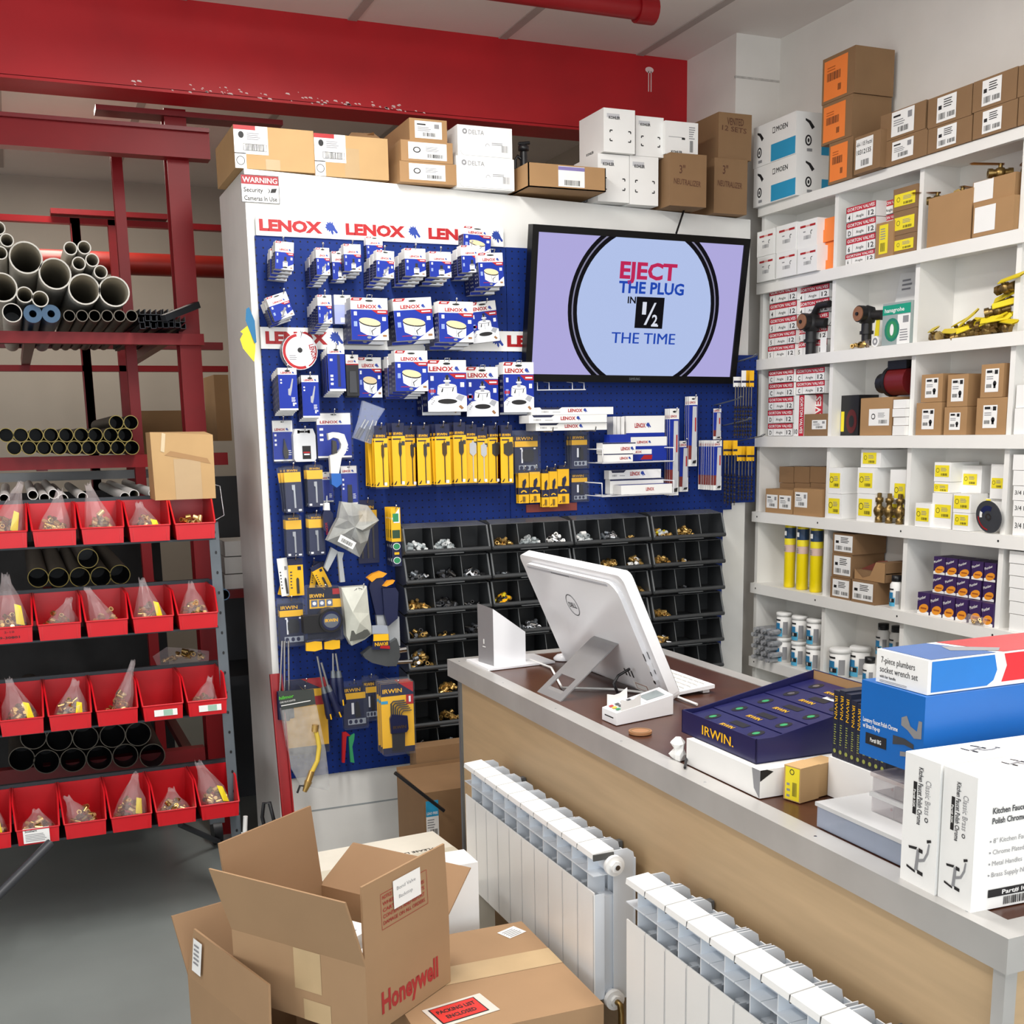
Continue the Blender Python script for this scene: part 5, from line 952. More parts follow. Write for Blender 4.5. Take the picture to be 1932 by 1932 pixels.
def tapcard(m):
    def s(p, f, w, h, th):
        b = MB(); b.prism([(0, 0), (w, 0), (w, h * .82), (0, h * .82)], f, .0012, m); b.prism([(0, h * .82), (w, h * .82), (w, h), (0, h)], f, .001, INAVY if m is PYEL else m); b.rect(f, w * .62, h * .68, w * .86, h * .78, INAVY if m is PYEL else GREYINK); b.lines(f, w * .1, h * .2, w * .16, h * .5, 6, DGREY); b.build('card', p)
        b = MB(); b.prism([(w * .5, h * .06), (w * .68, h * .06), (w * .68, h * .44), (w * .62, h * .48), (w * .56, h * .48), (w * .5, h * .44)], f, .004, TOOLG, .004); b.build('tap', p)
    return s
card('tap_card', 'yellow leaning tap card behind the white one', 524, 545, 1062, 1125, 1, .006, tapcard(PYEL), tilt=.3, hk=False)
card('tap_card', 'white tap card between two yellow ones', 532, 549, 1053, 1125, 1, .006, tapcard(PAPER), tilt=-.08, hk=False, back=.03)
card('tap_card', 'yellow tap card right of the white one', 547, 573, 1054, 1125, 1, .006, tapcard(PYEL), back=.045)
card('tap_card', 'yellow tap card leaning left above the tape measure', 584, 603, 1060, 1112, 2, .006, tapcard(PYEL), tilt=.2)
card('tap_card', 'yellow tap card leaning right above the tape measure', 607, 627, 1061, 1112, 1, .006, tapcard(PYEL), tilt=-.42, hk=False, back=.04)
# tape measure
t, o = oneoff('tape_measure_pack', 'tape measure in a yellow and navy blister pack', 'pack', (611, 1155), 3.97); Y = 3.985
b = MB(); slab(b, at([(600, 900), (985, 890), (1005, 1500), (610, 1510)], Y, *B_), .0015, INAVY, o); P = at([(630, 1140), (990, 1115), (988, 1020), (628, 1035)], Y - .001, *B_); slab(b, P, .0005, PYEL, o)
f = Fr(PY(480 + 630 / 6.04, 960 + 1018 / 6.04, Y - .0005) - o, (1, 0, 0), (0, 0, 1)); b.text(f, 'IRWIN', 0, 0, .014, PYEL, w=.05, bold=1.4); b.rect(f, .082, .008, .118, .028, PRED)
for k in range(3): b.rect(f, .004 + .027 * k, -.032, .026 + .027 * k, -.008, mat('print_slate', '#5d6a86', .5), .0022); b.disc(f, .015 + .027 * k, -.02, .007, .007, PWHITE, .0026, 8)
b.build('card', t)
c = PY(625, 1171, 3.93) - o; b = MB(); b.cyl(c, c + Vector((0, .05, 0)), .042, BLACK, n=24); b.box(c.x - .095, c.x, c.y + .01, c.y + .05, c.z - .04, c.z + .02, BLACK); b.build('case', t)
f = Fr(c, (1, 0, 0), (0, 0, 1)); b = MB(); b.disc(f, 0, 0, .034, .034, INAVY, .001, 24); b.disc(f, 0, 0, .027, .025, mat('badge_grey', '#5f6570', .4), .0014, 24); b.text(f, 'IRWIN', 0, -.004, .012, PYEL, w=.044, bold=1.4, l=.0018, c=True); b.build('badge', t)
b = MB(); slab(b, at([(575, 910), (620, 880), (980, 880), (1015, 920), (1025, 1480), (590, 1520)], 3.945, *B_), .04, CLEARM, o); b.build('blister', t)
hook('tape measure blister pack', PY(612, 1112, 3.95).x, PY(612, 1112, 3.95).z, 3.93)
PBAG = mat('white_paper_bag', '#cfd0c4', .5, var=.1, scale=20)
t, o = oneoff('paper_bag', 'greyish white bag with marker scribble beside the tape measure', 'bag', (675, 1160), 3.95); P = at([(990, 900), (1280, 880), (1310, 1190), (1345, 1420), (1260, 1490), (1110, 1560), (1050, 1450), (1030, 1200)], 3.95, *B_)
b = MB(); vs = [p - o for p in P]; n = len(vs); mm = at([(1120, 1180), (1200, 1300)], 3.92, *B_); b.add(vs + [m_ - o for m_ in mm] + [v + Vector((0, .04, 0)) for v in vs], [(0, 7, 8), (7, 6, 8), (6, 9, 8), (6, 5, 9), (5, 4, 9), (4, 3, 9), (3, 2, 9), (2, 8, 9), (2, 1, 8), (1, 0, 8)] + [(i, (i + 1) % n, n + 2 + (i + 1) % n, n + 2 + i) for i in range(n)], PBAG); b.build('bag', t)
b = MB(); b.tube([p - o for p in at([(1130, 940), (1170, 905), (1150, 945), (1200, 930), (1185, 900), (1230, 915), (1210, 930)], 3.946, *B_)], .0008, INK, 4); b.build('scribble', t)
b = MB(); slab(b, at([(1110, 1390), (1290, 1375), (1325, 1430), (1250, 1480), (1090, 1510)], 3.935, *B_), .004, mat('bag_content', '#4d4e49', .6, var=.2), o); b.build('content', t)
hook('greyish white bag', PY(675, 1110, 3.95).x + .02, PY(675, 1112, 3.95).z, 3.94)
t, o = oneoff('locking_pliers', 'navy handled tool with orange tips right of the white bag', 'tool', (720, 1140), 3.97); TIP = mat('tip_orange', '#f0a01f', .4)
b = MB(); slab(b, at([(1330, 810), (1445, 770), (1482, 830), (1492, 1210), (1385, 1210), (1310, 900)], 3.97, *B_), .022, INAVY, o); b.build('handle', t)
b = MB(); slab(b, at([(1460, 905), (1610, 900), (1642, 950), (1632, 1250), (1522, 1335), (1482, 1200)], 3.955, *B_), .022, INAVY, o); b.build('handle', t)
b = MB(); slab(b, at([(1290, 790), (1350, 745), (1440, 712), (1512, 738), (1465, 780), (1390, 792), (1340, 835)], 3.965, *B_), .026, TIP, o); b.build('tip', t)
b = MB(); slab(b, at([(1470, 882), (1530, 822), (1602, 815), (1580, 852), (1505, 887)], 3.95, *B_), .026, TIP, o); b.build('tip', t)
b = MB(); slab(b, at([(1390, 1210), (1500, 1200), (1530, 1335), (1650, 1230), (1662, 1560), (1560, 1600), (1420, 1500)], 3.975, *B_), .02, GREYCAST, o); b.build('jaw', t)
t, o = oneoff('hang_card', 'upside down yellow and navy card hanging below the pliers', 'card', (718, 1200), 3.94); b = MB(); slab(b, at([(1345, 1430), (1340, 1330), (1430, 1325), (1510, 1330), (1532, 1430)], 3.94, *B_), .001, mat('print_panel_grey', '#9fa6b2', .5), o); slab(b, at([(1355, 1425), (1530, 1425), (1548, 1602), (1342, 1604)], 3.939, *B_), .001, INAVY, o); slab(b, at([(1358, 1430), (1528, 1425), (1532, 1500), (1356, 1508)], 3.938, *B_), .0005, PYEL, o); slab(b, at([(1440, 1560), (1540, 1560), (1546, 1596), (1430, 1590)], 3.938, *B_), .0005, PRED, o)
q = PY(480 + 1520 / 6.04, 960 + 1512 / 6.04, 3.938) - o; b.text(Fr(q, (-1, 0, 0), (0, 0, -1)), 'IRWIN', 0, 0, .014, PYEL, w=.048, bold=1.4, l=.0006); b.build('card', t)
t, o = oneoff('pipe_wrench', 'dark grey hand tool with chromed ends beside the drawer bins', 'tool', (730, 1235), 3.95)
b = MB(); slab(b, at([(1232, 1660), (1330, 1580), (1500, 1560), (1622, 1478), (1650, 1560), (1662, 1680), (1620, 1792), (1500, 1795), (1340, 1755), (1262, 1705)], 3.95, *B_), .035, mat('dark_cast', '#55585a', .4, .4, var=.15), o); b.build('body', t)
for p, q, r_ in (((1600, 1620), (1725, 1600), .012), ((1610, 1750), (1795, 1738), .009)): b = MB(); P = at([p, q], 3.965, *B_); b.cyl(P[0] - o, P[1] - o, r_, CHROME); b.build('spindle', t)
t, o = oneoff('screwdriver_card', 'left small yellow card under the tape measure', 'card', (592, 1218), 3.96); b = MB(); slab(b, at([(590, 1530), (690, 1510), (768, 1515), (775, 1600), (690, 1625), (590, 1620)], 3.96, *B_), .012, PYEL, o); slab(b, at([(600, 1500), (740, 1480), (760, 1515), (600, 1535)], 3.962, *B_), .01, INAVY, o); b.build('card', t)
t, o = oneoff('screwdriver_card', 'right small yellow card under the tape measure', 'card', (625, 1215), 3.96); b = MB(); slab(b, at([(800, 1520), (895, 1495), (975, 1500), (975, 1590), (890, 1605), (800, 1600)], 3.96, *B_), .012, PYEL, o); slab(b, at([(800, 1500), (930, 1480), (960, 1500), (800, 1522)], 3.962, *B_), .01, INAVY, o); b.build('card', t)
for i, (p, q) in enumerate((((245, 115), (222, 480)), ((265, 115), (262, 492)), ((300, 115), (301, 470)))):
    t, o = oneoff('nut_driver', '%s of three long bright shafts beside the red channel' % nth(i, 3), 'tool', (480 + p[0] / 4.6, 1200 + p[1] / 4.6), 3.99); P = at([p, q], 3.99, *C_)
    b = MB(); b.cyl(P[0] - o + Vector((0, 0, .03)), P[1] - o, .0035, STEEL); b.build('shaft', t); b = MB(); b.cyl(P[1] - o, P[1] - o - Vector((0, 0, .1)), .012, INAVY, .014); b.build('handle', t)
for i, (p, q, r_) in enumerate((((545, 175), (602, 470), (660, 720)), ((580, 230), (645, 455), (745, 700)), ((682, 150), (684, 330), (705, 620)), ((706, 150), (732, 330), (765, 600)))):
    t, o = oneoff('screwdriver', '%s of the navy handled screwdrivers hanging between the packs' % nth(i, 4), 'screwdriver', (480 + p[0] / 4.6, 1200 + p[1] / 4.6), 4.0); P = at([p, q, r_], 4.0 - .01 * (i % 2), *C_)
    b = MB(); b.cyl(P[0] - o, P[1] - o, .004, TOOLS); b.build('shaft', t); b = MB(); b.cyl(P[1] - o - (P[2] - P[1]) * .1, P[1] - o + (P[2] - P[1]) * .12, .008, ZINC, .011); b.build('ferrule', t)
    b = MB(); d = P[2] - P[1]; b.tube([P[1] - o + d * k for k in (.1, .2, .45, .8, .95, 1)], [.011, .014, .012, .016, .015, .008], INAVY, 10); b.build('handle', t)
    b = MB(); b.tube([P[1] - o + d * k + Vector((0, -.0155, 0)) for k in (.8, .98)], .003, PYEL, 5); b.build('mark', t)
# green-headed hose bag, hex keys
def yback(p, f, w, h, th):
    b = MB(); b.prism([(0, 0), (w, 0), (w, h), (0, h)], f, .0012, PYEL); b.rect(f, w * .0, h * .86, w, h, INAVY); b.poly(f, [(w * .4, h), (w, h), (w, h * .82)], PRED, .0009); b.rect(f, w * .7, h * .64, w, h * .76, PRED, .0009); b.rect(f, 0, 0, w, h * .1, INAVY); b.build('card', p); clam(p, w, h, th)
card('tool_pack', 'yellow and red clamshell pack behind the hose bag', 545, 620, 1285, 1428, 1, .02, yback, back=.02)
t, o = oneoff('hose_bag', 'clear bag with green and black header and yellow gauge hose', 'bag', (565, 1390), 3.94); HG = mat('header_dark', '#3b403d', .5)
b = MB(); slab(b, at([(205, 480), (515, 460), (532, 592), (236, 642)], 3.94, *C_), .002, HG, o); q = PY(480 + 214 / 4.6, 1200 + 555 / 4.6, 3.939) - o; f = Fr(q, (1, 0, .08), (0, 0, 1)); b.text(f, 'hilmor', .0, .0, .012, mat('text_green', '#58c03a', .5), w=.052, bold=1, l=.0006); b.text(f, 'CORE VALVE ADAPTER', .002, -.013, .006, PAPER, w=.055, l=.0006); b.rect(f, .006, -.024, .11, -.021, PAPER, .0006); b.build('header', t)
b = MB(); slab(b, at([(236, 640), (540, 600), (620, 1000), (655, 1300), (640, 1342), (400, 1290), (320, 1150), (270, 850)], 3.941, *C_), .03, mat('bag_crinkle', '#cfd0cf', .12, alpha=.3, var=.25, scale=40), o); b.build('bag', t)
b = MB(); b.tube([p - o for p in at([(520, 780), (548, 880), (562, 960), (548, 1080), (500, 1180)], 3.935, *C_)], .0085, mat('hose_yellow', '#e4c44a', .4), 8); b.build('hose', t)
b = MB(); P = at([(500, 1170), (470, 1260), (435, 1350)], 3.935, *C_); b.cyl(P[0] - o, P[1] - o, .011, BRASS, n=8); b.cyl(P[1] - o, P[2] - o, .014, BRASS, .008, n=6); P = at([(530, 770), (525, 830)], 3.935, *C_); b.cyl(P[0] - o, P[1] - o, .012, BRASS, n=6); b.build('fitting', t)
b = MB(); b.tube([p - o for p in at([(425, 1300), (395, 1300), (372, 1362)], 3.935, *C_)], .004, BLACK, 6); b.build('clip', t); hook('clear hose bag with green header', PY(575, 1303, 3.94).x, PY(575, 1303, 3.94).z, 3.93)
def hexkeys(p, f, w, h, th):
    b = MB(); b.prism([(w * .02, h * .02), (w * .98, h * .02), (w * .98, h * .97), (w * .02, h * .97)], f, .0012, PYEL); b.rect(f, w * .02, h * .8, w * .98, h * .97, INAVY); b.rect(f, w * .02, h * .02, w * .98, h * .1, INAVY); b.text(f, 'IRWIN', w * .08, h * .84, h * .06, PYEL, w=w * .56, bold=1.5); b.poly(f, [(w * .55, h * .97), (w * .98, h * .97), (w * .98, h * .83)], PRED, .0009); b.rect(f, w * .76, h * .67, w * .98, h * .8, PRED, .0009); b.rect(f, w * .84, h * .7, w * .9, h * .78, PWHITE, .0012); b.rect(f, w * .02, h * .7, w * .22, h * .74, CYAN, .0009); b.build('card', p)
    b = MB(); b.prism([(w * .26, h * .3), (w * .72, h * .3), (w * .78, h * .34), (w * .76, h * .52), (w * .3, h * .56), (w * .24, h * .5)], f, .012, INAVY, .012); b.prism([(w * .3, h * .06), (w * .66, h * .06), (w * .68, h * .3), (w * .3, h * .3)], f, .008, BLACK, .008); b.text(f, 'IRWIN', w * .32, h * .36, h * .045, BRASSD, w=w * .38, l=.0125, bold=1); b.build('holder', p)
    for k in range(6):
        z = h * (.73 - .028 * k); x0 = w * (.30 + .06 * k); b = MB(); b.tube([f.p(x0, h * .5, .006), f.p(x0, z - .008, .006), f.p(x0 + .008, z, .006), f.p(w * (.7 + .04 * k), z, .006)], .0028 - .0002 * k, BLACK, 6); b.build('hex_key', p)
    clam(p, w, h, th, .01)
card('hex_key_pack', 'hex key set in yellow clamshell beside the drawer bins', 723, 784, 1288, 1428, 3, .016, hexkeys, gap=.01, jit=.004, back=.146)
t, o = oneoff('snips', 'pair of red and green handled snips low on the pegboard', 'tool', (657, 1400), 4.03)
b = MB(); slab(b, at([(765, 840), (800, 835), (835, 865), (800, 870), (785, 1100), (762, 1100)], 4.03, *C_), .012, PRED, o); b.build('handle', t); b = MB(); slab(b, at([(820, 880), (870, 850), (866, 900), (850, 960), (868, 1100), (835, 1095), (825, 960)], 4.028, *C_), .012, GREEN, o); b.build('handle', t)
# ---- right part of the pegboard
def longbox(b, w, d, h):
    f = front(w, h); b.poly(f, [(w * .04, h), (w * .06, h * .72), (w * .28, h * .72), (w * .32, h)], INAVY); b.text(f, 'LENOX', w * .4, h * .36, h * .44, PRED, w=w * .19, bold=1.5); wolf(b, f, w * .6, h * .26, h * .62, DBLUE); b.bars(f, w * .06, h * .28, w * .09, h * .24, GREYINK, 8); b.rect(f, w * .2, h * .34, w * .3, h * .4, GREYINK)
zz = None
for n, l, r, tt, bb, Y in (('lowest', 1011, 1145, 799, 813, 3.955), ('middle', 998, 1145, 783, 798, 3.945), ('topmost', 1013, 1157, 767, 781, 3.95)):
    x, w, z, h = fbox(l, r, tt, bb, Y); z = zz or z; carton('saw_blade_box', n + ' of three long white boxes lying under the television', 'box', (x, Y, z), w, .09, h, 0, PAPER, extra=(None, longbox)); zz = z + h + .001
    if n == 'lowest':
        for k, q in enumerate((-.3, .3)): b = MB(); b.tube([(x + w * q, YP, z - .003), (x + w * q, Y - .02, z - .003), (x + w * q, Y - .025, z + .012)], .0025, CHROME, 6); b.build('peg_hook', label='%s wire hook under the three long white boxes' % ('left', 'right')[k], cat='hook')
b = MB(); P = [PY(x, y, 4.04) for x, y in ((1013, 736), (1105, 735))]; b.tube(P, .002, WIREW, 6)
for x in (1014, 1036, 1080, 1102): p = PY(x, 735, 4.04); b.tube([p, p + Vector((0, 0, .025)), (p.x, YP, p.z + .03)], .0018, WIREW, 5)
b.build('wire_bracket', label='empty white wire bracket just below the television', cat='bracket')
p = PY(993, 967, YP - .004); q = PY(1088, 948, YP - .004); b = MB(); b.box(p.x, q.x, YP - .006, YP - .001, p.z, q.z, mat('rust_red_plate', '#8c4038', .6, var=.08)); b.build('rust_red_plate', label='rust red rectangular plate above the drawer bins', cat='plate')
def basket(label, l, r, yt, yb, Y):
    a = PY(l, yb, Y); c = PY(r, yb - 3, Y); t = thing('wire_basket', label, 'basket', (a.x, Y, a.z)); w = c.x - a.x; h = PY(l, yt, Y).z - a.z; D = YP - Y
    b = MB(); b.tube([(0, D, h), (0, 0, h), (0, 0, 0), (w, 0, 0), (w, 0, h), (w, D, h)], .0025, WIREW, 6); b.build('frame', t)
    b = MB(); b.tube([(0, D, 0), (0, 0, 0)], .002, WIREW, 5); b.tube([(w, D, 0), (w, 0, 0)], .002, WIREW, 5)
    for k in range(1, 6): b.tube([(w * k / 6, 0, 0), (w * k / 6, D, 0)], .0016, WIREW, 5)
    b.tube([(0, D * .5, 0), (w, D * .5, 0)], .0016, WIREW, 5); b.build('bottom_wires', t); return a, w, h
a, w, h = basket('upper white wire basket of blade boxes', 1137, 1271, 848, 874, 3.93); zb = a.z + .003
def bladebox(b, w, d, h):
    f = front(w, h); b.rect(f, 0, 0, w, h * .62, PBLUE); lenox(b, f, w * .22, h * .74, w * .28, h * .1); b.rect(f, w * .02, h * .28, w * .6, h * .48, PAPER, .0009); b.text(f, 'LENOX', w * .06, h * .33, h * .1, PRED, w=w * .28, bold=1.4, l=.0012); b.poly(f, [(w * .3, h * .05), (w * .6, h * .05), (w * .62, h * .24), (w * .4, h * .24)], PRED, .0009)
def fb(label, l, r, tt, Y, d, z, fn=bladebox, hh=None, name='blade_box', m=PAPER):
    x, w, z0, h0 = fbox(l, r, tt, tt + 30, Y); h1 = hh or (z0 + h0 - z); carton(name, label, 'box', (x, Y, z), w, d, h1, 0, m, extra=(None, fn)); return z + h1 + .001
fb('tall blue and white blade box standing at the back of the upper basket', 1181, 1254, 785, 4.045, .03, zb)
fb('shorter blue and white blade box standing before the tall one', 1186, 1258, 825, 4.0, .03, zb)
none = lambda b, w, d, h: None
def endbox(b, w, d, h): f = front(w, h); lenox(b, f, w * .55, h * .3, w * .28, h * .3); b.rect(f, 0, h * .9, w, h, DNAVY)
z1 = fb('bottom white flat box in the upper basket', 1139, 1194, 857, 3.94, .05, zb, endbox)
z1 = fb('upper white flat box in the upper basket', 1137, 1199, 836, 3.942, .05, z1, endbox)
fb('blue ended box lying on the flat boxes of the upper basket', 1150, 1190, 820, 3.95, .045, z1, none, None, 'blade_box', PBLUE)
for i, (l, r) in enumerate(((1157, 1163), (1164, 1170), (1172, 1178))): fb('%s of three thin white boxes standing upright behind the flat ones' % nth(i, 3), l, r, 786, 4.03, .05, zb, none)
a, w, h = basket('lower white wire basket of blade boxes', 1136, 1271, 912, 937, 3.93); zb = a.z + .003
z1 = fb('front bottom white box with blue lid in the lower basket', 1172, 1268, 916, 3.94, .06, zb, lambda b, w, d, h: (b.text(front(w, h), 'LENOX', w * .48, h * .35, h * .35, PRED, w=w * .16, bold=1.4), b.rect(topf(w, h), 0, 0, w, d, PBLUE)))
z2 = fb('rear bottom white box in the lower basket', 1151, 1252, 905, 4.01, .04, zb, endbox); fb('rear top white box in the lower basket', 1149, 1247, 888, 4.012, .04, z2, longbox)
def sawcard(p, f, w, h, th):
    b = MB(); b.prism([(0, 0), (w, 0), (w, h), (0, h)], f, .0015, PAPER); b.rect(f, 0, h * .28, w * .98, h * .88, PBLUE, .0005); b.rect(f, 0, h * .1, w * .6, h * .3, mat('blade_red', '#7d2a26', .5), .0006); b.text(f, 'LENOX', w * .06, h * .9, w * .22, PRED, w=w * .7, bold=1.2, l=.0009); b.disc(f, w * .5, h * .965, w * .2, h * .012, INK, .0009, 8); b.build('card', p)
    b = MB(); b.prism([(w * .3, h * .02), (w * .72, h * .02), (w * .9, h * .2), (w * .86, h * .86), (w * .42, h * .86)], f, .001, mat('blade_white', '#c9cace', .4), .003); b.rect(f, w * .66, h * .5, w * .8, h * .7, PRED, .0035); b.poly(f, [(w * .4, h * .04), (w * .8, h * .04), (w * .88, h * .09), (w * .5, h * .08)], INK, .0035); b.build('blade', p)
for l, r, tt, bb, n, de in ((1263, 1281, 771, 935, 4, 'long saw blade card left of the tall hanging pair'), (1299, 1316, 748, 880, 3, 'highest saw blade card below the television'), (1282, 1299, 832, 928, 2, 'short saw blade card under the long pair'), (1346, 1362, 831, 925, 9, 'saw blade card of the wide fan'), (1346, 1361, 771, 829, 1, 'single saw blade card above the wide fan')):
    card('saw_blade_card', de, l, r, tt, bb, n, .003, sawcard, gap=.0105, jit=.0, hx=.6)
DB = mat('drill_steel', '#6b6660', .35, .8, var=.25, scale=50)
def drill(label, px, yt, ym, yb, Y, tagm, grp):
    a = PY(px, yb, Y); t = thing('drill_bit', label, 'drill bit', a); L = PY(px, ym, Y).z - a.z; T = PY(px, yt, Y).z - a.z; vs = []; n = 26
    b = MB(); b.cyl((0, 0, L * .62), (0, 0, L), .0028, DB, n=6)
    for k in range(n + 1):
        z = L * .62 * k / n; q = k * 1.0
        for s in (0, 1): vs.append((.0052 * math.cos(q + s * math.pi), .0052 * math.sin(q + s * math.pi), z))
    b.add(vs, [(2 * k, 2 * k + 1, 2 * k + 3, 2 * k + 2) for k in range(n)], DB); b.build('bit', t)
    b = MB(); b.box(-.010, .010, -.0015, .0015, L * 1.0 - .004, T, tagm); b.rect(Fr((-.01, -.0015, L), (1, 0, 0), (0, 0, 1)), 0, .012, .02, .02, INAVY); b.build('tag', t)
k = 0; W_ = ('first', 'second', 'third', 'fourth', 'fifth', 'sixth', 'seventh')
for i, (x, m) in enumerate(((1386, PAPER), (1391, PAPER), (1396, PAPER), (1401, PAPER), (1406, PYEL), (1411, PYEL), (1416, PYEL))): drill('upper hanging masonry drill bit, %s of seven from the left' % W_[i], x, 699 + (i < 3) * 12, 728, 826, 3.99 + .02 * (i % 3), m, '')
for i, x in enumerate((1367, 1373, 1379, 1385)): drill('lower left masonry drill bit, %s of four from the left' % W_[i], x, 831, 857, 953 - 3 * (i == 0), 3.99 + .02 * (i % 3), PYEL, '')
for i, x in enumerate((1393, 1399, 1405, 1411, 1417)): drill('lower right masonry drill bit, %s of five from the left' % W_[i], x, 842, 868, 944, 3.99 + .02 * (i % 3), PYEL, '')
for i, (x, y) in enumerate(((1428, 672), (1399, 752), (1416, 792), (1442, 823))):
    p = PY(x, y, 3.90); b = MB(); b.tube([(p.x - .005, YP, p.z - .02), (p.x - .005, 3.92, p.z), (p.x - .005, 3.9, p.z + .008), (p.x + .005, 3.9, p.z + .008), (p.x + .005, 3.92, p.z), (p.x + .005, YP, p.z - .02)], .0017, ZINC, 5); b.build('peg_hook', label='%s looped hook from the top at the pegboard right edge' % ORD[i], cat='hook')
# ---- television
BL, BR, TL = PY(990.7, 719, 4.03), PY(1383, 724, 4.03), PY(1002.6, 422.6, 3.95)
TR = PY(1418, 451, 3.95); u = ((BR - BL) + (TR - TL)).normalized(); v = (TL - BL + TR - BR); v = (v - u * v.dot(u)).normalized(); nrm = u.cross(v)
W = ((BR - BL).length + (TR - TL).length) / 2; H = ((TL - BL).length + (TR - BR).length) / 2; cen = (BL + BR + TL + TR) / 4
M3 = Matrix((u, -nrm, v)).transposed(); t = thing('television', 'flat black television tilted forward on the partition', 'television', cen, rot=M3.to_euler())
b = MB(); x, z = W / 2, H / 2; bw, bt, bb = W * .027, H * .045, H * .048
for r_ in ((-x, x, z - bt, z), (-x, x, -z, -z + bb), (-x, -x + bw, -z + bb, z - bt), (x - bw, x, -z + bb, z - bt)): b.box(r_[0], r_[1], -.006, .035, r_[2], r_[3], mat('tv_gloss_black', '#08080a', .3, var=0, spec=.2))
b.box(-x * .96, x * .96, .01, .06, -z * .94, z * .94, BLACK); b.build('casing', t)
f = Fr((-x + bw, .002, -z + bb), (1, 0, 0), (0, 0, 1)); SW, SH = W - 2 * bw, H - bt - bb
def scr(n, c, e=1): 
    m = mat(n, c, .5, var=0); bs = m.node_tree.nodes['Principled BSDF']; bs.inputs['Base Color'].default_value = (0, 0, 0, 1); bs.inputs['Emission Color'].default_value = lin(c); bs.inputs['Emission Strength'].default_value = e * .72; bs.inputs['Specular IOR Level'].default_value = .1; return m
SLIL = scr('screen_lilac', '#b9b3ea'); SBLU = scr('screen_pale_blue', '#bccdf7'); SRED = scr('screen_red', '#c8265a'); SBL = scr('screen_blue', '#1d49b8'); SBK = scr('screen_black', '#0f0d18', .6); SWH = scr('screen_white', '#e8ecfa'); SGR = scr('screen_grey', '#8d8ca8')
b = MB(); b.rect(f, -.004, -.004, SW + .004, SH + .004, SLIL, 0); cx, cy, ro = SW * .53, SH * .50, SW * .374
def clip(r0, r1, m, l):
    for s in (1, -1):
        vs = []; n = 22
        for r in (r0, r1):
            a = math.asin(min(1, (SH / 2 + .002) / r))
            for i in range(n + 1): q = -a + 2 * a * i / n; vs.append(f.p(cx + s * r * math.cos(q), cy + r * math.sin(q), l))
        b.add(vs, [(i, i + 1, n + 2 + i, n + 1 + i) if s < 0 else (i, n + 1 + i, n + 2 + i, i + 1) for i in range(n)], m)
vs = [f.p(cx, cy, .0004)]; pts = []
for s in (1, -1):
    a = math.asin((SH / 2 + .002) / (ro * .9))
    for i in range(15): q = -a + 2 * a * i / 14; pts.append((cx + s * ro * .9 * math.cos(q), cy + s * ro * .9 * math.sin(q)))
b.poly(f, pts, SBLU, .0004); clip(ro * .885, ro * .935, SBK, .0008); clip(ro * .935, ro * .952, SGR, .0008); clip(ro * .952, ro, SBK, .0008)
T = lambda s, x0, x1, y0, y1, m, bo=1.2: b.text(f, s, SW * x0, SH * y0, SH * (y1 - y0), m, w=SW * (x1 - x0), bold=bo, l=.0012)
T('EJECT', .392, .672, .715, .835, SRED, 1.6); T('THE PLUG', .392, .715, .61, .695, SBL, 1.4); T('IN', .44, .48, .535, .585, SBK); T('THE TIME', .375, .692, .24, .325, SBL, .8)
b.rect(f, SW * .483, SH * .355, SW * .622, SH * .585, SBK, .001); T('1', .515, .535, .46, .55, SWH, 1.5); T('2', .567, .595, .38, .46, SWH, 1); b.poly(f, [(SW * .528, SH * .38), (SW * .54, SH * .38), (SW * .583, SH * .545), (SW * .573, SH * .545)], SWH, .0014); b.rect(f, SW * .565, SH * .37, SW * .6, SH * .383, SWH, .0014)
b.build('screen', t)
b = MB(); b.text(Fr((0, -.0062, -z + bb * .35), (1, 0, 0), (0, 0, 1)), 'SAMSUNG', 0, 0, .010, ZINC, w=.046, bold=.8, c=True, l=.0004); b.build('badge', t)
b = MB(); b.box(-.1, .1, .06, .09, -.1, .1, BLACK); b.build('wall_mount', t)
P = [PY(1276, 440, 4.0), PY(1291, 395, 4.085), PY(1297, 379, 4.092)]; b = MB(); b.tube(P, .004, BLACK, 6); b.build('television_cable', label='black cable running up the partition above the television', cat='cable')
# ---------------------------------------------------------------- tip-out drawer bins
YL = 3.95; XB = [1.256, 1.592, 1.930, 2.270, 2.610]; ZR = 1.2505; PZ_ = .1062
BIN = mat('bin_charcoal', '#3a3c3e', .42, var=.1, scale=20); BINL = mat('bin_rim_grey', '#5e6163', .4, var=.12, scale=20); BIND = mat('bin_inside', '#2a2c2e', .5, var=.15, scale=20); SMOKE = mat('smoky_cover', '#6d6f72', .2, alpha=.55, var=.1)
DEP = YP - YL - .003; wB = .329
t0 = thing('drawer_bin', 'x', 'bin', (0, 0, 0), group='charcoal tip-out drawer bins')
b = MB(); q = .0025
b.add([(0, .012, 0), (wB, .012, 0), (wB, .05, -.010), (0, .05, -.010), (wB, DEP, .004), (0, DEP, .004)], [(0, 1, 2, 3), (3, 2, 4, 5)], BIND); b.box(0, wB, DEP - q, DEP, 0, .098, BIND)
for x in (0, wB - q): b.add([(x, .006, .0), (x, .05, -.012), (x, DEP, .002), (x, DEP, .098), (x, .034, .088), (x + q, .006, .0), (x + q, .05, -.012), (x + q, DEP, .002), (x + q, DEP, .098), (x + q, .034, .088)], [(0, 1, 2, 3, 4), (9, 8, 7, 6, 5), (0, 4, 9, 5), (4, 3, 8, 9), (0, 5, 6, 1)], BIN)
b.build('shell', t0)
b = MB(); b.tube([(.002, .008, .004), (wB - .002, .008, .004)], .0085, BIN, 8); b.box(.11, .22, -.004, .006, -.006, -.0035, BINL); b.build('lip', t0)
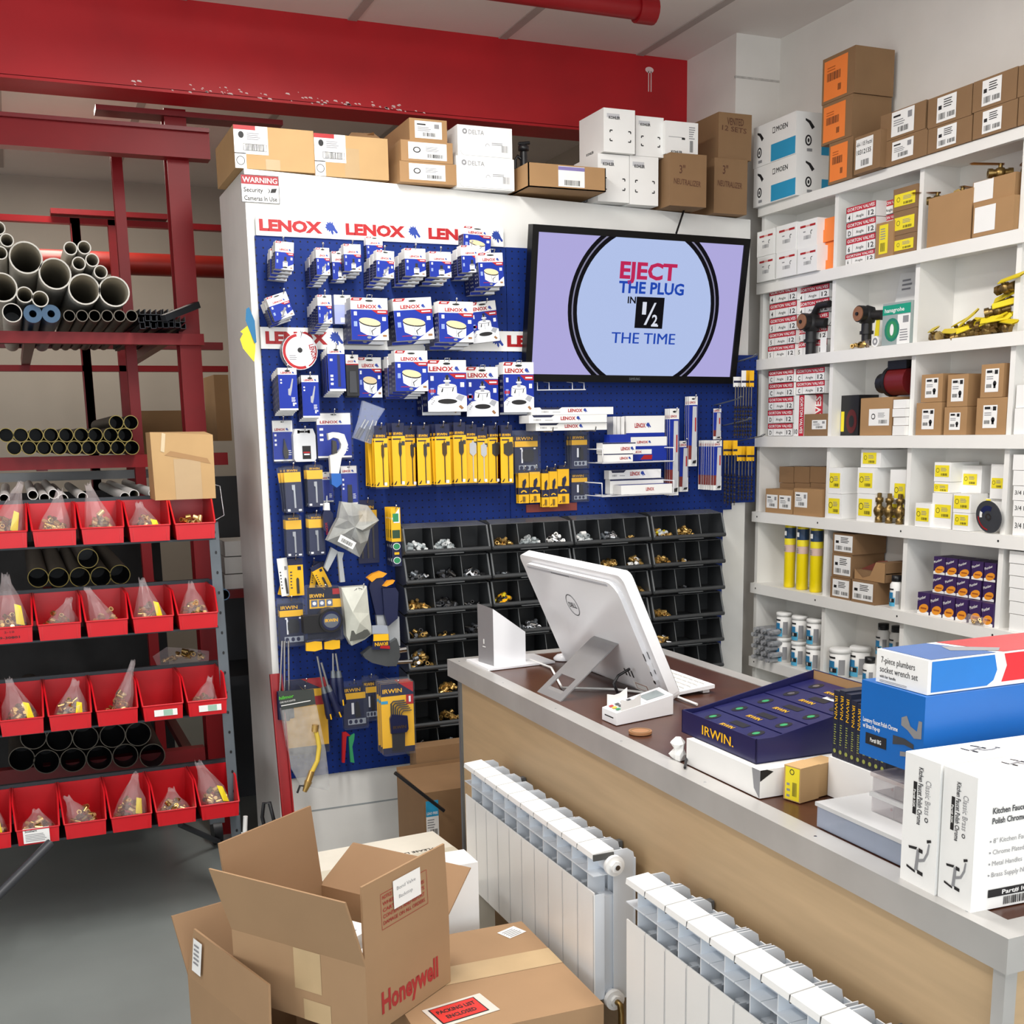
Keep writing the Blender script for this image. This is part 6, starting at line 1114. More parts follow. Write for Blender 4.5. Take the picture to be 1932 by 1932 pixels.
for x in (.004, wB - .004): b = MB(); b.tube([(x, .006, .006), (x, .034, .088)], .004, BINL, 6); b.build('rim', t0)
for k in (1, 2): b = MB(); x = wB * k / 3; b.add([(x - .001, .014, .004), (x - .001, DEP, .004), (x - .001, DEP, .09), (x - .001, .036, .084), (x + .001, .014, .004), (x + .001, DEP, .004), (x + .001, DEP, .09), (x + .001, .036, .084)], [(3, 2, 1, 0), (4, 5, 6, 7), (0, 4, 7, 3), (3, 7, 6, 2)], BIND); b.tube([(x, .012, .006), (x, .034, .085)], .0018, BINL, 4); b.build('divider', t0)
b = MB(); b.add([(.004, .034, .089), (wB - .004, .034, .089), (wB - .016, .105, .1005), (.016, .105, .1005), (.004, .034, .087), (wB - .004, .034, .087), (wB - .016, .105, .0985), (.016, .105, .0985)], [(0, 1, 2, 3), (7, 6, 5, 4), (0, 4, 5, 1), (3, 2, 6, 7), (0, 3, 7, 4), (1, 5, 6, 2)], SMOKE); b.build('cover', t0)
CW = ('first', 'second', 'third', 'fourth'); first = True
for c in range(4):
    for r in range(8 if c == 0 else 6):
        lab = 'charcoal drawer bin, %s column from the left, %s row from the top' % (CW[c], ORD[r])
        loc = (XB[c], YL, ZR - PZ_ * r)
        if first: t0.location = loc; t0['label'] = lab; first = False
        else: dup(t0, loc, None, lab)
BR1 = [BRASS, BRASS, BRASSD]; ST1 = [TOOLS, ZINC, STEEL]; DK = [DGREY, BLACK, TOOLG]; CL = [mat('clear_bit', '#b9c2c4', .2, alpha=.5, var=0), mat('plastic_white', '#c9cccc', .4)]; YB = [BRASS, YEL, LYEL]
CONT = [(0, 0, 0, CL, 'grey plastic bags'), (0, 0, 1, CL, 'clear bagged parts'), (0, 1, 0, ST1 + DK, 'steel and dark fittings'), (0, 1, 1, DK, 'dark round washers'), (0, 1, 2, DK + ST1, 'dark caps'), (0, 2, 0, BR1, 'small brass parts'), (0, 2, 1, DK, 'dark square parts'), (0, 2, 2, DK, 'few black parts'), (0, 3, 0, DK + BR1, 'brass and black parts'), (0, 3, 1, BR1, 'few brass parts'), (0, 3, 2, DK, 'small dark parts'), (0, 4, 0, BR1 + ST1, 'tall heap of brass fittings'), (0, 5, 1, BR1, 'small brass nuts'), (0, 6, 1, BR1 + [BRASSD], 'dull brass parts'), (0, 7, 0, ST1 + DK, 'grey steel nuts'), (0, 7, 1, ST1, 'bright steel parts'),
        (1, 0, 0, BR1, 'brass rings'), (1, 0, 1, CL, 'clear bagged rings'), (1, 0, 2, [CHROME, STEEL, PAPER], 'chromed parts'), (1, 1, 0, ST1, 'few steel parts'), (1, 1, 2, CL + [YEL], 'bagged yellow parts'), (1, 2, 0, YB + [BLACK], 'yellow and black parts'), (1, 3, 1, ST1, 'small steel parts'), (1, 5, 2, CL + [YEL], 'bagged yellow tags'),
        (2, 0, 0, CL + [PAPER], 'clear plastic parts'), (2, 0, 1, ST1, 'steel rings'), (2, 0, 2, BR1, 'single brass part'), (2, 1, 0, ST1, 'grey parts'), (2, 1, 1, BR1, 'brass couplings'), (2, 1, 2, BR1 + [PAPER], 'pale and brass parts'), (2, 2, 2, BR1, 'brass elbows'), (2, 3, 2, BR1, 'tiny brass parts'),
        (3, 0, 0, YB + CL, 'bagged yellow and brass parts'), (3, 0, 1, BR1, 'brass valves'), (3, 1, 0, BR1, 'brass nuts'), (3, 1, 1, BR1 + [PAPER], 'few brass parts'), (3, 2, 1, DK + ST1, 'few thin screws'), (3, 3, 0, BR1, 'brass rings'), (3, 4, 0, BR1 + ST1, 'brass and steel parts')]
for i, (c, r, k, ms, nm) in enumerate(CONT):
    big = nm.startswith('tall'); few = 'few' in nm or 'single' in nm
    b = MB(); pile(b, 6 if few else 34 if big else 26, .042 if not few else .03, .042, .06 if big else .034 if not few else .012, .019 if not few else .016, ms, i + 3)
    b.build('small_parts', label='%s in the %s column, %s row, %s compartment' % (nm, CW[c], ORD[r], ('left', 'middle', 'right')[k]), cat='fittings', kind='stuff', loc=(XB[c] + wB * (k + .5) / 3, YL + .055, ZR - PZ_ * r - .006))
# cardboard boxes and red channel in the gap left of the counter
def cloc(px, py, Y): return PY(px, py, Y)
p = PY(832, 1600, 3.9); t = thing('carton', 'brown carton with blue and white label in the gap beside the counter', 'box', (PY(801, 1550, 3.55).x, 3.55, 0)); zl = PY(805, 1512, 3.55).z
b = MB(); b.box(0, .3, .0, .3, 0, zl + .03, CARDD); zt_ = zl + .03; b.box(0, .3, .298, .3, zt_, zt_ + .012, CARDD); b.build('body', t)
b = MB(); f = Fr((.0, 0, 0), (1, 0, 0), (0, 0, 1)); b.rect(f, .006, zl - .13, .05, zl, PAPER); b.rect(f, .006, zl - .055, .05, zl, CYAN, .0009); b.text(f, 'LEAD FREE', .009, zl - .048, .009, PAPER, w=.038, bold=1, l=.0012); b.bars(f, .02, zl - .12, .025, .02, n=9, l=.001); b.lines(f, .01, zl - .095, .035, .035, 4, l=.001); b.build('label', t)
t = thing('carton', 'dark brown carton standing behind the blue labelled carton', 'box', (1.24, 3.86, 0)); b = MB(); b.box(0, .5, 0, .075, 0, .56, CARDD); b.build('body', t)
t = thing('steel_rod', 'thin dark rod leaning against the cartons by the counter', 'rod', PY(745, 1458, 3.53)); b = MB(); P = [PY(745, 1458, 3.53), PY(838, 1530, 3.52)]; b.cyl((0, 0, 0), P[1] - P[0], .006, BLACK); b.build('rod', t)
P = [PY(519, 1271, 4.02), PY(543, 1540, 3.93)]; d = (P[1] - P[0]); P.append(P[0] + d * (P[0].z / -d.z)); t = thing('red_channel', 'long red metal channel leaning on the partition corner', 'channel', P[2])
q = P[0] - P[2]; ax = q.normalized(); sx = Vector((.021, 0, 0)); sy = Vector((0, -.018, 0)); CH = mat('channel_red', '#960d14', .35, var=.06); b = MB()
for s0, s1, e0, e1 in ((-1, 1, 0, .15), (-1, -.8, 0, 1), (.8, 1, 0, 1)): b.hexa([sx * s0 + sy * e0, sx * s1 + sy * e0, sx * s1 + sy * e1, sx * s0 + sy * e1, q + sx * s0 + sy * e0, q + sx * s1 + sy * e0, q + sx * s1 + sy * e1, q + sx * s0 + sy * e1], CH)
b.build('channel', t)
p = PY(505, 1530, 3.95); t = thing('strap_loop', 'black rubber strap loop standing at the partition foot', 'strap', (p.x, 3.95, 0)); b = MB(); b.tube([(.03, 0, 0), (-.02, 0, p.z * .95), (-.012, 0, p.z + .03), (.008, 0, p.z + .03), (.02, 0, p.z * .9), (.075, 0, 0)], .007, BLACK, 8); b.build('strap', t)
# ---------------------------------------------------------------- on the counter
def frame_box(A, B, htop, z0, L, name, label, cat, group=None):
    'A, B: bottom pixels of the far and near corner of the face turned to the left; htop: pixel of the top over B'
    a, b_ = PZ(A[0], A[1], z0), PZ(B[0], B[1], z0); d = a - b_; W = d.length; rz = math.atan2(d.y, d.x) - R90
    h = PX(htop[0], htop[1], b_.x).z - z0; t = thing(name, label, cat, b_, rz, group); return t, L, W, h
def bfr(L, W, h): return Fr((0, W, 0), (0, -1, 0), (0, 0, 1)), Fr((0, 0, 0), (1, 0, 0), (0, 0, 1)), Fr((0, 0, h), (1, 0, 0), (0, 1, 0))
SILVER = mat('dock_silver', '#98989a', .4, .3, var=.03); GLOSSW = mat('gloss_white', '#f4f4f6', .18, var=.01); GREYM = mat('stand_grey', '#9a9a9b', .4, .5, var=.05)
# silver and white dock
A, Bq, C, = PZ(903, 1248, ZC + .006), PZ(932, 1257, ZC + .006), PZ(992, 1248, ZC + .006); D_ = A + C - Bq
t = thing('payment_dock', 'silver and white wedge shaped dock at the far end of the counter', 'dock', Bq); zA, zB, zC = PX(912, 1142, A.x).z, PX(939, 1152, Bq.x).z, PX(996, 1194, C.x).z
o = Bq; up = lambda P, z: Vector((P.x - o.x, P.y - o.y, z - o.z)); q = [up(P, o.z) for P in (A, Bq, C, D_)] + [up(A, zA), up(Bq, zB), up(C, zC), up(D_, zC)]
b = MB(); b.add(q, [(0, 1, 5, 4)], SILVER); b.add(q, [(1, 2, 6, 5), (2, 3, 7, 6), (3, 0, 4, 7), (4, 5, 6, 7), (3, 2, 1, 0)], GLOSSW); f = Fr(q[0], q[1] - q[0], (0, 0, 1)); W = (q[1] - q[0]).length; b.rect(f, W * .35, .06, W * .42, .075, PAPER); b.rect(f, W * .3, .05, W * .5, .053, PAPER); b.build('body', t)
b = MB(); P = [PZ(*p, ZC) - Vector((o.x, o.y, o.z)) for p in ((880, 1247), (921, 1266), (1047, 1251), (1006, 1236))]; b.hexa(P + [p + Vector((0, 0, .006)) for p in P], GLOSSW); b.build('base_plate', t)
t = thing('mouse', 'low white mouse beside the silver dock', 'mouse', PZ(1035, 1247, ZC) + Vector((.05, .0, 0))); b = MB(); b.lathe([(.03, 0), (.031, .006), (.02, .016), (.001, .02)], GLOSSW); b.build('body', t)
# all-in-one computer: screen towards the shelving, white back towards us
BLc, BRc = Vector((1.50, 3.15, ZC)), Vector((1.505, 2.52, ZC)); TLc = Vector((1.349, 3.15, 1.317)); u = (BRc - BLc).normalized(); v = (TLc - BLc); H = v.length; v = (v - u * v.dot(u)).normalized(); n = u.cross(v); W = (BRc - BLc).length
M3 = Matrix((u, -n, v)).transposed(); t = thing('computer', 'white all-in-one computer seen from its back on the counter', 'computer', BLc, rot=M3.to_euler())
def rr(w, h, r, k=5):
    p = []
    for cx, cy, a in ((w - r, h - r, 0), (r, h - r, 90), (r, r, 180), (w - r, r, 270)):
        for i in range(k): q = math.radians(a + 90 * i / (k - 1)); p.append((cx + r * math.cos(q), cy + r * math.sin(q)))
    return p
f = Fr((0, 0, 0), (1, 0, 0), (0, 0, 1)); b = MB(); b.prism(rr(W, H, .022), f, .028, GLOSSW); b.prism([(x * .9 + W * .05, y * .9 + H * .05) for x, y in rr(W, H, .05)], f, .012, GLOSSW, .012); b.build('back_shell', t)
b = MB(); b.prism([(x * .985 + W * .0075, y * .985 + H * .0075) for x, y in rr(W, H, .02)], Fr((0, .028, 0), (1, 0, 0), (0, 0, 1)), .003, BLACK); b.build('screen_glass', t)
b = MB(); b.prism([(W * .1, H * .915), (W * .88, H * .915), (W * .88, H * .93), (W * .1, H * .93)], f, .002, mat('vent_grey', '#bdbdc2', .5), .0135); 
for k in range(14): b.rect(f, W * (.36 + .013 * k), H * .916, W * (.366 + .013 * k), H * .929, DGREY, .014)
b.build('vent', t)
b = MB(); cx, cy, r = W * .44, H * .66, .034; b.ringd(f, cx, cy, r * .92, r, DGREY, .0128, 32); b.text(f, 'DELL', cx, cy - .008, .016, DGREY, w=.046, bold=1, l=.0128, c=True); b.build('logo', t)
b = MB(); x = W * .955
for y0, y1, m in ((.34, .40, BLACK), (.27, .31, PAPER), (.22, .255, BLACK)): b.rect(f, x - .006, H * y0, x, H * y1, m, .001); b.rect(f, x - .006, H * y0, x, H * y1, m, .0125)
b.disc(f, x - .002, H * .17, .006, .006, BLACK, .0126, 10); b.build('ports', t)
b = MB(); f2 = (W * .68, H * .1); b.rect(f, W * .74, H * .04, W * .88, H * .11, PAPER, .0126); b.rect(f, W * .76, H * .05, W * .86, H * .1, mat('sticker_rust', '#a8634a', .5), .0129); b.rect(f, W * .765, H * .055, W * .855, H * .095, PAPER, .0132)
for k in range(3): b.rect(f, W * (.70 + .03 * k), H * .14, W * (.712 + .03 * k), H * .2, BLACK, .0126)
b.build('sticker', t)
Mi = M3.inverted(); F0, F1 = PZ(1018, 1303, ZC), PZ(1062, 1322, ZC); loc = lambda p: Mi @ (Vector(p) - BLc); a, c = loc(F0), loc(F1); x0 = max(a.x, .01)
T0, T1 = Vector((a.x + .0, -.012, H * .42)), Vector((c.x, -.012, H * .42)); th = Vector((0, -.012, 0)); b = MB(); L2 = lambda s, k: (a if s == 0 else c) * (1 - k) + (T0 if s == 0 else T1) * k
def stripe(s0, s1, k0, k1): 
    pt = lambda s, k: L2(0, k) * (1 - s) + L2(1, k) * s; P = [pt(s0, k0), pt(s1, k0), pt(s1, k1), pt(s0, k1)]; b.hexa([P[0], P[1], P[1] + th, P[0] + th, P[3], P[2], P[2] + th, P[3] + th], GREYM)
stripe(0, 1, 0, .12); stripe(0, .2, .12, .38); stripe(.8, 1, .12, .38); stripe(0, 1, .38, 1); b.build('kickstand', t)
b = MB(); P = [PZ(1000, 1247, ZC) , PZ(1040, 1262, ZC), PZ(1060, 1300, ZC), PZ(1160, 1303, ZC), PZ(1270, 1315, ZC), PZ(1315, 1332, ZC)]; b.tube([p + Vector((0, 0, .004)) for p in P], .0035, PAPER, 6); b.build('white_cable', label='white cable winding over the counter behind the computer', cat='cable')
b = MB(); P = [PZ(1166, 1316, ZC) + Vector((0, 0, .01)), PX(1158, 1290, 1.38), PX(1166, 1275, 1.42), PX(1188, 1262, 1.44)]; b.tube(P, .004, BLACK, 6); b.build('black_plug', label='black plug and cable at the lower back of the computer', cat='cable')
# keyboard
P = [PZ(1262, 1306, ZC), PZ(1345, 1306, ZC)]; t = thing('keyboard', 'white keyboard lying behind the computer', 'keyboard', (1.545, 2.575, ZC)); b = MB(); b.hexa([(0, 0, .004), (.12, 0, .012), (.12, .42, .012), (0, .42, .004), (0, 0, .012), (.12, 0, .022), (.12, .42, .022), (0, .42, .012)], GLOSSW); b.box(.09, .11, .01, .03, 0, .012, GLOSSW); b.build('body', t)
b = MB()
for i in range(5):
    for j in range(14): x = .012 + .021 * i; y = .015 + .028 * j; z = .0125 + x * .083; b.box(x, x + .017, y, y + .023, z, z + .004, PAPER)
b.build('keys', t)
# card terminal
P = [PZ(1136, 1357, ZC), PZ(1163, 1369, ZC), PZ(1270, 1347, ZC), PZ(1243, 1331, ZC)]; o = P[1]; t = thing('card_terminal', 'white card payment terminal by the computer', 'terminal', o); P = [p - o for p in P]; hs = (.030, .030, .048, .048); b = MB(); b.hexa(P + [p * 1.0 + Vector((0, 0, h)) for p, h in zip(P, hs)], GLOSSW)
b.build('body', t); q = [p + Vector((0, 0, h + .0006)) for p, h in zip(P, hs)]; mix = lambda s, k: (q[0] * (1 - s) + q[1] * s) * (1 - k) + (q[3] * (1 - s) + q[2] * s) * k
def pat(s0, s1, k0, k1, m, l=0): b.add([mix(s0, k0) + Vector((0, 0, l)), mix(s1, k0) + Vector((0, 0, l)), mix(s1, k1) + Vector((0, 0, l)), mix(s0, k1) + Vector((0, 0, l))], [(0, 1, 2, 3)], m)
b = MB(); pat(.1, .9, .52, .95, mat('terminal_frame', '#dcdce0', .3), .0004); pat(.2, .8, .58, .9, mat('terminal_screen', '#8b9698', .2), .001); b.build('screen', t)
b = MB()
for i in range(3):
    for j in range(4): pat(.16 + .24 * i, .34 + .24 * i, .06 + .10 * j, .13 + .10 * j, (PRED, YEL, GREEN)[i] if j == 0 else DGREY, .002)
b.build('keypad', t)
b = MB(); 
for s in (.02, .98):
    V = [mix(s, k) + Vector((0, 0, z)) for k, z in ((.08, .0), (.08, .028), (.2, .02), (.3, .02), (.42, .028), (.42, 0))]; b.add(V, [(0, 1, 2, 3, 4, 5)], PAPER); b.add([p_ + Vector((.001, 0, 0)) for p_ in V], [(5, 4, 3, 2, 1, 0)], PAPER)
b.build('privacy_shield', t); b = MB(); b.add([P[0] * .8 + P[1] * .2 + Vector((-.001, -.0006, .014)), P[0] * .2 + P[1] * .8 + Vector((-.001, -.0006, .014)), P[0] * .2 + P[1] * .8 + Vector((-.001, -.0006, .017)), P[0] * .8 + P[1] * .2 + Vector((-.001, -.0006, .017))], [(0, 1, 2, 3)], BLACK); b.build('card_slot', t)
t = thing('coaster', 'small round brown lid lying on the counter', 'lid', PZ(1208, 1383, ZC)); b = MB(); b.cyl((0, 0, 0), (0, 0, .006), .027, mat('lid_brown', '#a5744c', .5), n=24); b.ringd(Fr((0, 0, .006), (1, 0, 0), (0, 1, 0)), 0, 0, .02, .024, CARDD); b.build('lid', t)
p = PZ(1280, 1432, ZC); t = thing('crumpled_paper', 'crumpled white paper standing beside the navy display tray', 'paper', p); rn = random.Random(8); b = MB(); k = 9; vs = []
for j in range(5):
    for i in range(k): a = 6.283 * i / k; r = (.016, .022, .014, .02, .006)[j] * rn.uniform(.7, 1.25); vs.append((r * math.cos(a) * .8, r * math.sin(a) * 1.1, .012 * j))
b.add(vs, [(j * k + i, j * k + (i + 1) % k, (j + 1) * k + (i + 1) % k, (j + 1) * k + i) for j in range(4) for i in range(k)] + [tuple(4 * k + i for i in range(k))], PAPER); b.build('paper', t)
b = MB(); b.tube([PZ(1292, 1452, ZC) + Vector((0, 0, .004)), PZ(1288, 1440, ZC) + Vector((.01, .0, .012)), PZ(1296, 1432, ZC) + Vector((.03, .02, .004))], .003, BLACK, 6); b.build('short_cable', label='short black cable end at the foot of the crumpled paper', cat='cable')
# white carton and navy display tray
t, L, W, h1 = frame_box((1295, 1441), (1433, 1507), (1423, 1449), ZC, .30, 'carton', 'low white carton under the navy display tray', 'box'); b = MB(); b.box(0, L, 0, W, 0, h1, PAPER); b.build('body', t); fl, frt, ft = bfr(L, W, h1); b = MB(); b.poly(fl, [(W * .93, h1 * .3), (W, 0), (W, h1), (W * .9, h1)], GREYINK, .0006); b.poly(frt, [(0, h1 * .6), (L * .1, h1 * .9), (L * .05, h1), (0, h1)], INK, .0006); b.build('torn_corner', t)
zt = ZC + h1 + .001; t, L, W, hf = frame_box((1286, 1381), (1426, 1442), (1436, 1399), zt, .34, 'display_tray', 'navy display tray of small boxes with yellow lettering', 'tray'); DN = mat('tray_navy', '#1a1b4d', .35, var=.05); hb = hf + .055; q = .003
b = MB(); b.box(0, L, 0, W, 0, .002, DN); b.box(0, q, 0, W, 0, hf, DN)
for y in (0, W - q): b.add([(0, y, 0), (L, y, 0), (L, y, hb), (L * .12, y, hf), (0, y, hf), (0, y + q, 0), (L, y + q, 0), (L, y + q, hb), (L * .12, y + q, hf), (0, y + q, hf)], [(0, 1, 2, 3, 4), (9, 8, 7, 6, 5), (4, 3, 8, 9), (3, 2, 7, 8), (0, 4, 9, 5)], DN)
b.box(L - q, L, 0, W, 0, hb, DN); b.rect(Fr((L - q, 0, 0), (0, 1, 0), (0, 0, 1)), 0, 0, 0, 0, CARD); b.add([(L - q - .0008, 0, 0), (L - q - .0008, W, 0), (L - q - .0008, W, hb - .001), (L - q - .0008, 0, hb - .001)], [(0, 3, 2, 1)], CARD); b.build('tray', t)
b = MB(); fl, _, _ = bfr(L, W, hf); b.text(fl, 'IRWIN.', W * .3, hf * .3, hf * .42, PYEL, w=W * .42, bold=1.6); b.build('lettering', t); base = t.matrix_basis.copy() if False else Matrix.Translation(t.location) @ Matrix.Rotation(t.rotation_euler.z, 4, 'Z')
for k in range(5):
    x0 = .008 + k * (L - .014) / 5; D = (L - .014) / 5 - .002; zz = hf * .72 + .048 * (k + .5) / 5; p = base @ Vector((x0, .006, .0025)); s = thing('small_box', 'navy boxed bit set, %s row of five in the display tray' % ('front', 'second', 'middle', 'fourth', 'back')[k], 'box', p, t.rotation_euler.z); w_ = W - .014
    b = MB(); b.hexa([(0, 0, 0), (D, 0, 0), (D, w_, 0), (0, w_, 0), (0, 0, zz - .004), (D, 0, zz + .004), (D, w_, zz + .004), (0, w_, zz - .004)], DN); b.build('body', s)
    sl = .008 / D; f = Fr((0, w_, zz - .004), (0, -1, 0), (1, 0, sl)); f.n = Vector((-sl, 0, 1)).normalized(); b = MB()
    for a in (.2, .8): b.disc(f, w_ * a, D * .5, .014, D * .3, BLACK, .0006, 12); b.disc(f, w_ * a, D * .5, .007, D * .14, GREEN if k < 3 else STEEL, .001, 8)
    b.rect(f, w_ * .42, D * .52, w_ * .62, D * .82, BLACK, .0006); b.text(f, 'IRWIN', w_ * .4, D * .18, D * .2, PYEL, w=w_ * .17, bold=1.2, l=.0008)
    if k == 3: b.rect(f, w_ * .5, D * .85, w_ * .72, D * 1.25, PAPER, .0012); b.bars(f, w_ * .52, D * .95, w_ * .1, D * .2, n=8, l=.0016)
    b.build('printed_top', s)
# brown boxes with yellow label
t, L, W, h = frame_box((1478, 1506), (1509, 1516), (1509, 1450), ZC, .052, 'small_carton', 'front small brown box with upright yellow label on the counter', 'box'); b = MB(); b.box(0, L, 0, W, 0, h, CARDL); b.build('body', t); fl, _, _ = bfr(L, W, h); b = MB(); b.rect(fl, W * .1, h * .03, W * .95, h * .97, LYEL); b.bars(fl, W * .55, h * .15, W * .25, h * .4, n=5, l=.001); b.ringd(fl, W * .5, h * .84, W * .1, W * .14, INK, .001, 12); b.lines(fl, W * .2, h * .1, W * .25, h * .5, 3, l=.001); b.build('label', t)
rz = t.rotation_euler.z; p = t.location + Matrix.Rotation(rz, 3, 'Z') @ Vector((L + .002, .004, 0)); s = thing('small_carton', 'rear small brown box next to the yellow labelled one', 'box', p, rz); b = MB(); b.box(0, .055, 0, W, 0, h * .96, CARDL); b.build('body', s)
# upright thin boxes with yellow lettering
p = PZ(1561, 1500, ZC); X0 = p.x; y1 = PX(1561, 1500, X0).y; t = thing('carton', 'white carton under the row of thin navy boxes', 'box', (X0, y1, ZC), -R90); hz = PX(1562, 1426, X0).z - ZC; b = MB(); b.box(0, .33, 0, .16, 0, hz, PAPER); b.build('body', t)
k = 0; y = y1 - .004
for i in range(9):
    w_ = .0165; z0 = ZC + hz + .001; s = thing('slim_box', 'thin navy box with yellow lettered spine, %s from the display tray' % ORD[i], 'box', (X0 + .004, y - w_ / 2, z0), -R90); h = .128 + .003 * (i % 2) - (.012 if i > 2 else 0)
    b = MB(); b.box(-w_ / 2 + .0004, w_ / 2 - .0004, 0, .13, 0, h, mat('slim_navy', '#23283a', .4)); f = front(w_, h); b.text(f, 'IRWIN', w_ * .72, h * .9, w_ * .5, PYEL, w=h * .34, bold=1.2, rot=-R90 if False else R90 * -1) if False else b.text(f, 'IRWIN', w_ * .28, h * .92, w_ * .5, PYEL, w=h * .34, bold=1.2, rot=-R90); b.lines(f, w_ * .3, h * .2, w_ * .4, h * .32, 9, mat('print_olive', '#9aa050', .5)); b.disc(f, w_ * .5, h * .1, w_ * .25, w_ * .25, MATS['print_olive'], .0008, 10); b.build('body', s); y -= w_
XB1 = 1.285; zb_org = PX(1621, 1421, XB1).z - ZC
# clear organisers
def organiser(label, loc, L, W, h, m, lidm, fill, n=4, rz=0):
    t = thing('organiser_box', label, 'box', loc, rz); q = .0015; b = MB(); b.box(0, L, 0, W, 0, q, m); b.box(0, q, 0, W, q, h, m); b.box(L - q, L, 0, W, q, h, m); b.box(q, L - q, 0, q, q, h, m); b.box(q, L - q, W - q, W, q, h, m)
    b.build('tub', t); b = MB()
    for i in range(1, n): b.box(q, L - q, W * i / n - .001, W * i / n + .001, q, h - .004, m)
    b.build('dividers', t)
    b = MB(); b.box(-.003, L + .003, -.003, W + .003, h, h + .007, lidm); b.build('lid', t)
    rn = random.Random(len(label)); b = MB()
    for i in range(n): b.M = Matrix.Translation((L * .45, W * (i + .5) / n, q + .002)); pile(b, 12, L * .36, W / n * .38, h * .5, h * .18, fill, i + 2)
    b.M = None; b.build('contents', t, kind='stuff'); return t
FROST = mat('frosted_clear', '#b9c3d6', .3, alpha=.45, var=.03); FLID = mat('frosted_lid', '#d6d6d6', .25, alpha=.8, var=.05); CLR = mat('clear_tub', '#d8d2d4', .15, alpha=.3, var=0); RSH = mat('washer_red', '#96343c', .5, var=.2); DK2 = mat('washer_dark', '#343a48', .6, var=.2)
ZF = ZC + .0006; p = PZ(1541, 1559, ZC); h = PX(1540, 1512, p.x).z - ZC; W = .30; organiser('largest frosted organiser box at the counter edge with dark contents', (p.x, p.y - W, ZF), .135, W, h - .007, FROST, FLID, [DK2, DGREY])
zo = ZF + h + .001
zb_org = zb_org - (zo + .0665 - ZC) - .009
organiser('red filled organiser box directly on the largest frosted one', (p.x + .05, p.y - W + .005, zo), .13, .215, .026, CLR, FLID, [RSH]); organiser('upper red filled organiser box of the counter stack', (p.x + .055, p.y - W + .01, zo + .033), .125, .215, .026, CLR, mat('clear_lid', '#dccfcc', .2, alpha=.5, var=0), [RSH])
organiser('small clear organiser box on top of the red ones', (p.x + .085, p.y - W + .02, zo + .0665), .09, .155, zb_org, CLR, mat('clear_lid', '#dccfcc', .2, alpha=.5, var=0), [BRASSD, PAPER], 3)
# faucet boxes
def faucetpic(b, f, cx, cy, s, m1=INK, m2=GREYINK, l=.0009, rot=0):
    c_, s_ = math.cos(rot), math.sin(rot); T = lambda pts: [(cx + (x * c_ - y * s_) * s, cy + (x * s_ + y * c_) * s) for x, y in pts]
    for pts, m in (([(-.5, -.42), (-.1, -.5), (-.1, -.42), (-.5, -.34)], m1), ([(.0, -.48), (.25, -.5), (.25, -.38), (.0, -.36)], m1), ([(-.14, -.4), (.0, -.4), (.06, .3), (-.06, .3)], m2), ([(-.45, .3), (-.05, .36), (-.1, .26), (-.42, .22)], m1), ([(.02, .36), (.2, .34), (.2, .22), (.02, .22)], m1), ([(.05, -.1), (.3, .0), (.46, .3), (.5, .62), (.44, .62), (.38, .32), (.25, .08), (.05, .0)], m2), ([(.38, .62), (.56, .7), (.54, .78), (.36, .72)], m1)): b.poly(f, T(pts), m, l)
_d = PZ(1701, 1655, ZC) - PZ(1831, 1723, ZC); KRZ = math.atan2(_d.y, _d.x) - R90
def kitchen(label, A, Bp, ht, big):
    t, L, W, h = frame_box(A, Bp, ht, ZC, .42, 'faucet_box', label, 'box'); t.rotation_euler.z = KRZ; b = MB(); b.box(0, L, 0.0005, W - .0005, 0, h, PAPER); b.build('body', t); fl, fr_, ft = bfr(L, W, h); b = MB()
    b.text(fl, 'Kitchen Faucet Polish Chrome', W * .42, h * .92, W * .13, DGREY, w=h * .44, bold=.8, rot=-R90); b.text(fl, 'Classic Brass', W * .62, h * .84, W * .16, GREYINK, w=h * .26, rot=-R90); b.rect(fl, W * .28, h * .55, W * .38, h * .80, INK); b.text(fl, 'Part# IGK', W * .3, h * .74, W * .06, PAPER, w=h * .14, rot=-R90, l=.0011, bold=.8); faucetpic(b, fl, W * .5, h * .22, W * .62); b.ringd(fl, W * .68, h * .54, W * .03, W * .05, DGREY, .0009, 12)
    faucetpic(b, ft, L * .25, W * .55, W * .5, INK, GREYINK, .0009, -1.2)
    if big:
        b.text(fr_, 'Kitchen Faucet', L * .07, h * .72, h * .046, DGREY, w=.062, bold=1); b.text(fr_, 'Polish Chrome', L * .07, h * .645, h * .046, DGREY, w=.06, bold=1)
        for i, s in enumerate(('8" Kitchen Faucet', 'Chrome Plated Brass', 'Metal Handles', 'Brass Supply Nuts')): b.text(fr_, s, L * .08, h * (.5 - .085 * i), h * .038, GREYINK, w=.0042 * len(s)); b.disc(fr_, L * .068, h * (.515 - .085 * i), .0015, .0015, GREYINK)
        b.rect(fr_, L * .07, h * .09, L * .4, h * .15, INK); b.text(fr_, 'Part# IGK', L * .13, h * .105, h * .034, PAPER, w=.058, bold=.8, l=.0011); b.bars(fr_, L * .14, h * .02, L * .12, h * .06, n=16)
    b.build('print', t); return t
kitchen('left white kitchen faucet box at the near end of the counter', (1701, 1655), (1763, 1690), (1776, 1442), False); kitchen('right white kitchen faucet box with bullet list at the near end of the counter', (1765, 1691), (1831, 1723), (1845, 1468), True)
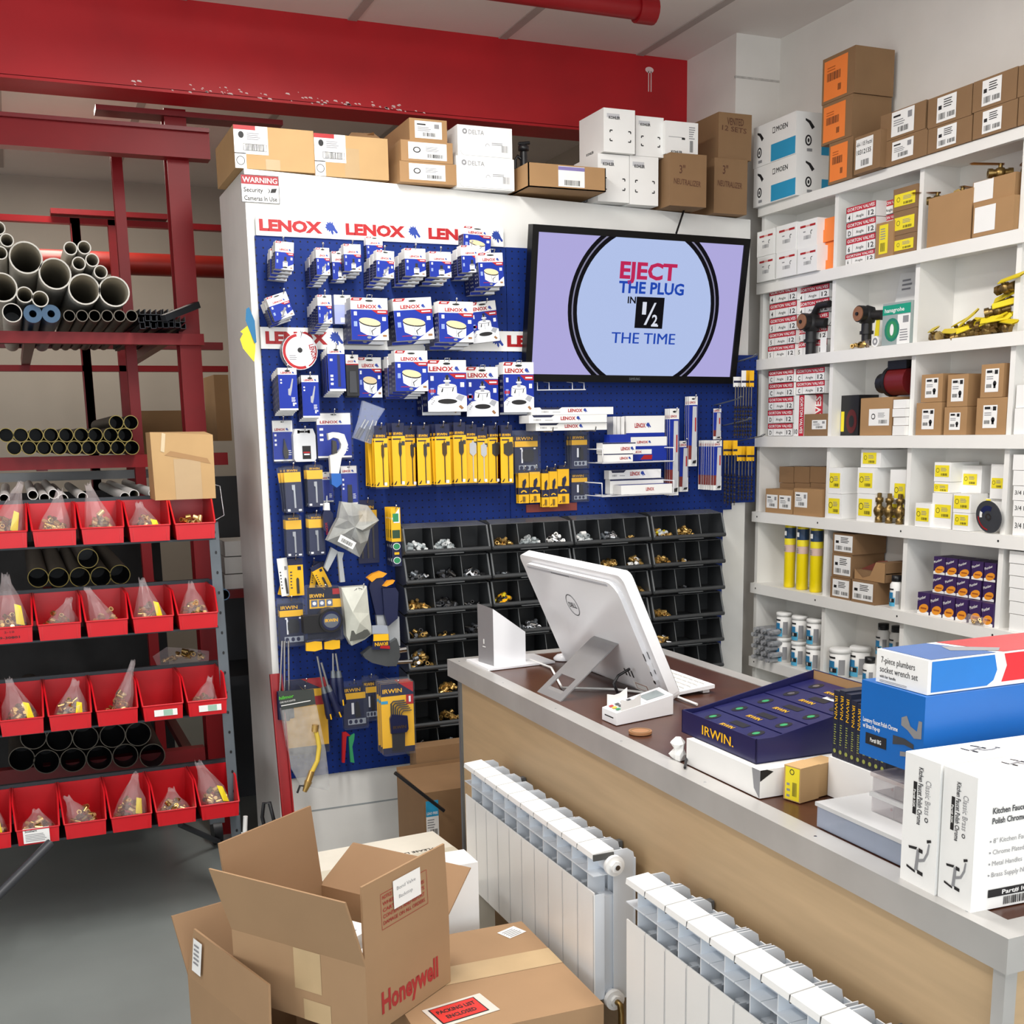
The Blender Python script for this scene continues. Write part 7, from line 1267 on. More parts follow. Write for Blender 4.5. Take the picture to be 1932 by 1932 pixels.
# blue faucet box and the wrench set box on hidden support
XB1 = 1.285; P0, P1 = PX(1621, 1421, XB1), PX(1623.5, 1281, XB1); PR = PX(1747, 1309, XB1); W = P0.y - PR.y; h = P1.z - P0.z; zb = P0.z
t = thing('faucet_box', 'blue lavatory faucet box under the wrench set box', 'box', (XB1, PR.y, zb)); L = .42; BB = mat('box_bright_blue', '#1166b8', .35, var=.03); b = MB(); b.box(0, L, 0, W, 0, h, BB); b.build('body', t); fl, fr_, ft = bfr(L, W, h); b = MB(); b.text(fl, 'Lavatory Faucet Polish Chrome', W * .05, h * .46, h * .06, PAPER, w=W * .56, bold=.8); b.text(fl, 'w/ Brass Pop-up', W * .05, h * .38, h * .06, PAPER, w=W * .28, bold=.8); b.rect(fl, W * .1, h * .17, W * .44, h * .32, INK); b.text(fl, 'Part# IBG', W * .18, h * .215, h * .055, PAPER, w=W * .18, bold=.8, l=.001)
for pts, m in (([(.66, .66), (.74, .7), (.8, .58), (.9, .54), (.92, .68), (.97, .68), (.97, .46), (.86, .44), (.76, .52), (.66, .56)], SILVER), ([(.54, .4), (.72, .4), (.86, .36), (.86, .3), (.72, .32), (.54, .28)], DGREY), ([(.66, .22), (.78, .24), (.78, .18), (.66, .16)], SILVER)): b.poly(fl, [(x * W, y * h) for x, y in pts], m)
b.build('print', t); zw = zb + h + .001
Pa = PX(1655, 1284, XB1 + .01); Pt = PX(1655, 1222, XB1 + .01); Pr = PX(1752, 1305, XB1 + .01); W2 = Pa.y - Pr.y; h2 = Pt.z - Pa.z; t = thing('tool_box', 'white blue and red socket wrench set box on the blue box', 'box', (XB1 + .008, Pr.y + .001, zw)); L2_ = .34; b = MB(); b.box(0, L2_, 0, W2, 0, h2, PAPER); b.build('body', t); fl, fr_, ft = bfr(L2_, W2, h2); b = MB()
b.text(fl, '7-piece plumbers', W2 * .1, h2 * .62, h2 * .2, INK, w=W2 * .66); b.text(fl, 'socket wrench set', W2 * .08, h2 * .34, h2 * .2, INK, w=W2 * .74); b.text(fl, 'with bar handle', W2 * .08, h2 * .17, h2 * .09, INK, w=W2 * .32, bold=.6); b.lines(fl, W2 * .08, h2 * .04, W2 * .55, h2 * .08, 2)
BR_ = mat('print_box_blue', '#1273c4', .4); RR_ = mat('print_box_red', '#d1212c', .4); b.poly(fr_, [(L2_ * .02, h2 * .06), (L2_ * .36, h2 * .06), (L2_ * .4, h2 * .2), (L2_ * .42, h2 * .5), (L2_ * .4, h2 * .96), (L2_ * .02, h2 * .96)], BR_); b.poly(fr_, [(L2_ * .45, h2 * .12), (L2_ * .99, h2 * .12), (L2_ * .99, h2 * .96), (L2_ * .46, h2 * .96), (L2_ * .48, h2 * .6)], RR_)
b.poly(ft, [(L2_ * .02, W2 * .02), (L2_ * .42, W2 * .02), (L2_ * .36, W2 * .6), (L2_ * .3, W2 * .98), (L2_ * .02, W2 * .98)], mat('print_dull_blue', '#4a69a0', .4)); b.poly(ft, [(L2_ * .46, W2 * .02), (L2_ * .99, W2 * .02), (L2_ * .99, W2 * .98), (L2_ * .36, W2 * .98), (L2_ * .4, W2 * .6)], mat('print_dull_red', '#b9454a', .4)); b.poly(ft, [(L2_ * .26, W2 * .4), (L2_ * .46, W2 * .1), (L2_ * .52, W2 * .25), (L2_ * .3, W2 * .7)], GREYINK, .001); b.build('print', t)
# ---------------------------------------------------------------- radiators on the counter front
RADW = mat('radiator_white', '#f0f0ee', .3, var=.01); RADF = mat('radiator_fin', '#dde3ea', .35, var=.01); GAP = mat('radiator_gap', '#4a4a48', .7)
XR, ZT, PIT = 1.082, .77, .0795
def section():
    t = MB(); s = thing('section_proto', 'x', 'radiator'); return s
def radiator(label, y0, n, valve):
    root = thing('radiator', label, 'radiator', (XR, y0, 0)); pr = []
    for i in range(n):
        y = -PIT * (i + 1); s = bpy.data.objects.new('section', None); COL.objects.link(s); s.parent = root; s.location = (0, y, 0); s.empty_display_size = .03
        if i == 0:
            b = MB(); a, c = .002, PIT - .002
            b.hexa([(0, a, ZT - .016), (.054, a, ZT - .010), (.054, c, ZT - .010), (0, c, ZT - .016), (.002, a, ZT - .004), (.053, a, ZT), (.053, c, ZT), (.002, c, ZT - .004)], RADW); b.box(.002, .052, -.0018, .0018, ZT - .02, ZT - .006, GAP); q = b.build('top_cap', s)
            p = MB(); p.box(.003, .006, .001, PIT - .001, ZT - .36, ZT - .094, RADW); p.box(.003, .03, .002, .0045, ZT - .35, ZT - .10, RADF); q2 = p.build('front_panel', s)
            w_ = MB(); w_.box(.008, .05, PIT / 2 - .0015, PIT / 2 + .0015, ZT - .345, ZT - .012, RADF); w_.box(.002, .062, .001, PIT - .001, ZT - .057, ZT - .0545, RADF); w_.box(.03, .06, .012, PIT - .012, ZT - .34, ZT - .11, RADF); q3 = w_.build('core', s)
            r_ = MB(); f = Fr((0, 0, 0), (1, 0, 0), (0, 0, 1)); pts = [(.055, ZT - .36), (.055, ZT - .006), (.09, ZT - .006), (.104, ZT - .016), (.11, ZT - .045), (.11, ZT - .07), (.10, ZT - .085), (.11, ZT - .1), (.11, ZT - .3), (.1, ZT - .33), (.11, ZT - .36)]
            for yy in (.006, PIT - .003): r_.prism(pts, Fr((0, yy, 0), (1, 0, 0), (0, 0, 1)), .0025, RADF)
            r_.box(.107, .1095, .004, PIT - .004, ZT - .30, ZT - .03, RADF); r_.box(.058, .107, PIT / 2 - .0012, PIT / 2 + .0012, ZT - .3, ZT - .02, RADF); q4 = r_.build('rear_fins', s); pr = [q, q2, q3, q4]
        else:
            for q in pr: c_ = q.copy(); COL.objects.link(c_); c_.parent = s
    ye = -PIT * n; b = MB()
    for z in (ZT - .035, ZT - .352): b.cyl((.05, 0, z), (.05, ye, z), .02, RADF, n=16)
    b.build('header_pipes', root)
    for z in (ZT - .035, ZT - .352):
        b = MB(); b.cyl((.05, ye, z), (.05, ye - .012, z), .023, RADW, n=20); b.cyl((.05, ye - .012, z), (.05, ye - .02, z), .014, RADW, n=6); b.cyl((.05, ye - .02, z), (.05, ye - .024, z), .006, CHROME, n=10); b.build('end_plug', root)
    if valve: b = MB(); b.tube([(.05, ye - .02, ZT - .352), (.05, ye - .034, ZT - .352), (.05, ye - .038, ZT - .37), (.05, ye - .038, ZT - .41)], .007, BRASSD, 8); b.build('brass_nipple', root)
    for k in (1, n - 2): b = MB(); b.box(.07, .134, -PIT * (k + .5) - .008, -PIT * (k + .5) + .008, ZT - .06, ZT - .03, ZINC); b.tube([(.03, -PIT * (k + .5), ZT - .03), (.02, -PIT * (k + .5), ZT - .025), (.02, -PIT * (k + .5), ZT - .018)], .003, RADW, 5); b.build('bracket', root)
    return root
radiator('far white aluminium radiator on the counter front', PZ(873, 1437, ZT).y, 10, True)
radiator('near white aluminium radiator on the counter front', PZ(1178, 1653, ZT).y, 10, False)
# ---------------------------------------------------------------- cartons on the floor in front
CB = mat('kraft_board', '#a2815f', .8, var=.05, scale=5); CBI = mat('kraft_inside', '#937354', .85, var=.06, scale=5); CBT = mat('kraft_tape', '#bda27b', .45, var=.06, scale=12)
T5 = .005
def opencarton(name, label, loc, rz, L, W, h, flaps, base=CB):
    t = thing(name, label, 'box', loc, rz); b = MB(); b.box(0, L, 0, W, 0, T5, base)
    for bx in ((0, T5, 0, W), (L - T5, L, 0, W), (T5, L - T5, 0, T5), (T5, L - T5, W - T5, W)): b.box(*bx, T5, h, base)
    b.build('body', t)
    for side, ln, ang, mm, sk in flaps:
        b = MB(); s, c = math.sin(ang) * ln, math.cos(ang) * ln; e = .006   # ang: outward lean from upright
        P = {'-x': ((0, W, h), (0, 0, h), (-s, 0 + sk, h + c), (-s, W - sk, h + c), (T5, 0, 0)), '+x': ((L, 0, h), (L, W, h), (L + s, W - sk, h + c), (L + s, sk, h + c), (-T5, 0, 0)), '-y': ((0, 0, h), (L, 0, h), (L - sk, -s, h + c), (sk, -s, h + c), (0, T5, 0)), '+y': ((L, W, h), (0, W, h), (sk, W + s, h + c), (L - sk, W + s, h + c), (0, -T5, 0))}[side]
        a = [Vector(p) for p in P[:4]]; d = Vector(P[4]); b.hexa([a[0] + d, a[1] + d, a[1], a[0], a[3] + d, a[2] + d, a[2], a[3]], mm); o = b.build('flap', t); o['_s'] = side; del o['_s']
    return t
# big closed carton, lying under the open one
ZB = .48; A_, B_2 = PZ(984, 1738, ZB), PZ(1139, 1894, ZB); W = (A_ - B_2).length; rz = math.atan2((A_ - B_2).y, (A_ - B_2).x) - R90; L = .40
t = thing('carton', 'big closed carton with tape strip and red packing list pouch', 'box', (B_2.x, B_2.y, 0), rz); b = MB(); b.box(-L, 0, 0, W, 0, ZB, CB); b.rect(Fr((-L, 0, ZB), (1, 0, 0), (0, 1, 0)), 0, W * .5 - .0012, L, W * .5 + .0012, CARDD, .0004); b.build('body', t)
f = Fr((-L, 0, ZB), (1, 0, 0), (0, 1, 0)); b = MB(); b.rect(f, 0, W * .46, L, W * .64, CBT, .0008); b.rect(Fr((0, 0, 0), (0, 1, 0), (0, 0, 1)), W * .46, ZB * .75, W * .64, ZB, CBT, .0008); b.build('tape', t)
b = MB(); f2 = Fr((-.075, W * .88, ZB), (.92, .38, 0), (-.38, .92, 0)); b.rect(f2, 0, -.03, .055, .015, PAPER, .001); b.lines(f2, .006, -.026, .042, .036, 5, l=.0014); b.build('label', t)
q = PZ(869, 1906, ZB); Mi = (Matrix.Translation(t.location) @ Matrix.Rotation(rz, 4, 'Z')).inverted(); q = Mi @ q; f3 = Fr((q.x, q.y, ZB), (.985, .17, 0), (-.17, .985, 0)); b = MB(); b.rect(f3, -.07, -.045, .07, .042, mat('pouch_clear', '#d9d2c8', .2), .0012); b.rect(f3, -.06, -.035, .05, .034, INK, .0016); b.rect(f3, -.057, -.032, .047, .031, mat('pouch_red', '#d2342f', .4), .002); b.text(f3, 'PACKING LIST', -.05, .005, .014, INK, w=.09, bold=1.2, l=.0024); b.text(f3, 'ENCLOSED', -.04, -.02, .014, INK, w=.07, bold=1.2, l=.0024); b.build('packing_list_pouch', t)
# left open carton
L0, M0 = PZ(354, 1839, .465), PZ(442, 1912, .465); d = (L0 - M0).normalized(); rz2 = math.atan2(d.y, d.x) - R90; W2 = .40; loc = L0 - d * W2
t = opencarton('open_carton', 'half hidden open carton at the left under the branded one', (loc.x, loc.y, 0), rz2, .27, W2, .465, [('+y', .14, .55, CBI, 0), ('-x', .115, -.12, CB, .02)])
f = Fr((.01, W2 - .02, .47), (0, -1, 0), (-.0, 0, 1)); b = MB(); b.M = Matrix.Translation((.0, 0, 0)); g = Fr((.001, W2 - .035, .49), (0, -1, 0), (.12, 0, .99)); b.rect(g, 0, 0, .045, .075, PAPER, .0045); b.lines(g, .008, .02, .028, .05, 5, l=.006); b.build('label', t)
# branded open carton on top
ZH = .637; N, Lp, Rp = PZ(689, 1825, ZH), PZ(437, 1753, ZH), PZ(875, 1735, ZH); d = (Lp - N); WH = d.length; rz3 = math.atan2(d.y, d.x) - R90; LH = (Rp - N).length; z0 = ZB + .002; hH = ZH - z0
t = opencarton('open_carton', 'open carton with red brand lettering and flaps raised in the foreground', (N.x, N.y, z0), rz3, LH, WH, hH, [('-x', .163, .33, CB, .0), ('+y', .19, .13, CBI, .0), ('+x', .13, 1.0, CBI, .012), ('-y', .165, -.02, CB, .004)])
fl, fr_, _ = bfr(LH, WH, hH); BRK = mat('brand_red', '#a32c2c', .6, var=.08)
b = MB(); b.text(fr_, 'Honeywell', LH * .16, hH * .22, hH * .30, BRK, w=LH * .68, bold=1.6); b.build('lettering', t)
b = MB(); b.rect(fl, WH * .48, hH * .42, WH * .68, hH * 1.0, CBT, .0008); b.rect(fl, WH * .54, 0, WH * .74, hH * .3, CBT, .0008); b.build('tape', t)
g = Fr((0, -.0006, hH), (1, 0, 0), (0, .02, 1)); b = MB(); x0, x1, y0, y1 = LH * .2, LH * .74, .055, .13
for r_ in ((x0, y0, x1, y0 + .001), (x0, y1, x1, y1 + .001), (x0, y0, x0 + .001, y1), (x1, y0, x1 + .001, y1)): b.rect(g, *r_, BRK, .0008)
for i, s in enumerate(('NOTICE', 'WHEN OPENING THIS', 'CARTON CHECK ITS', 'CONTENTS AND REPORT', 'DAMAGE ON ALL ORDERS')): b.text(g, s, x0 + .006, y1 - .012 - .0135 * i, .008, BRK, w=(x1 - x0) * (.2 if i == 0 else .9), bold=.7)
b.rect(g, LH * .34, .085, LH * .66, .145, PAPER, .002); b.text(g, 'Bond Valve', LH * .38, .122, .008, GREYINK, w=LH * .22, l=.0024); b.text(g, 'Backstop', LH * .4, .103, .008, GREYINK, w=LH * .16, l=.0024); b.build('label', t)
Mh = Matrix.Translation(t.location) @ Matrix.Rotation(rz3, 4, 'Z')
for i, (x, y, w_, l_, hh, lab) in enumerate(((.10, .17, .14, .12, .105, 'white box with red edge lying inside the branded carton'), (.04, .03, .19, .12, .085, 'flat white printed box at the bottom of the branded carton'))):
    p = Mh @ Vector((x, y, T5 + .0006)); s = thing('product_box', lab, 'box', p, rz3); b = MB(); b.box(0, w_, 0, l_, 0, hh, PAPER); b.build('body', s); ft = Fr((0, 0, hh), (1, 0, 0), (0, 1, 0)); b = MB(); b.lines(ft, w_ * .15, l_ * .1, w_ * .6, l_ * .6, 8)
    if i == 0: b.rect(ft, 0, l_ * .85, w_, l_, PRED); b.rect(ft, w_ * .6, l_ * .86, w_ * .9, l_ * .99, ORANGE, .001)
    b.build('print', s)
# white carton behind
ZWc = .44; c = [PZ(640, 1566, ZWc), PZ(777, 1542, ZWc), PZ(826, 1575, ZWc)]; ux = (c[1] - c[0]); t = thing('carton', 'white carton with taped top behind the branded carton', 'box', (c[2].x, c[2].y, 0), math.atan2(ux.y, ux.x)); Lw = .44; Ww = .40
b = MB(); b.box(-Lw, 0, -Ww + .0, .04, 0, ZWc, mat('carton_white', '#e6e1d3', .6, var=.04)); f = Fr((-Lw, -Ww, ZWc), (1, 0, 0), (0, 1, 0)); b.rect(f, 0, Ww * .55, Lw, Ww * .7, mat('carton_tape_pale', '#d8d1bd', .4), .0006); b.build('body', t)
b = MB(); b.text(Fr((-.06, -.02, ZWc), (-1, 0, 0), (0, -1, 0)), 'PLEASE LABEL HERE', 0, .08, .014, INK, w=.2, bold=.4, l=.0012); b.build('lettering', t)
p0, p1 = PY(866, 1757, 2.57), PY(905, 1757, 2.57); t = thing('carton', 'narrow white carton standing between the branded carton and the far radiator', 'box', (p0.x, 2.57, 0)); b = MB(); b.box(-.06, p1.x - p0.x, 0, .1, 0, .62, RADW); b.build('body', t)
# ---------------------------------------------------------------- red pipe rack behind
YF = 4.86
t = thing('pipe_rack', 'red steel rack of pipes behind the bin cart', 'rack', (0, YF, 0)); RD = mat('rack_dark_red', '#7a0d14', .4, var=.1)
def col(px0, px1, py, Y, z0, z1, d=.08, m=RED, nm='post'):
    a, c = PY(px0, py, Y).x, PY(px1, py, Y).x; b = MB(); y = Y - YF
    b.box(a, c, y, y + .008, z0, z1, m); b.box(a, c, y + d - .008, y + d, z0, z1, m); b.box((a + c) / 2 - .012, (a + c) / 2 + .012, y + .008, y + d - .008, z0, z1, m); b.build(nm, t)
def bar(px0, px1, py0, py1, Y, d=.06, m=RED, nm='beam', dz=0):
    a, c = PY(px0, py0, Y), PY(px1, py0, Y); zt_ = a.z; zb_ = PY(px0, py1, Y).z; b = MB(); y = Y - YF; b.box(min(a.x, c.x), max(a.x, c.x), y, y + d, zb_, zt_, m); b.build(nm, t)
zt1 = PY(330, 205, YF).z
col(333, 373, 560, YF, 0, zt1, .1); col(230, 250, 560, YF + .3, 0, zt1, .05); bar(180, 532, 196, 206, YF - .02, .1, RD, 'top_plate'); b = MB(); b.box(-1.2, .66, 1.38, 1.39, 0, 1.42, mat('backdrop_shade', '#2b2a2b', .7, var=.2)); b.build('shade_backdrop', t)  # dark sheet added at the back in place of the shade there
bar(-60, 392, 212, 268, YF - .05, .07, RED, 'beam'); bar(-60, 392, 205, 213, YF - .07, .12, RD, 'beam')
bar(-60, 384, 623, 646, YF - .03, .05); bar(-60, 430, 865, 890, YF - .03, .05); bar(-60, 240, 1172, 1190, YF - .02, .05, RD); bar(-60, 390, 1462, 1490, YF - .02, .05, RD)
for px0, px1, py, Y in ((136, 152, 440, 6.4), (160, 178, 750, 6.4), (205, 222, 440, 6.4), (340, 356, 440, 6.4)): col(px0, px1, py, Y, 0, 2.75, .05, RD)
bar(-60, 425, 400, 412, 6.4, .05); bar(95, 315, 392, 402, 6.35, .1, RD); bar(-60, 430, 688, 700, 6.4, .05); bar(-60, 420, 640, 655, 6.2, .05, RD); bar(-60, 300, 895, 912, 5.9, .04, mat('rack_grey_rail', '#a9adb0', .5))
for py_ in (625, 867, 1174, 1464):
    z = PY(200, py_, YF).z + .011
    for x in (-.62, .1, .60): b = MB(); b.box(x - .02, x + .02, .03, 1.6, z - .05, z - .012, RD); b.build('arm', t)
a = PY(80, 480, 6.7); c = PY(420, 505, 6.7); t2 = thing('sprinkler_main', 'thick red pipe crossing the back room wall', 'pipe', (a.x, 6.7, PY(300, 500, 6.7).z)); b = MB(); b.cyl((-.3, 0, 0), (c.x - a.x + 1.2, 0, 0), .058, mat('pipe_orange_red', '#8a1d14', .4, var=.1), n=16); b.build('pipe', t2)
def pipe(name, label, px, py, r, Y, L, mo, mi, grp, th=.12, col_=None):
    p = PY(px, py, Y); d = RM @ (p - CAM); R_ = r * d.z / F; o = thing(name, label, 'pipe', p, group=grp); b = MB(); b.hollow((0, 0, 0), (0, L, 0), R_, R_ * (1 - th), mo, mi, 20); b.build('pipe', o)
    b = MB()
    if mi is BLACK: b.disc(Fr((0, .3, 0), (1, 0, 0), (0, 0, 1)), 0, 0, R_ * (1 - th), R_ * (1 - th), BLACK, 0)  # black disc blocks the bore, standing in for the darkness inside
    b.ringd(Fr((0, -.0004, 0), (1, 0, 0), (0, 0, 1)), 0, 0, R_ * (1 - th), R_, col_ or mo, 0, 24); b.build('cut_end', o); return o
PV = [(48.7, 486, 29.8, 'upper left large'), (104, 516.5, 29, 'upper right large'), (159, 545.7, 28.5, 'lower middle large'), (215.6, 550, 28, 'lower right large'), (4, 542, 27, 'lower left large')]
for x, y, r, n in PV: pipe('pvc_pipe', n + ' grey white plastic pipe on the rack', x, y, r, 4.70, 1.5, PVC, PVCIN, 'large plastic pipes', .09)
for i, (x, y) in enumerate(((13, 453), (1, 477), (133, 468.6), (159, 467), (149, 497), (174, 490.6), (190, 513), (-3, 430))): pipe('pvc_pipe', 'narrow grey white plastic pipe on top of the large ones, number %s from the left' % ORD[sorted([13, 1, 133, 159, 149, 174, 190, -3]).index(x)], x, y, 12.4, 4.68, 1.5, PVC, PVCIN, 'narrow plastic pipes', .16)
for x, y, n in ((46.6, 556, 'left'), (76, 564, 'right')): pipe('pvc_pipe', n + ' of two medium grey pipes wedged under the large ones', x, y, 14.9, 4.7, 1.5, PVC, PVCIN, 'medium pipes', .13)
BLU = mat('blue_pipe', '#33597a', .4, alpha=1)
pipe('pvc_pipe', 'dark bored grey pipe at the left foot of the pile', 23, 590, 17.6, 4.72, 1.5, PVC, BLACK, 'medium pipes', .1)
for x, n in ((62, 'left'), (96.5, 'right')): pipe('blue_pipe', n + ' blue capped pipe at the foot of the pile', x, 592, 16.6, 4.72, 1.5, BLU, BLU, 'blue pipes', .6)
DKP = mat('dull_pipe', '#4b433b', .5, .2, var=.15); DED = mat('pipe_cut_dull', '#6f675a', .5)
for i, x in enumerate((131, 155, 178.6, 202.4, 225.7, 248.5)): pipe('steel_pipe', 'thin dark steel pipe on the upper shelf, %s of six' % ORD[i], x, 596, 10.9, 4.72, 1.5, DKP, BLACK, 'thin dark pipes', .14, DED)
YED = mat('pipe_cut_yellow', '#8f7f3a', .5)
L1 = [26.7, 55, 83.4, 112, 141, 168, 195.4, 222.6, 249]; L2r = [11.6, 39.3, 67.8, 96.3, 124.8, 153.5, 180, 209, 236]
for i, x in enumerate(L1): pipe('steel_pipe', 'yellow edged black pipe, bottom layer of the middle shelf, %s from left' % ORD[i], x, 845 - .06 * i, 13.4, 4.74, 1.1, DARKPIPE, BLACK, 'middle shelf pipes', .1, YED)
for i, x in enumerate(L2r): pipe('steel_pipe', 'yellow edged black pipe, second layer of the middle shelf, %s from left' % ORD[i], x, 821 - .06 * i, 13.4, 4.74, 1.1, DARKPIPE, BLACK, 'middle shelf pipes', .1, YED)
for x, n in ((219.5, 'left'), (247, 'right')): pipe('steel_pipe', n + ' of two pipes topping the middle shelf layers', x, 797, 13.4, 4.74, 1.1, DARKPIPE, BLACK, 'middle shelf pipes', .1, YED)
for i, (x, y) in enumerate(((72, 1090), (110.6, 1089.4), (150.8, 1089), (190, 1088), (226.6, 1084))): pipe('steel_pipe', 'black pipe behind the second bin row, %s from the left' % ORD[i], x, y, 18.6, 4.74, 1.1, DARKPIPE, BLACK, 'pipes behind the bins', .07, YED)
pipe('steel_pipe', 'single black pipe lying on the others behind the second bin row', 166, 1053.5, 18.6, 4.74, 1.1, DARKPIPE, BLACK, 'pipes behind the bins', .07, YED)
for i, (x, y) in enumerate(((41, 1432), (88, 1437), (138, 1434), (187.6, 1430), (236.5, 1426), (287.7, 1426))): pipe('steel_pipe', 'wide black pipe in the lowest rack layer, %s from the left' % ORD[i], x, y, 23.4, 4.74, 1.1, DARKPIPE, BLACK, 'lowest pipes', .06, DED)
for i, (x, y) in enumerate(((63, 1391), (112, 1394), (161.5, 1392), (212.4, 1388), (261, 1385))): pipe('steel_pipe', 'wide black pipe in the upper layer of the lowest rack shelf, %s from the left' % ORD[i], x, y, 23.4, 4.74, 1.1, DARKPIPE, BLACK, 'lowest pipes', .06, DED)
rn = random.Random(6); STR = mat('black_strut', '#24282d', .45, .3, var=.2)
for i in range(22):
    px = 268 + (i % 8) * 11 + rn.uniform(-2, 2); py = 614 - (i // 8) * 12 + rn.uniform(-2, 2); p = PY(px, py, 4.74); o = thing('strut_channel', 'black slotted channel in the bundle right of the plastic pipes', 'channel', p, rn.uniform(-.06, .06), 'black channels in a bundle'); b = MB(); q = .010
    for r_ in ((-q, -q + .002, -q, q), (q - .002, q, -q, q), (-q, q, -q, -q + .002)): b.box(r_[0], r_[1], 0, 1.2, r_[2], r_[3], STR)
    b.build('channel', o, )
p = PY(330, 592, 4.70); o = thing('strut_channel', 'single black channel jutting out askew over the bundle', 'channel', p, rot=(.35, 0, -1.0)); b = MB(); b.box(-.014, .014, -.06, .12, -.012, .012, STR); b.build('channel', o)
for i, (x, y) in enumerate(((8, 941), (62, 934), (84, 940), (101, 932), (119, 941), (156, 938), (236, 938), (253, 933), (290, 931))): pipe('conduit', 'white plastic conduit end behind the top bins, %s from the left' % ORD[i], x, y, 9.3, 4.62, 1.2, PAPER, PVCIN, 'white conduits', .14)
# back room cartons
for lab, l, r, tp, bt, Y, m in (('open brown carton on the back rack shelf', 272, 395, 775, 862, 5.9, CARDL), ('tall dark brown carton edge beside the partition in the back', 411, 434, 707, 832, 5.3, CARDD)):
    x, w_, z, h = fbox(l, r, tp, bt, Y); carton('carton', lab, 'box', (x, Y, z), w_, .3, h)
for i, (tp, bt) in enumerate(((1085, 1112), (1052, 1083), (1022, 1050))): x, w_, z, h = fbox(425, 470, tp, bt, 5.0); carton('white_box', '%s white box stacked in the gap beside the partition' % ('bottom', 'middle', 'top')[i], 'box', (x, 5.0, z), w_, .2, h, 0, PAPER)
x, w_, z, h = fbox(425, 470, 1112, 1130, 4.98); t3 = thing('back_shelf', 'dark steel shelving glimpsed between bin cart and partition', 'shelving', (x - w_ / 2, 4.98, 0)); b = MB(); b.box(0, .5, 0, .4, z, z + h * .9, RD); b.box(0, .5, 0, .4, .62, .66, DGREY); b.box(0, .5, .38, .4, 0, 1.5, DGREY); b.build('shelf', t3)
pipe('blue_pipe', 'short blue pipe end below the white boxes in the gap', 423, 1122, 10.5, 4.5, .6, BLU, BLACK, 'blue pipes', .15)
# ---------------------------------------------------------------- bin cart
PERF = mat('perforated_steel', '#5f666c', .5, .4, var=.1)
ct = thing('bin_cart', 'grey steel wheeled cart carrying four rows of red bins', 'cart', (.64, 4.2, 0))
P0, P1 = PY(402, 985, 4.16) - Vector((.64, 4.2, 0)), PY(447, 1585, 4.02) - Vector((.64, 4.2, 0)); b = MB(); s1 = Vector((.018, 0, 0)); s2 = Vector((0, .03, 0)); b.hexa([P1 - s1, P1 + s1, P1 + s1 + s2 * .1, P1 - s1 + s2 * .1, P0 - s1, P0 + s1, P0 + s1 + s2 * .1, P0 - s1 + s2 * .1], PERF); b.hexa([P1 + s1 * .9, P1 + s1, P1 + s1 + s2, P1 + s1 * .9 + s2, P0 + s1 * .9, P0 + s1, P0 + s1 + s2, P0 + s1 * .9 + s2], PERF)
for k in range(16): p = P1.lerp(P0, (k + .5) / 16); b.disc(Fr(p - Vector((0, .0012, 0)), (1, 0, 0), (0, 0, 1)), .002, 0, .004, .006, BLACK, .0008, 8)
b.build('upright', ct); b = MB(); b.box(-1.55, -1.515, -.06, -.03, .2, 1.5, PERF); b.build('upright', ct)
ROWS = [((410, 1015), 4.0), ((415, 1183), 4.0), ((432, 1345), 3.97), ((455, 1538), 3.95)]; BH, BD, BW = .125, .26, .1395; RZ = []
for i, (px, Y) in enumerate(ROWS):
    p = PY(px[0], px[1], Y); RZ.append((p.x, Y, p.z)); b = MB(); b.box(-1.55, p.x - .64 + .012, Y + BD + .002 - 4.2, Y + BD + .02 - 4.2, p.z + .03, p.z + BH + .012, mat('cart_dark_rail', '#3c4247', .5, .4)); b.box(-1.55, p.x - .64, Y + .03 - 4.2, Y + BD - 4.2, p.z - .008, p.z - .0015, MATS['cart_dark_rail']); b.build('rail', ct)
b = MB(); b.tube([PY(95, 1590, 3.9) - Vector((.64, 4.2, 0)), PY(-60, 1745, 3.7) - Vector((.64, 4.2, 0))], .016, DGREY, 6); b.tube([PY(340, 1556, 4.5) - Vector((.64, 4.2, 0)), PY(412, 1588, 4.7) - Vector((.64, 4.2, 0))], .012, DGREY, 6); b.build('brace', ct)
for x in (.005, -1.4): 
    b = MB(); b.cyl((x - .018, .56, .06), (x + .018, .56, .06), .06, BLACK, n=20); b.build('caster', ct); b = MB(); b.box(x - .03, x + .03, .52, .6, .1, .13, ZINC); b.build('caster_fork', ct)
proto = None
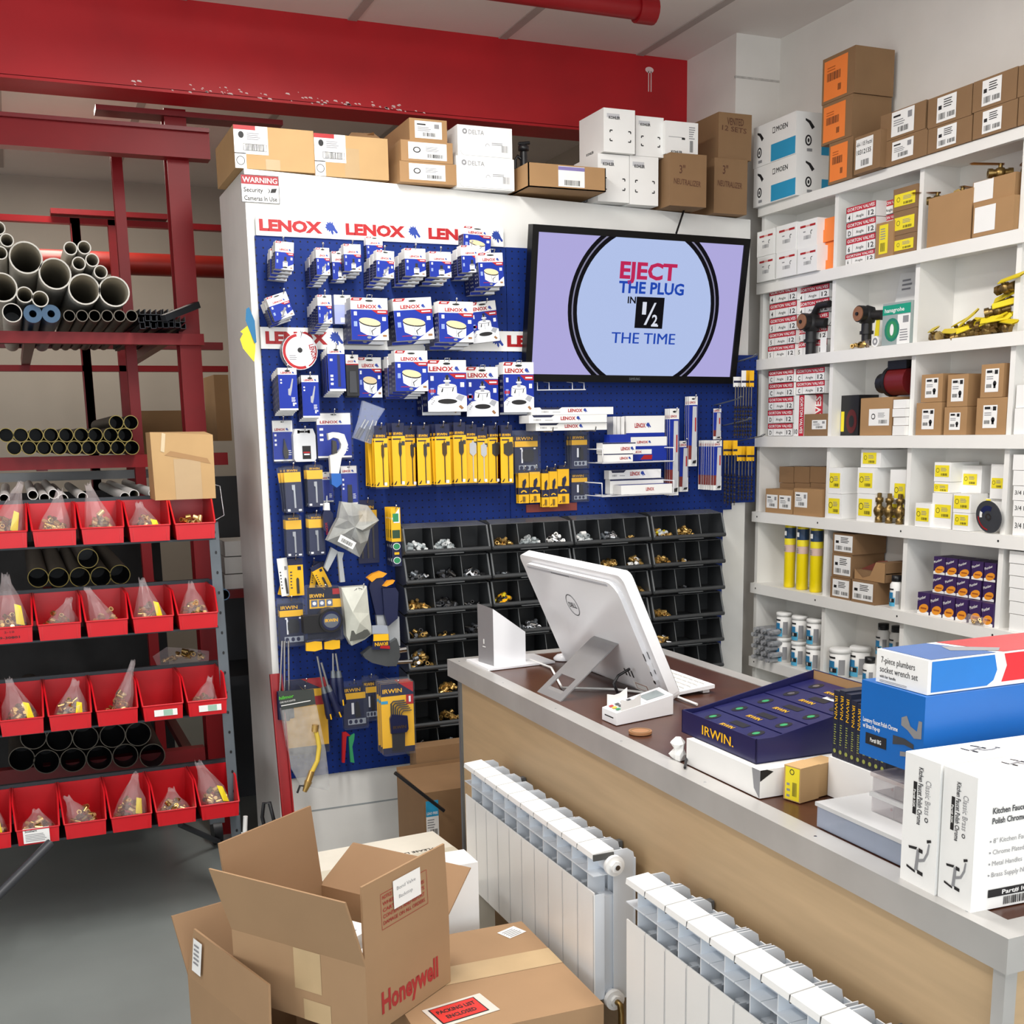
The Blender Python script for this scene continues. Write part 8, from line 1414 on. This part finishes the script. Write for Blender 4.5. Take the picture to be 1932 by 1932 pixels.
def make_bin():
    t = thing('red_bin', 'x', 'bin', (0, 0, 0), group='red hopper bins'); b = MB(); q = .0025; tp = .008; lip = .052; W = BW
    for s in (0, 1):
        X = lambda z, k=0: (tp * (1 - z / BH) + k) if s == 0 else W - tp * (1 - z / BH) - k
        pr = [(.004, 0), (0, lip), (.075, BH), (BD, BH), (BD, 0)]; o_ = [(X(z), y, z) for y, z in pr]; i_ = [(X(z, q), y, z) for y, z in pr]; V = o_ + i_; fs = [(0, 1, 2, 3, 4), (9, 8, 7, 6, 5)] + [(k, 5 + k, 5 + (k + 1) % 5, (k + 1) % 5) for k in range(5)]
        b.add(V, fs if s == 0 else [f_[::-1] for f_ in fs], BINRED)
        e = [(X(z), y, z) for y, z in ((-.001, lip), (.075, BH), (BD, BH))]; b.tube(e, .0035, BINRED, 6)
    b.box(tp, W - tp, .004, BD, 0, q, BINRED); b.box(tp * .2, W - tp * .2, BD - q, BD, 0, BH, BINRED); b.build('body', t)
    b = MB(); b.hexa([(tp, .002, 0), (W - tp, .002, 0), (W - tp, .006, 0), (tp, .006, 0), (tp * .6, -.001, lip), (W - tp * .6, -.001, lip), (W - tp * .6, .0025, lip), (tp * .6, .0025, lip)], BINRED); b.tube([(tp * .5, -.001, lip), (W - tp * .5, -.001, lip)], .003, BINRED, 6)
    b.box(tp + .008, tp + .010, -.0008, .003, .006, lip - .006, BINRED); b.box(W - tp - .010, W - tp - .008, -.0008, .003, .006, lip - .006, BINRED); b.build('front_lip', t); return t
RW = ('top', 'second', 'third', 'bottom'); bins = {}
for r in range(4):
    for k in range(6):
        lab = 'red hopper bin, %s row, %s from the right' % (RW[r], ORD[k]); xr, Y, z = RZ[r]; loc = (xr - BW - .1465 * k, Y, z)
        if proto is None: proto = make_bin(); proto.location = loc; proto['label'] = lab; o = proto
        else: o = dup(proto, loc, None, lab)
        bins[r, k] = o
f = Fr((0, -.0012, 0), (1, 0, 0), (0, 0, 1))
for r, k in ((2, 0), (2, 1)): b = MB(); b.rect(f, .04, .014, .115, .036, PAPER, .001); b.rect(f, .07, .015, .1, .035, mat('label_mint', '#9cc2ad', .5), .0014); b.build('label', bins[r, k])
b = MB(); b.rect(f, .024, .006, .104, .056, PAPER, .0012); b.text(f, 'Southern', .03, .043, .008, INK, w=.036, bold=1, l=.0016); b.lines(f, .03, .012, .065, .027, 5, l=.0016); b.build('label', bins[3, 4])
b = MB(); b.text(f, '2-10', .05, .034, .007, INK, w=.03, l=.001); b.text(f, '9-30801', .035, .016, .008, INK, w=.06, l=.001, bold=.5); b.build('handwriting', bins[1, 4])
COP = mat('copper_gold', '#d6b06a', .25, .9, var=.15, scale=60); BMS = [mat('fitting_gold', '#e2c084', .3, .45, var=.12, scale=60), COP, COP, BRASSD]
def bag(r, k, peak, h, wd=.055, n=26, yel=False, off=(0, 0), lab='', fs=.02):
    xr, Y, z = RZ[r]; c = Vector((xr - BW / 2 - .1465 * k + off[0], Y + .085 + off[1], z + .003)); t = thing('fitting_bag', 'clear bag of brass fittings in the %s row bin %s from the right%s' % (RW[r], ORD[k], lab), 'bag', c); rn = random.Random(r * 10 + k + len(lab))
    b = MB(); pile(b, int(n * 2.1), wd * .86, .056, min(.085, h * .6), fs, BMS, r * 7 + k); b.build('fittings', t, kind='stuff')
    m = 12; rings = []; px, py = peak
    for zz, s in ((.002, .9), (h * .22, 1.0), (h * .45, .84), (h * .68, .5), (h * .86, .26), (h, .2)):
        kx = (zz / h) ** 1.5; rings.append([Vector((px * kx + wd * s * math.cos(6.283 * i / m) * rn.uniform(.88, 1.08), py * kx + .062 * s * (.35 if zz > h * .8 else 1) * math.sin(6.283 * i / m) * rn.uniform(.88, 1.08), max(zz * rn.uniform(.94, 1.05), .001))) for i in range(m)])
    vs = [v for rg in rings for v in rg]; b = MB(); b.add(vs, [(j * m + i, j * m + (i + 1) % m, (j + 1) * m + (i + 1) % m, (j + 1) * m + i) for j in range(5) for i in range(m)], POLY); b.build('bag', t)
    if yel: b = MB(); b.add([(wd * .3, -.052, h * .26), (wd * .7, -.04, h * .22), (wd * .6 + px * .25, -.03, h * .52), (wd * .28 + px * .3, -.034, h * .56)], [(0, 1, 2, 3)], LYEL); b.build('yellow_label', t)
def loose(r, k, n=30, h=.05):
    xr, Y, z = RZ[r]; b = MB(); pile(b, n, .055, .06, h, .02, BMS, r * 9 + k); b.build('fittings', label='loose brass fittings in the %s row bin, %s from the right' % (RW[r], ORD[k]), cat='fittings', kind='stuff', loc=(xr - BW / 2 - .1465 * k, Y + .085, z + .003))
loose(0, 0, 34, .075)
for a in ((0, 1, (-.02, .02), .12, .058, 26, True), (0, 2, (-.03, .0), .19, .05, 30), (0, 3, (.03, .02), .17, .055, 30), (0, 4, (.06, .0), .2, .055, 30, True), (0, 5, (0, 0), .15)): bag(*a)
for a in ((1, 0, (.0, .04), .14, .052, 26), (1, 1, (-.02, .0), .17, .052, 12, True), (1, 2, (-.05, 0), .15, .05, 5), (1, 3, (.04, -.01), .12, .055, 12), (1, 4, (.0, .0), .21, .062, 36, True), (1, 5, (0, 0), .16)): bag(*a)
for a in ((2, 0, (.03, .02), .11, .045, 6), (2, 2, (.05, 0), .19, .035, 16, False, (.02, 0)), (2, 3, (.03, .03), .14, .056, 44, True, (0, 0), '', .017), (2, 4, (-.03, .0), .17, .055, 26, True), (2, 5, (0, 0), .14)): bag(*a)
loose(2, 2, 24, .05); loose(2, 1, 7, .004)
for a in ((3, 0, (-.05, .03), .18, .055, 22, True), (3, 1, (.0, .03), .095, .056, 30), (3, 2, (.03, .0), .17, .055, 26, True), (3, 3, (-.05, .0), .12, .05, 14), (3, 4, (0, .03), .08, .058, 24), (3, 5, (.0, .0), .17, .055, 24, True)): bag(*a)
xr, Y, z = RZ[2]; t = thing('fitting_bag', 'clear bag of brass fittings lying on the rail above the third row', 'bag', (xr - .1, Y + BD + .03, z + BH + .013)); b = MB(); pile(b, 26, .075, .02, .03, .02, BMS, 77); b.build('fittings', t, kind='stuff'); b = MB(); b.add([(-.1, -.03, 0), (.08, -.03, 0), (.085, -.02, .035), (.03, 0, .045), (-.06, 0, .06), (-.11, .0, .03)], [(0, 1, 2, 3, 4, 5)], POLY); b.build('bag', t)
# torn brown carton standing on the bins
x, w_, zz, h = fbox(296, 407, 815, 946, 4.04); xr, Y, z = RZ[0]; t = thing('carton', 'torn brown carton standing upside down on the top right bins', 'box', (x, 4.08, z + BH + .004)); h = zz + h - (z + BH + .004)
b = MB(); b.hexa([(-w_ / 2, 0, 0), (w_ / 2, 0, 0), (w_ / 2, .16, 0), (-w_ / 2, .16, 0), (-w_ / 2 * 1.02, 0, h), (w_ / 2 * 1.03, 0, h - .012), (w_ / 2, .16, h), (-w_ / 2, .16, h)], CARDL); b.build('body', t); f = front(w_, h); b = MB(); b.rect(f, w_ * .34, 0, w_ * .78, h * .6, TAPE, .0008); b.poly(f, [(w_ * .14, h * .72), (w_ * .2, h * .7), (w_ * .24, h * .97), (w_ * .18, h * .99)], mat('torn_paper', '#d6c2a0', .9), .0012); b.poly(f, [(w_ * .2, h * .66), (w_ * .95, h * .52), (w_ * .9, h * .6), (w_ * .3, h * .72)], CARD, .001); b.build('tape', t)
p = PY(410, 945, 4.1); b = MB(); b.tube([p + Vector(q) for q in ((-.02, 0, .06), (.012, 0, .05), (.02, 0, -.05), (-.01, 0, -.065))], .002, STEEL, 5); b.build('wire_loop', label='bent wire loop beside the torn carton on the bins', cat='wire')
p = PZ(462, 1580, .08); t = thing('scraper', 'small white handled scraper in the gap below the bins', 'tool', (.69, 4.0, 0)); P = [PY(463, 1540, 4.0), PY(462, 1570, 4.0)]; b = MB(); b.cyl(P[0] - Vector((.69, 4.0, 0)), P[1] - Vector((.69, 4.0, 0)), .008, PAPER); b.build('handle', t); b = MB(); q = P[1] - Vector((.69, 4.0, 0)); b.prism([(-.012, 0), (.012, 0), (.055, -q.z), (-.045, -q.z)], Fr((q.x, q.y, q.z), (1, 0, 0), (0, 0, 1)), .004, PAPER); b.build('blade', t)
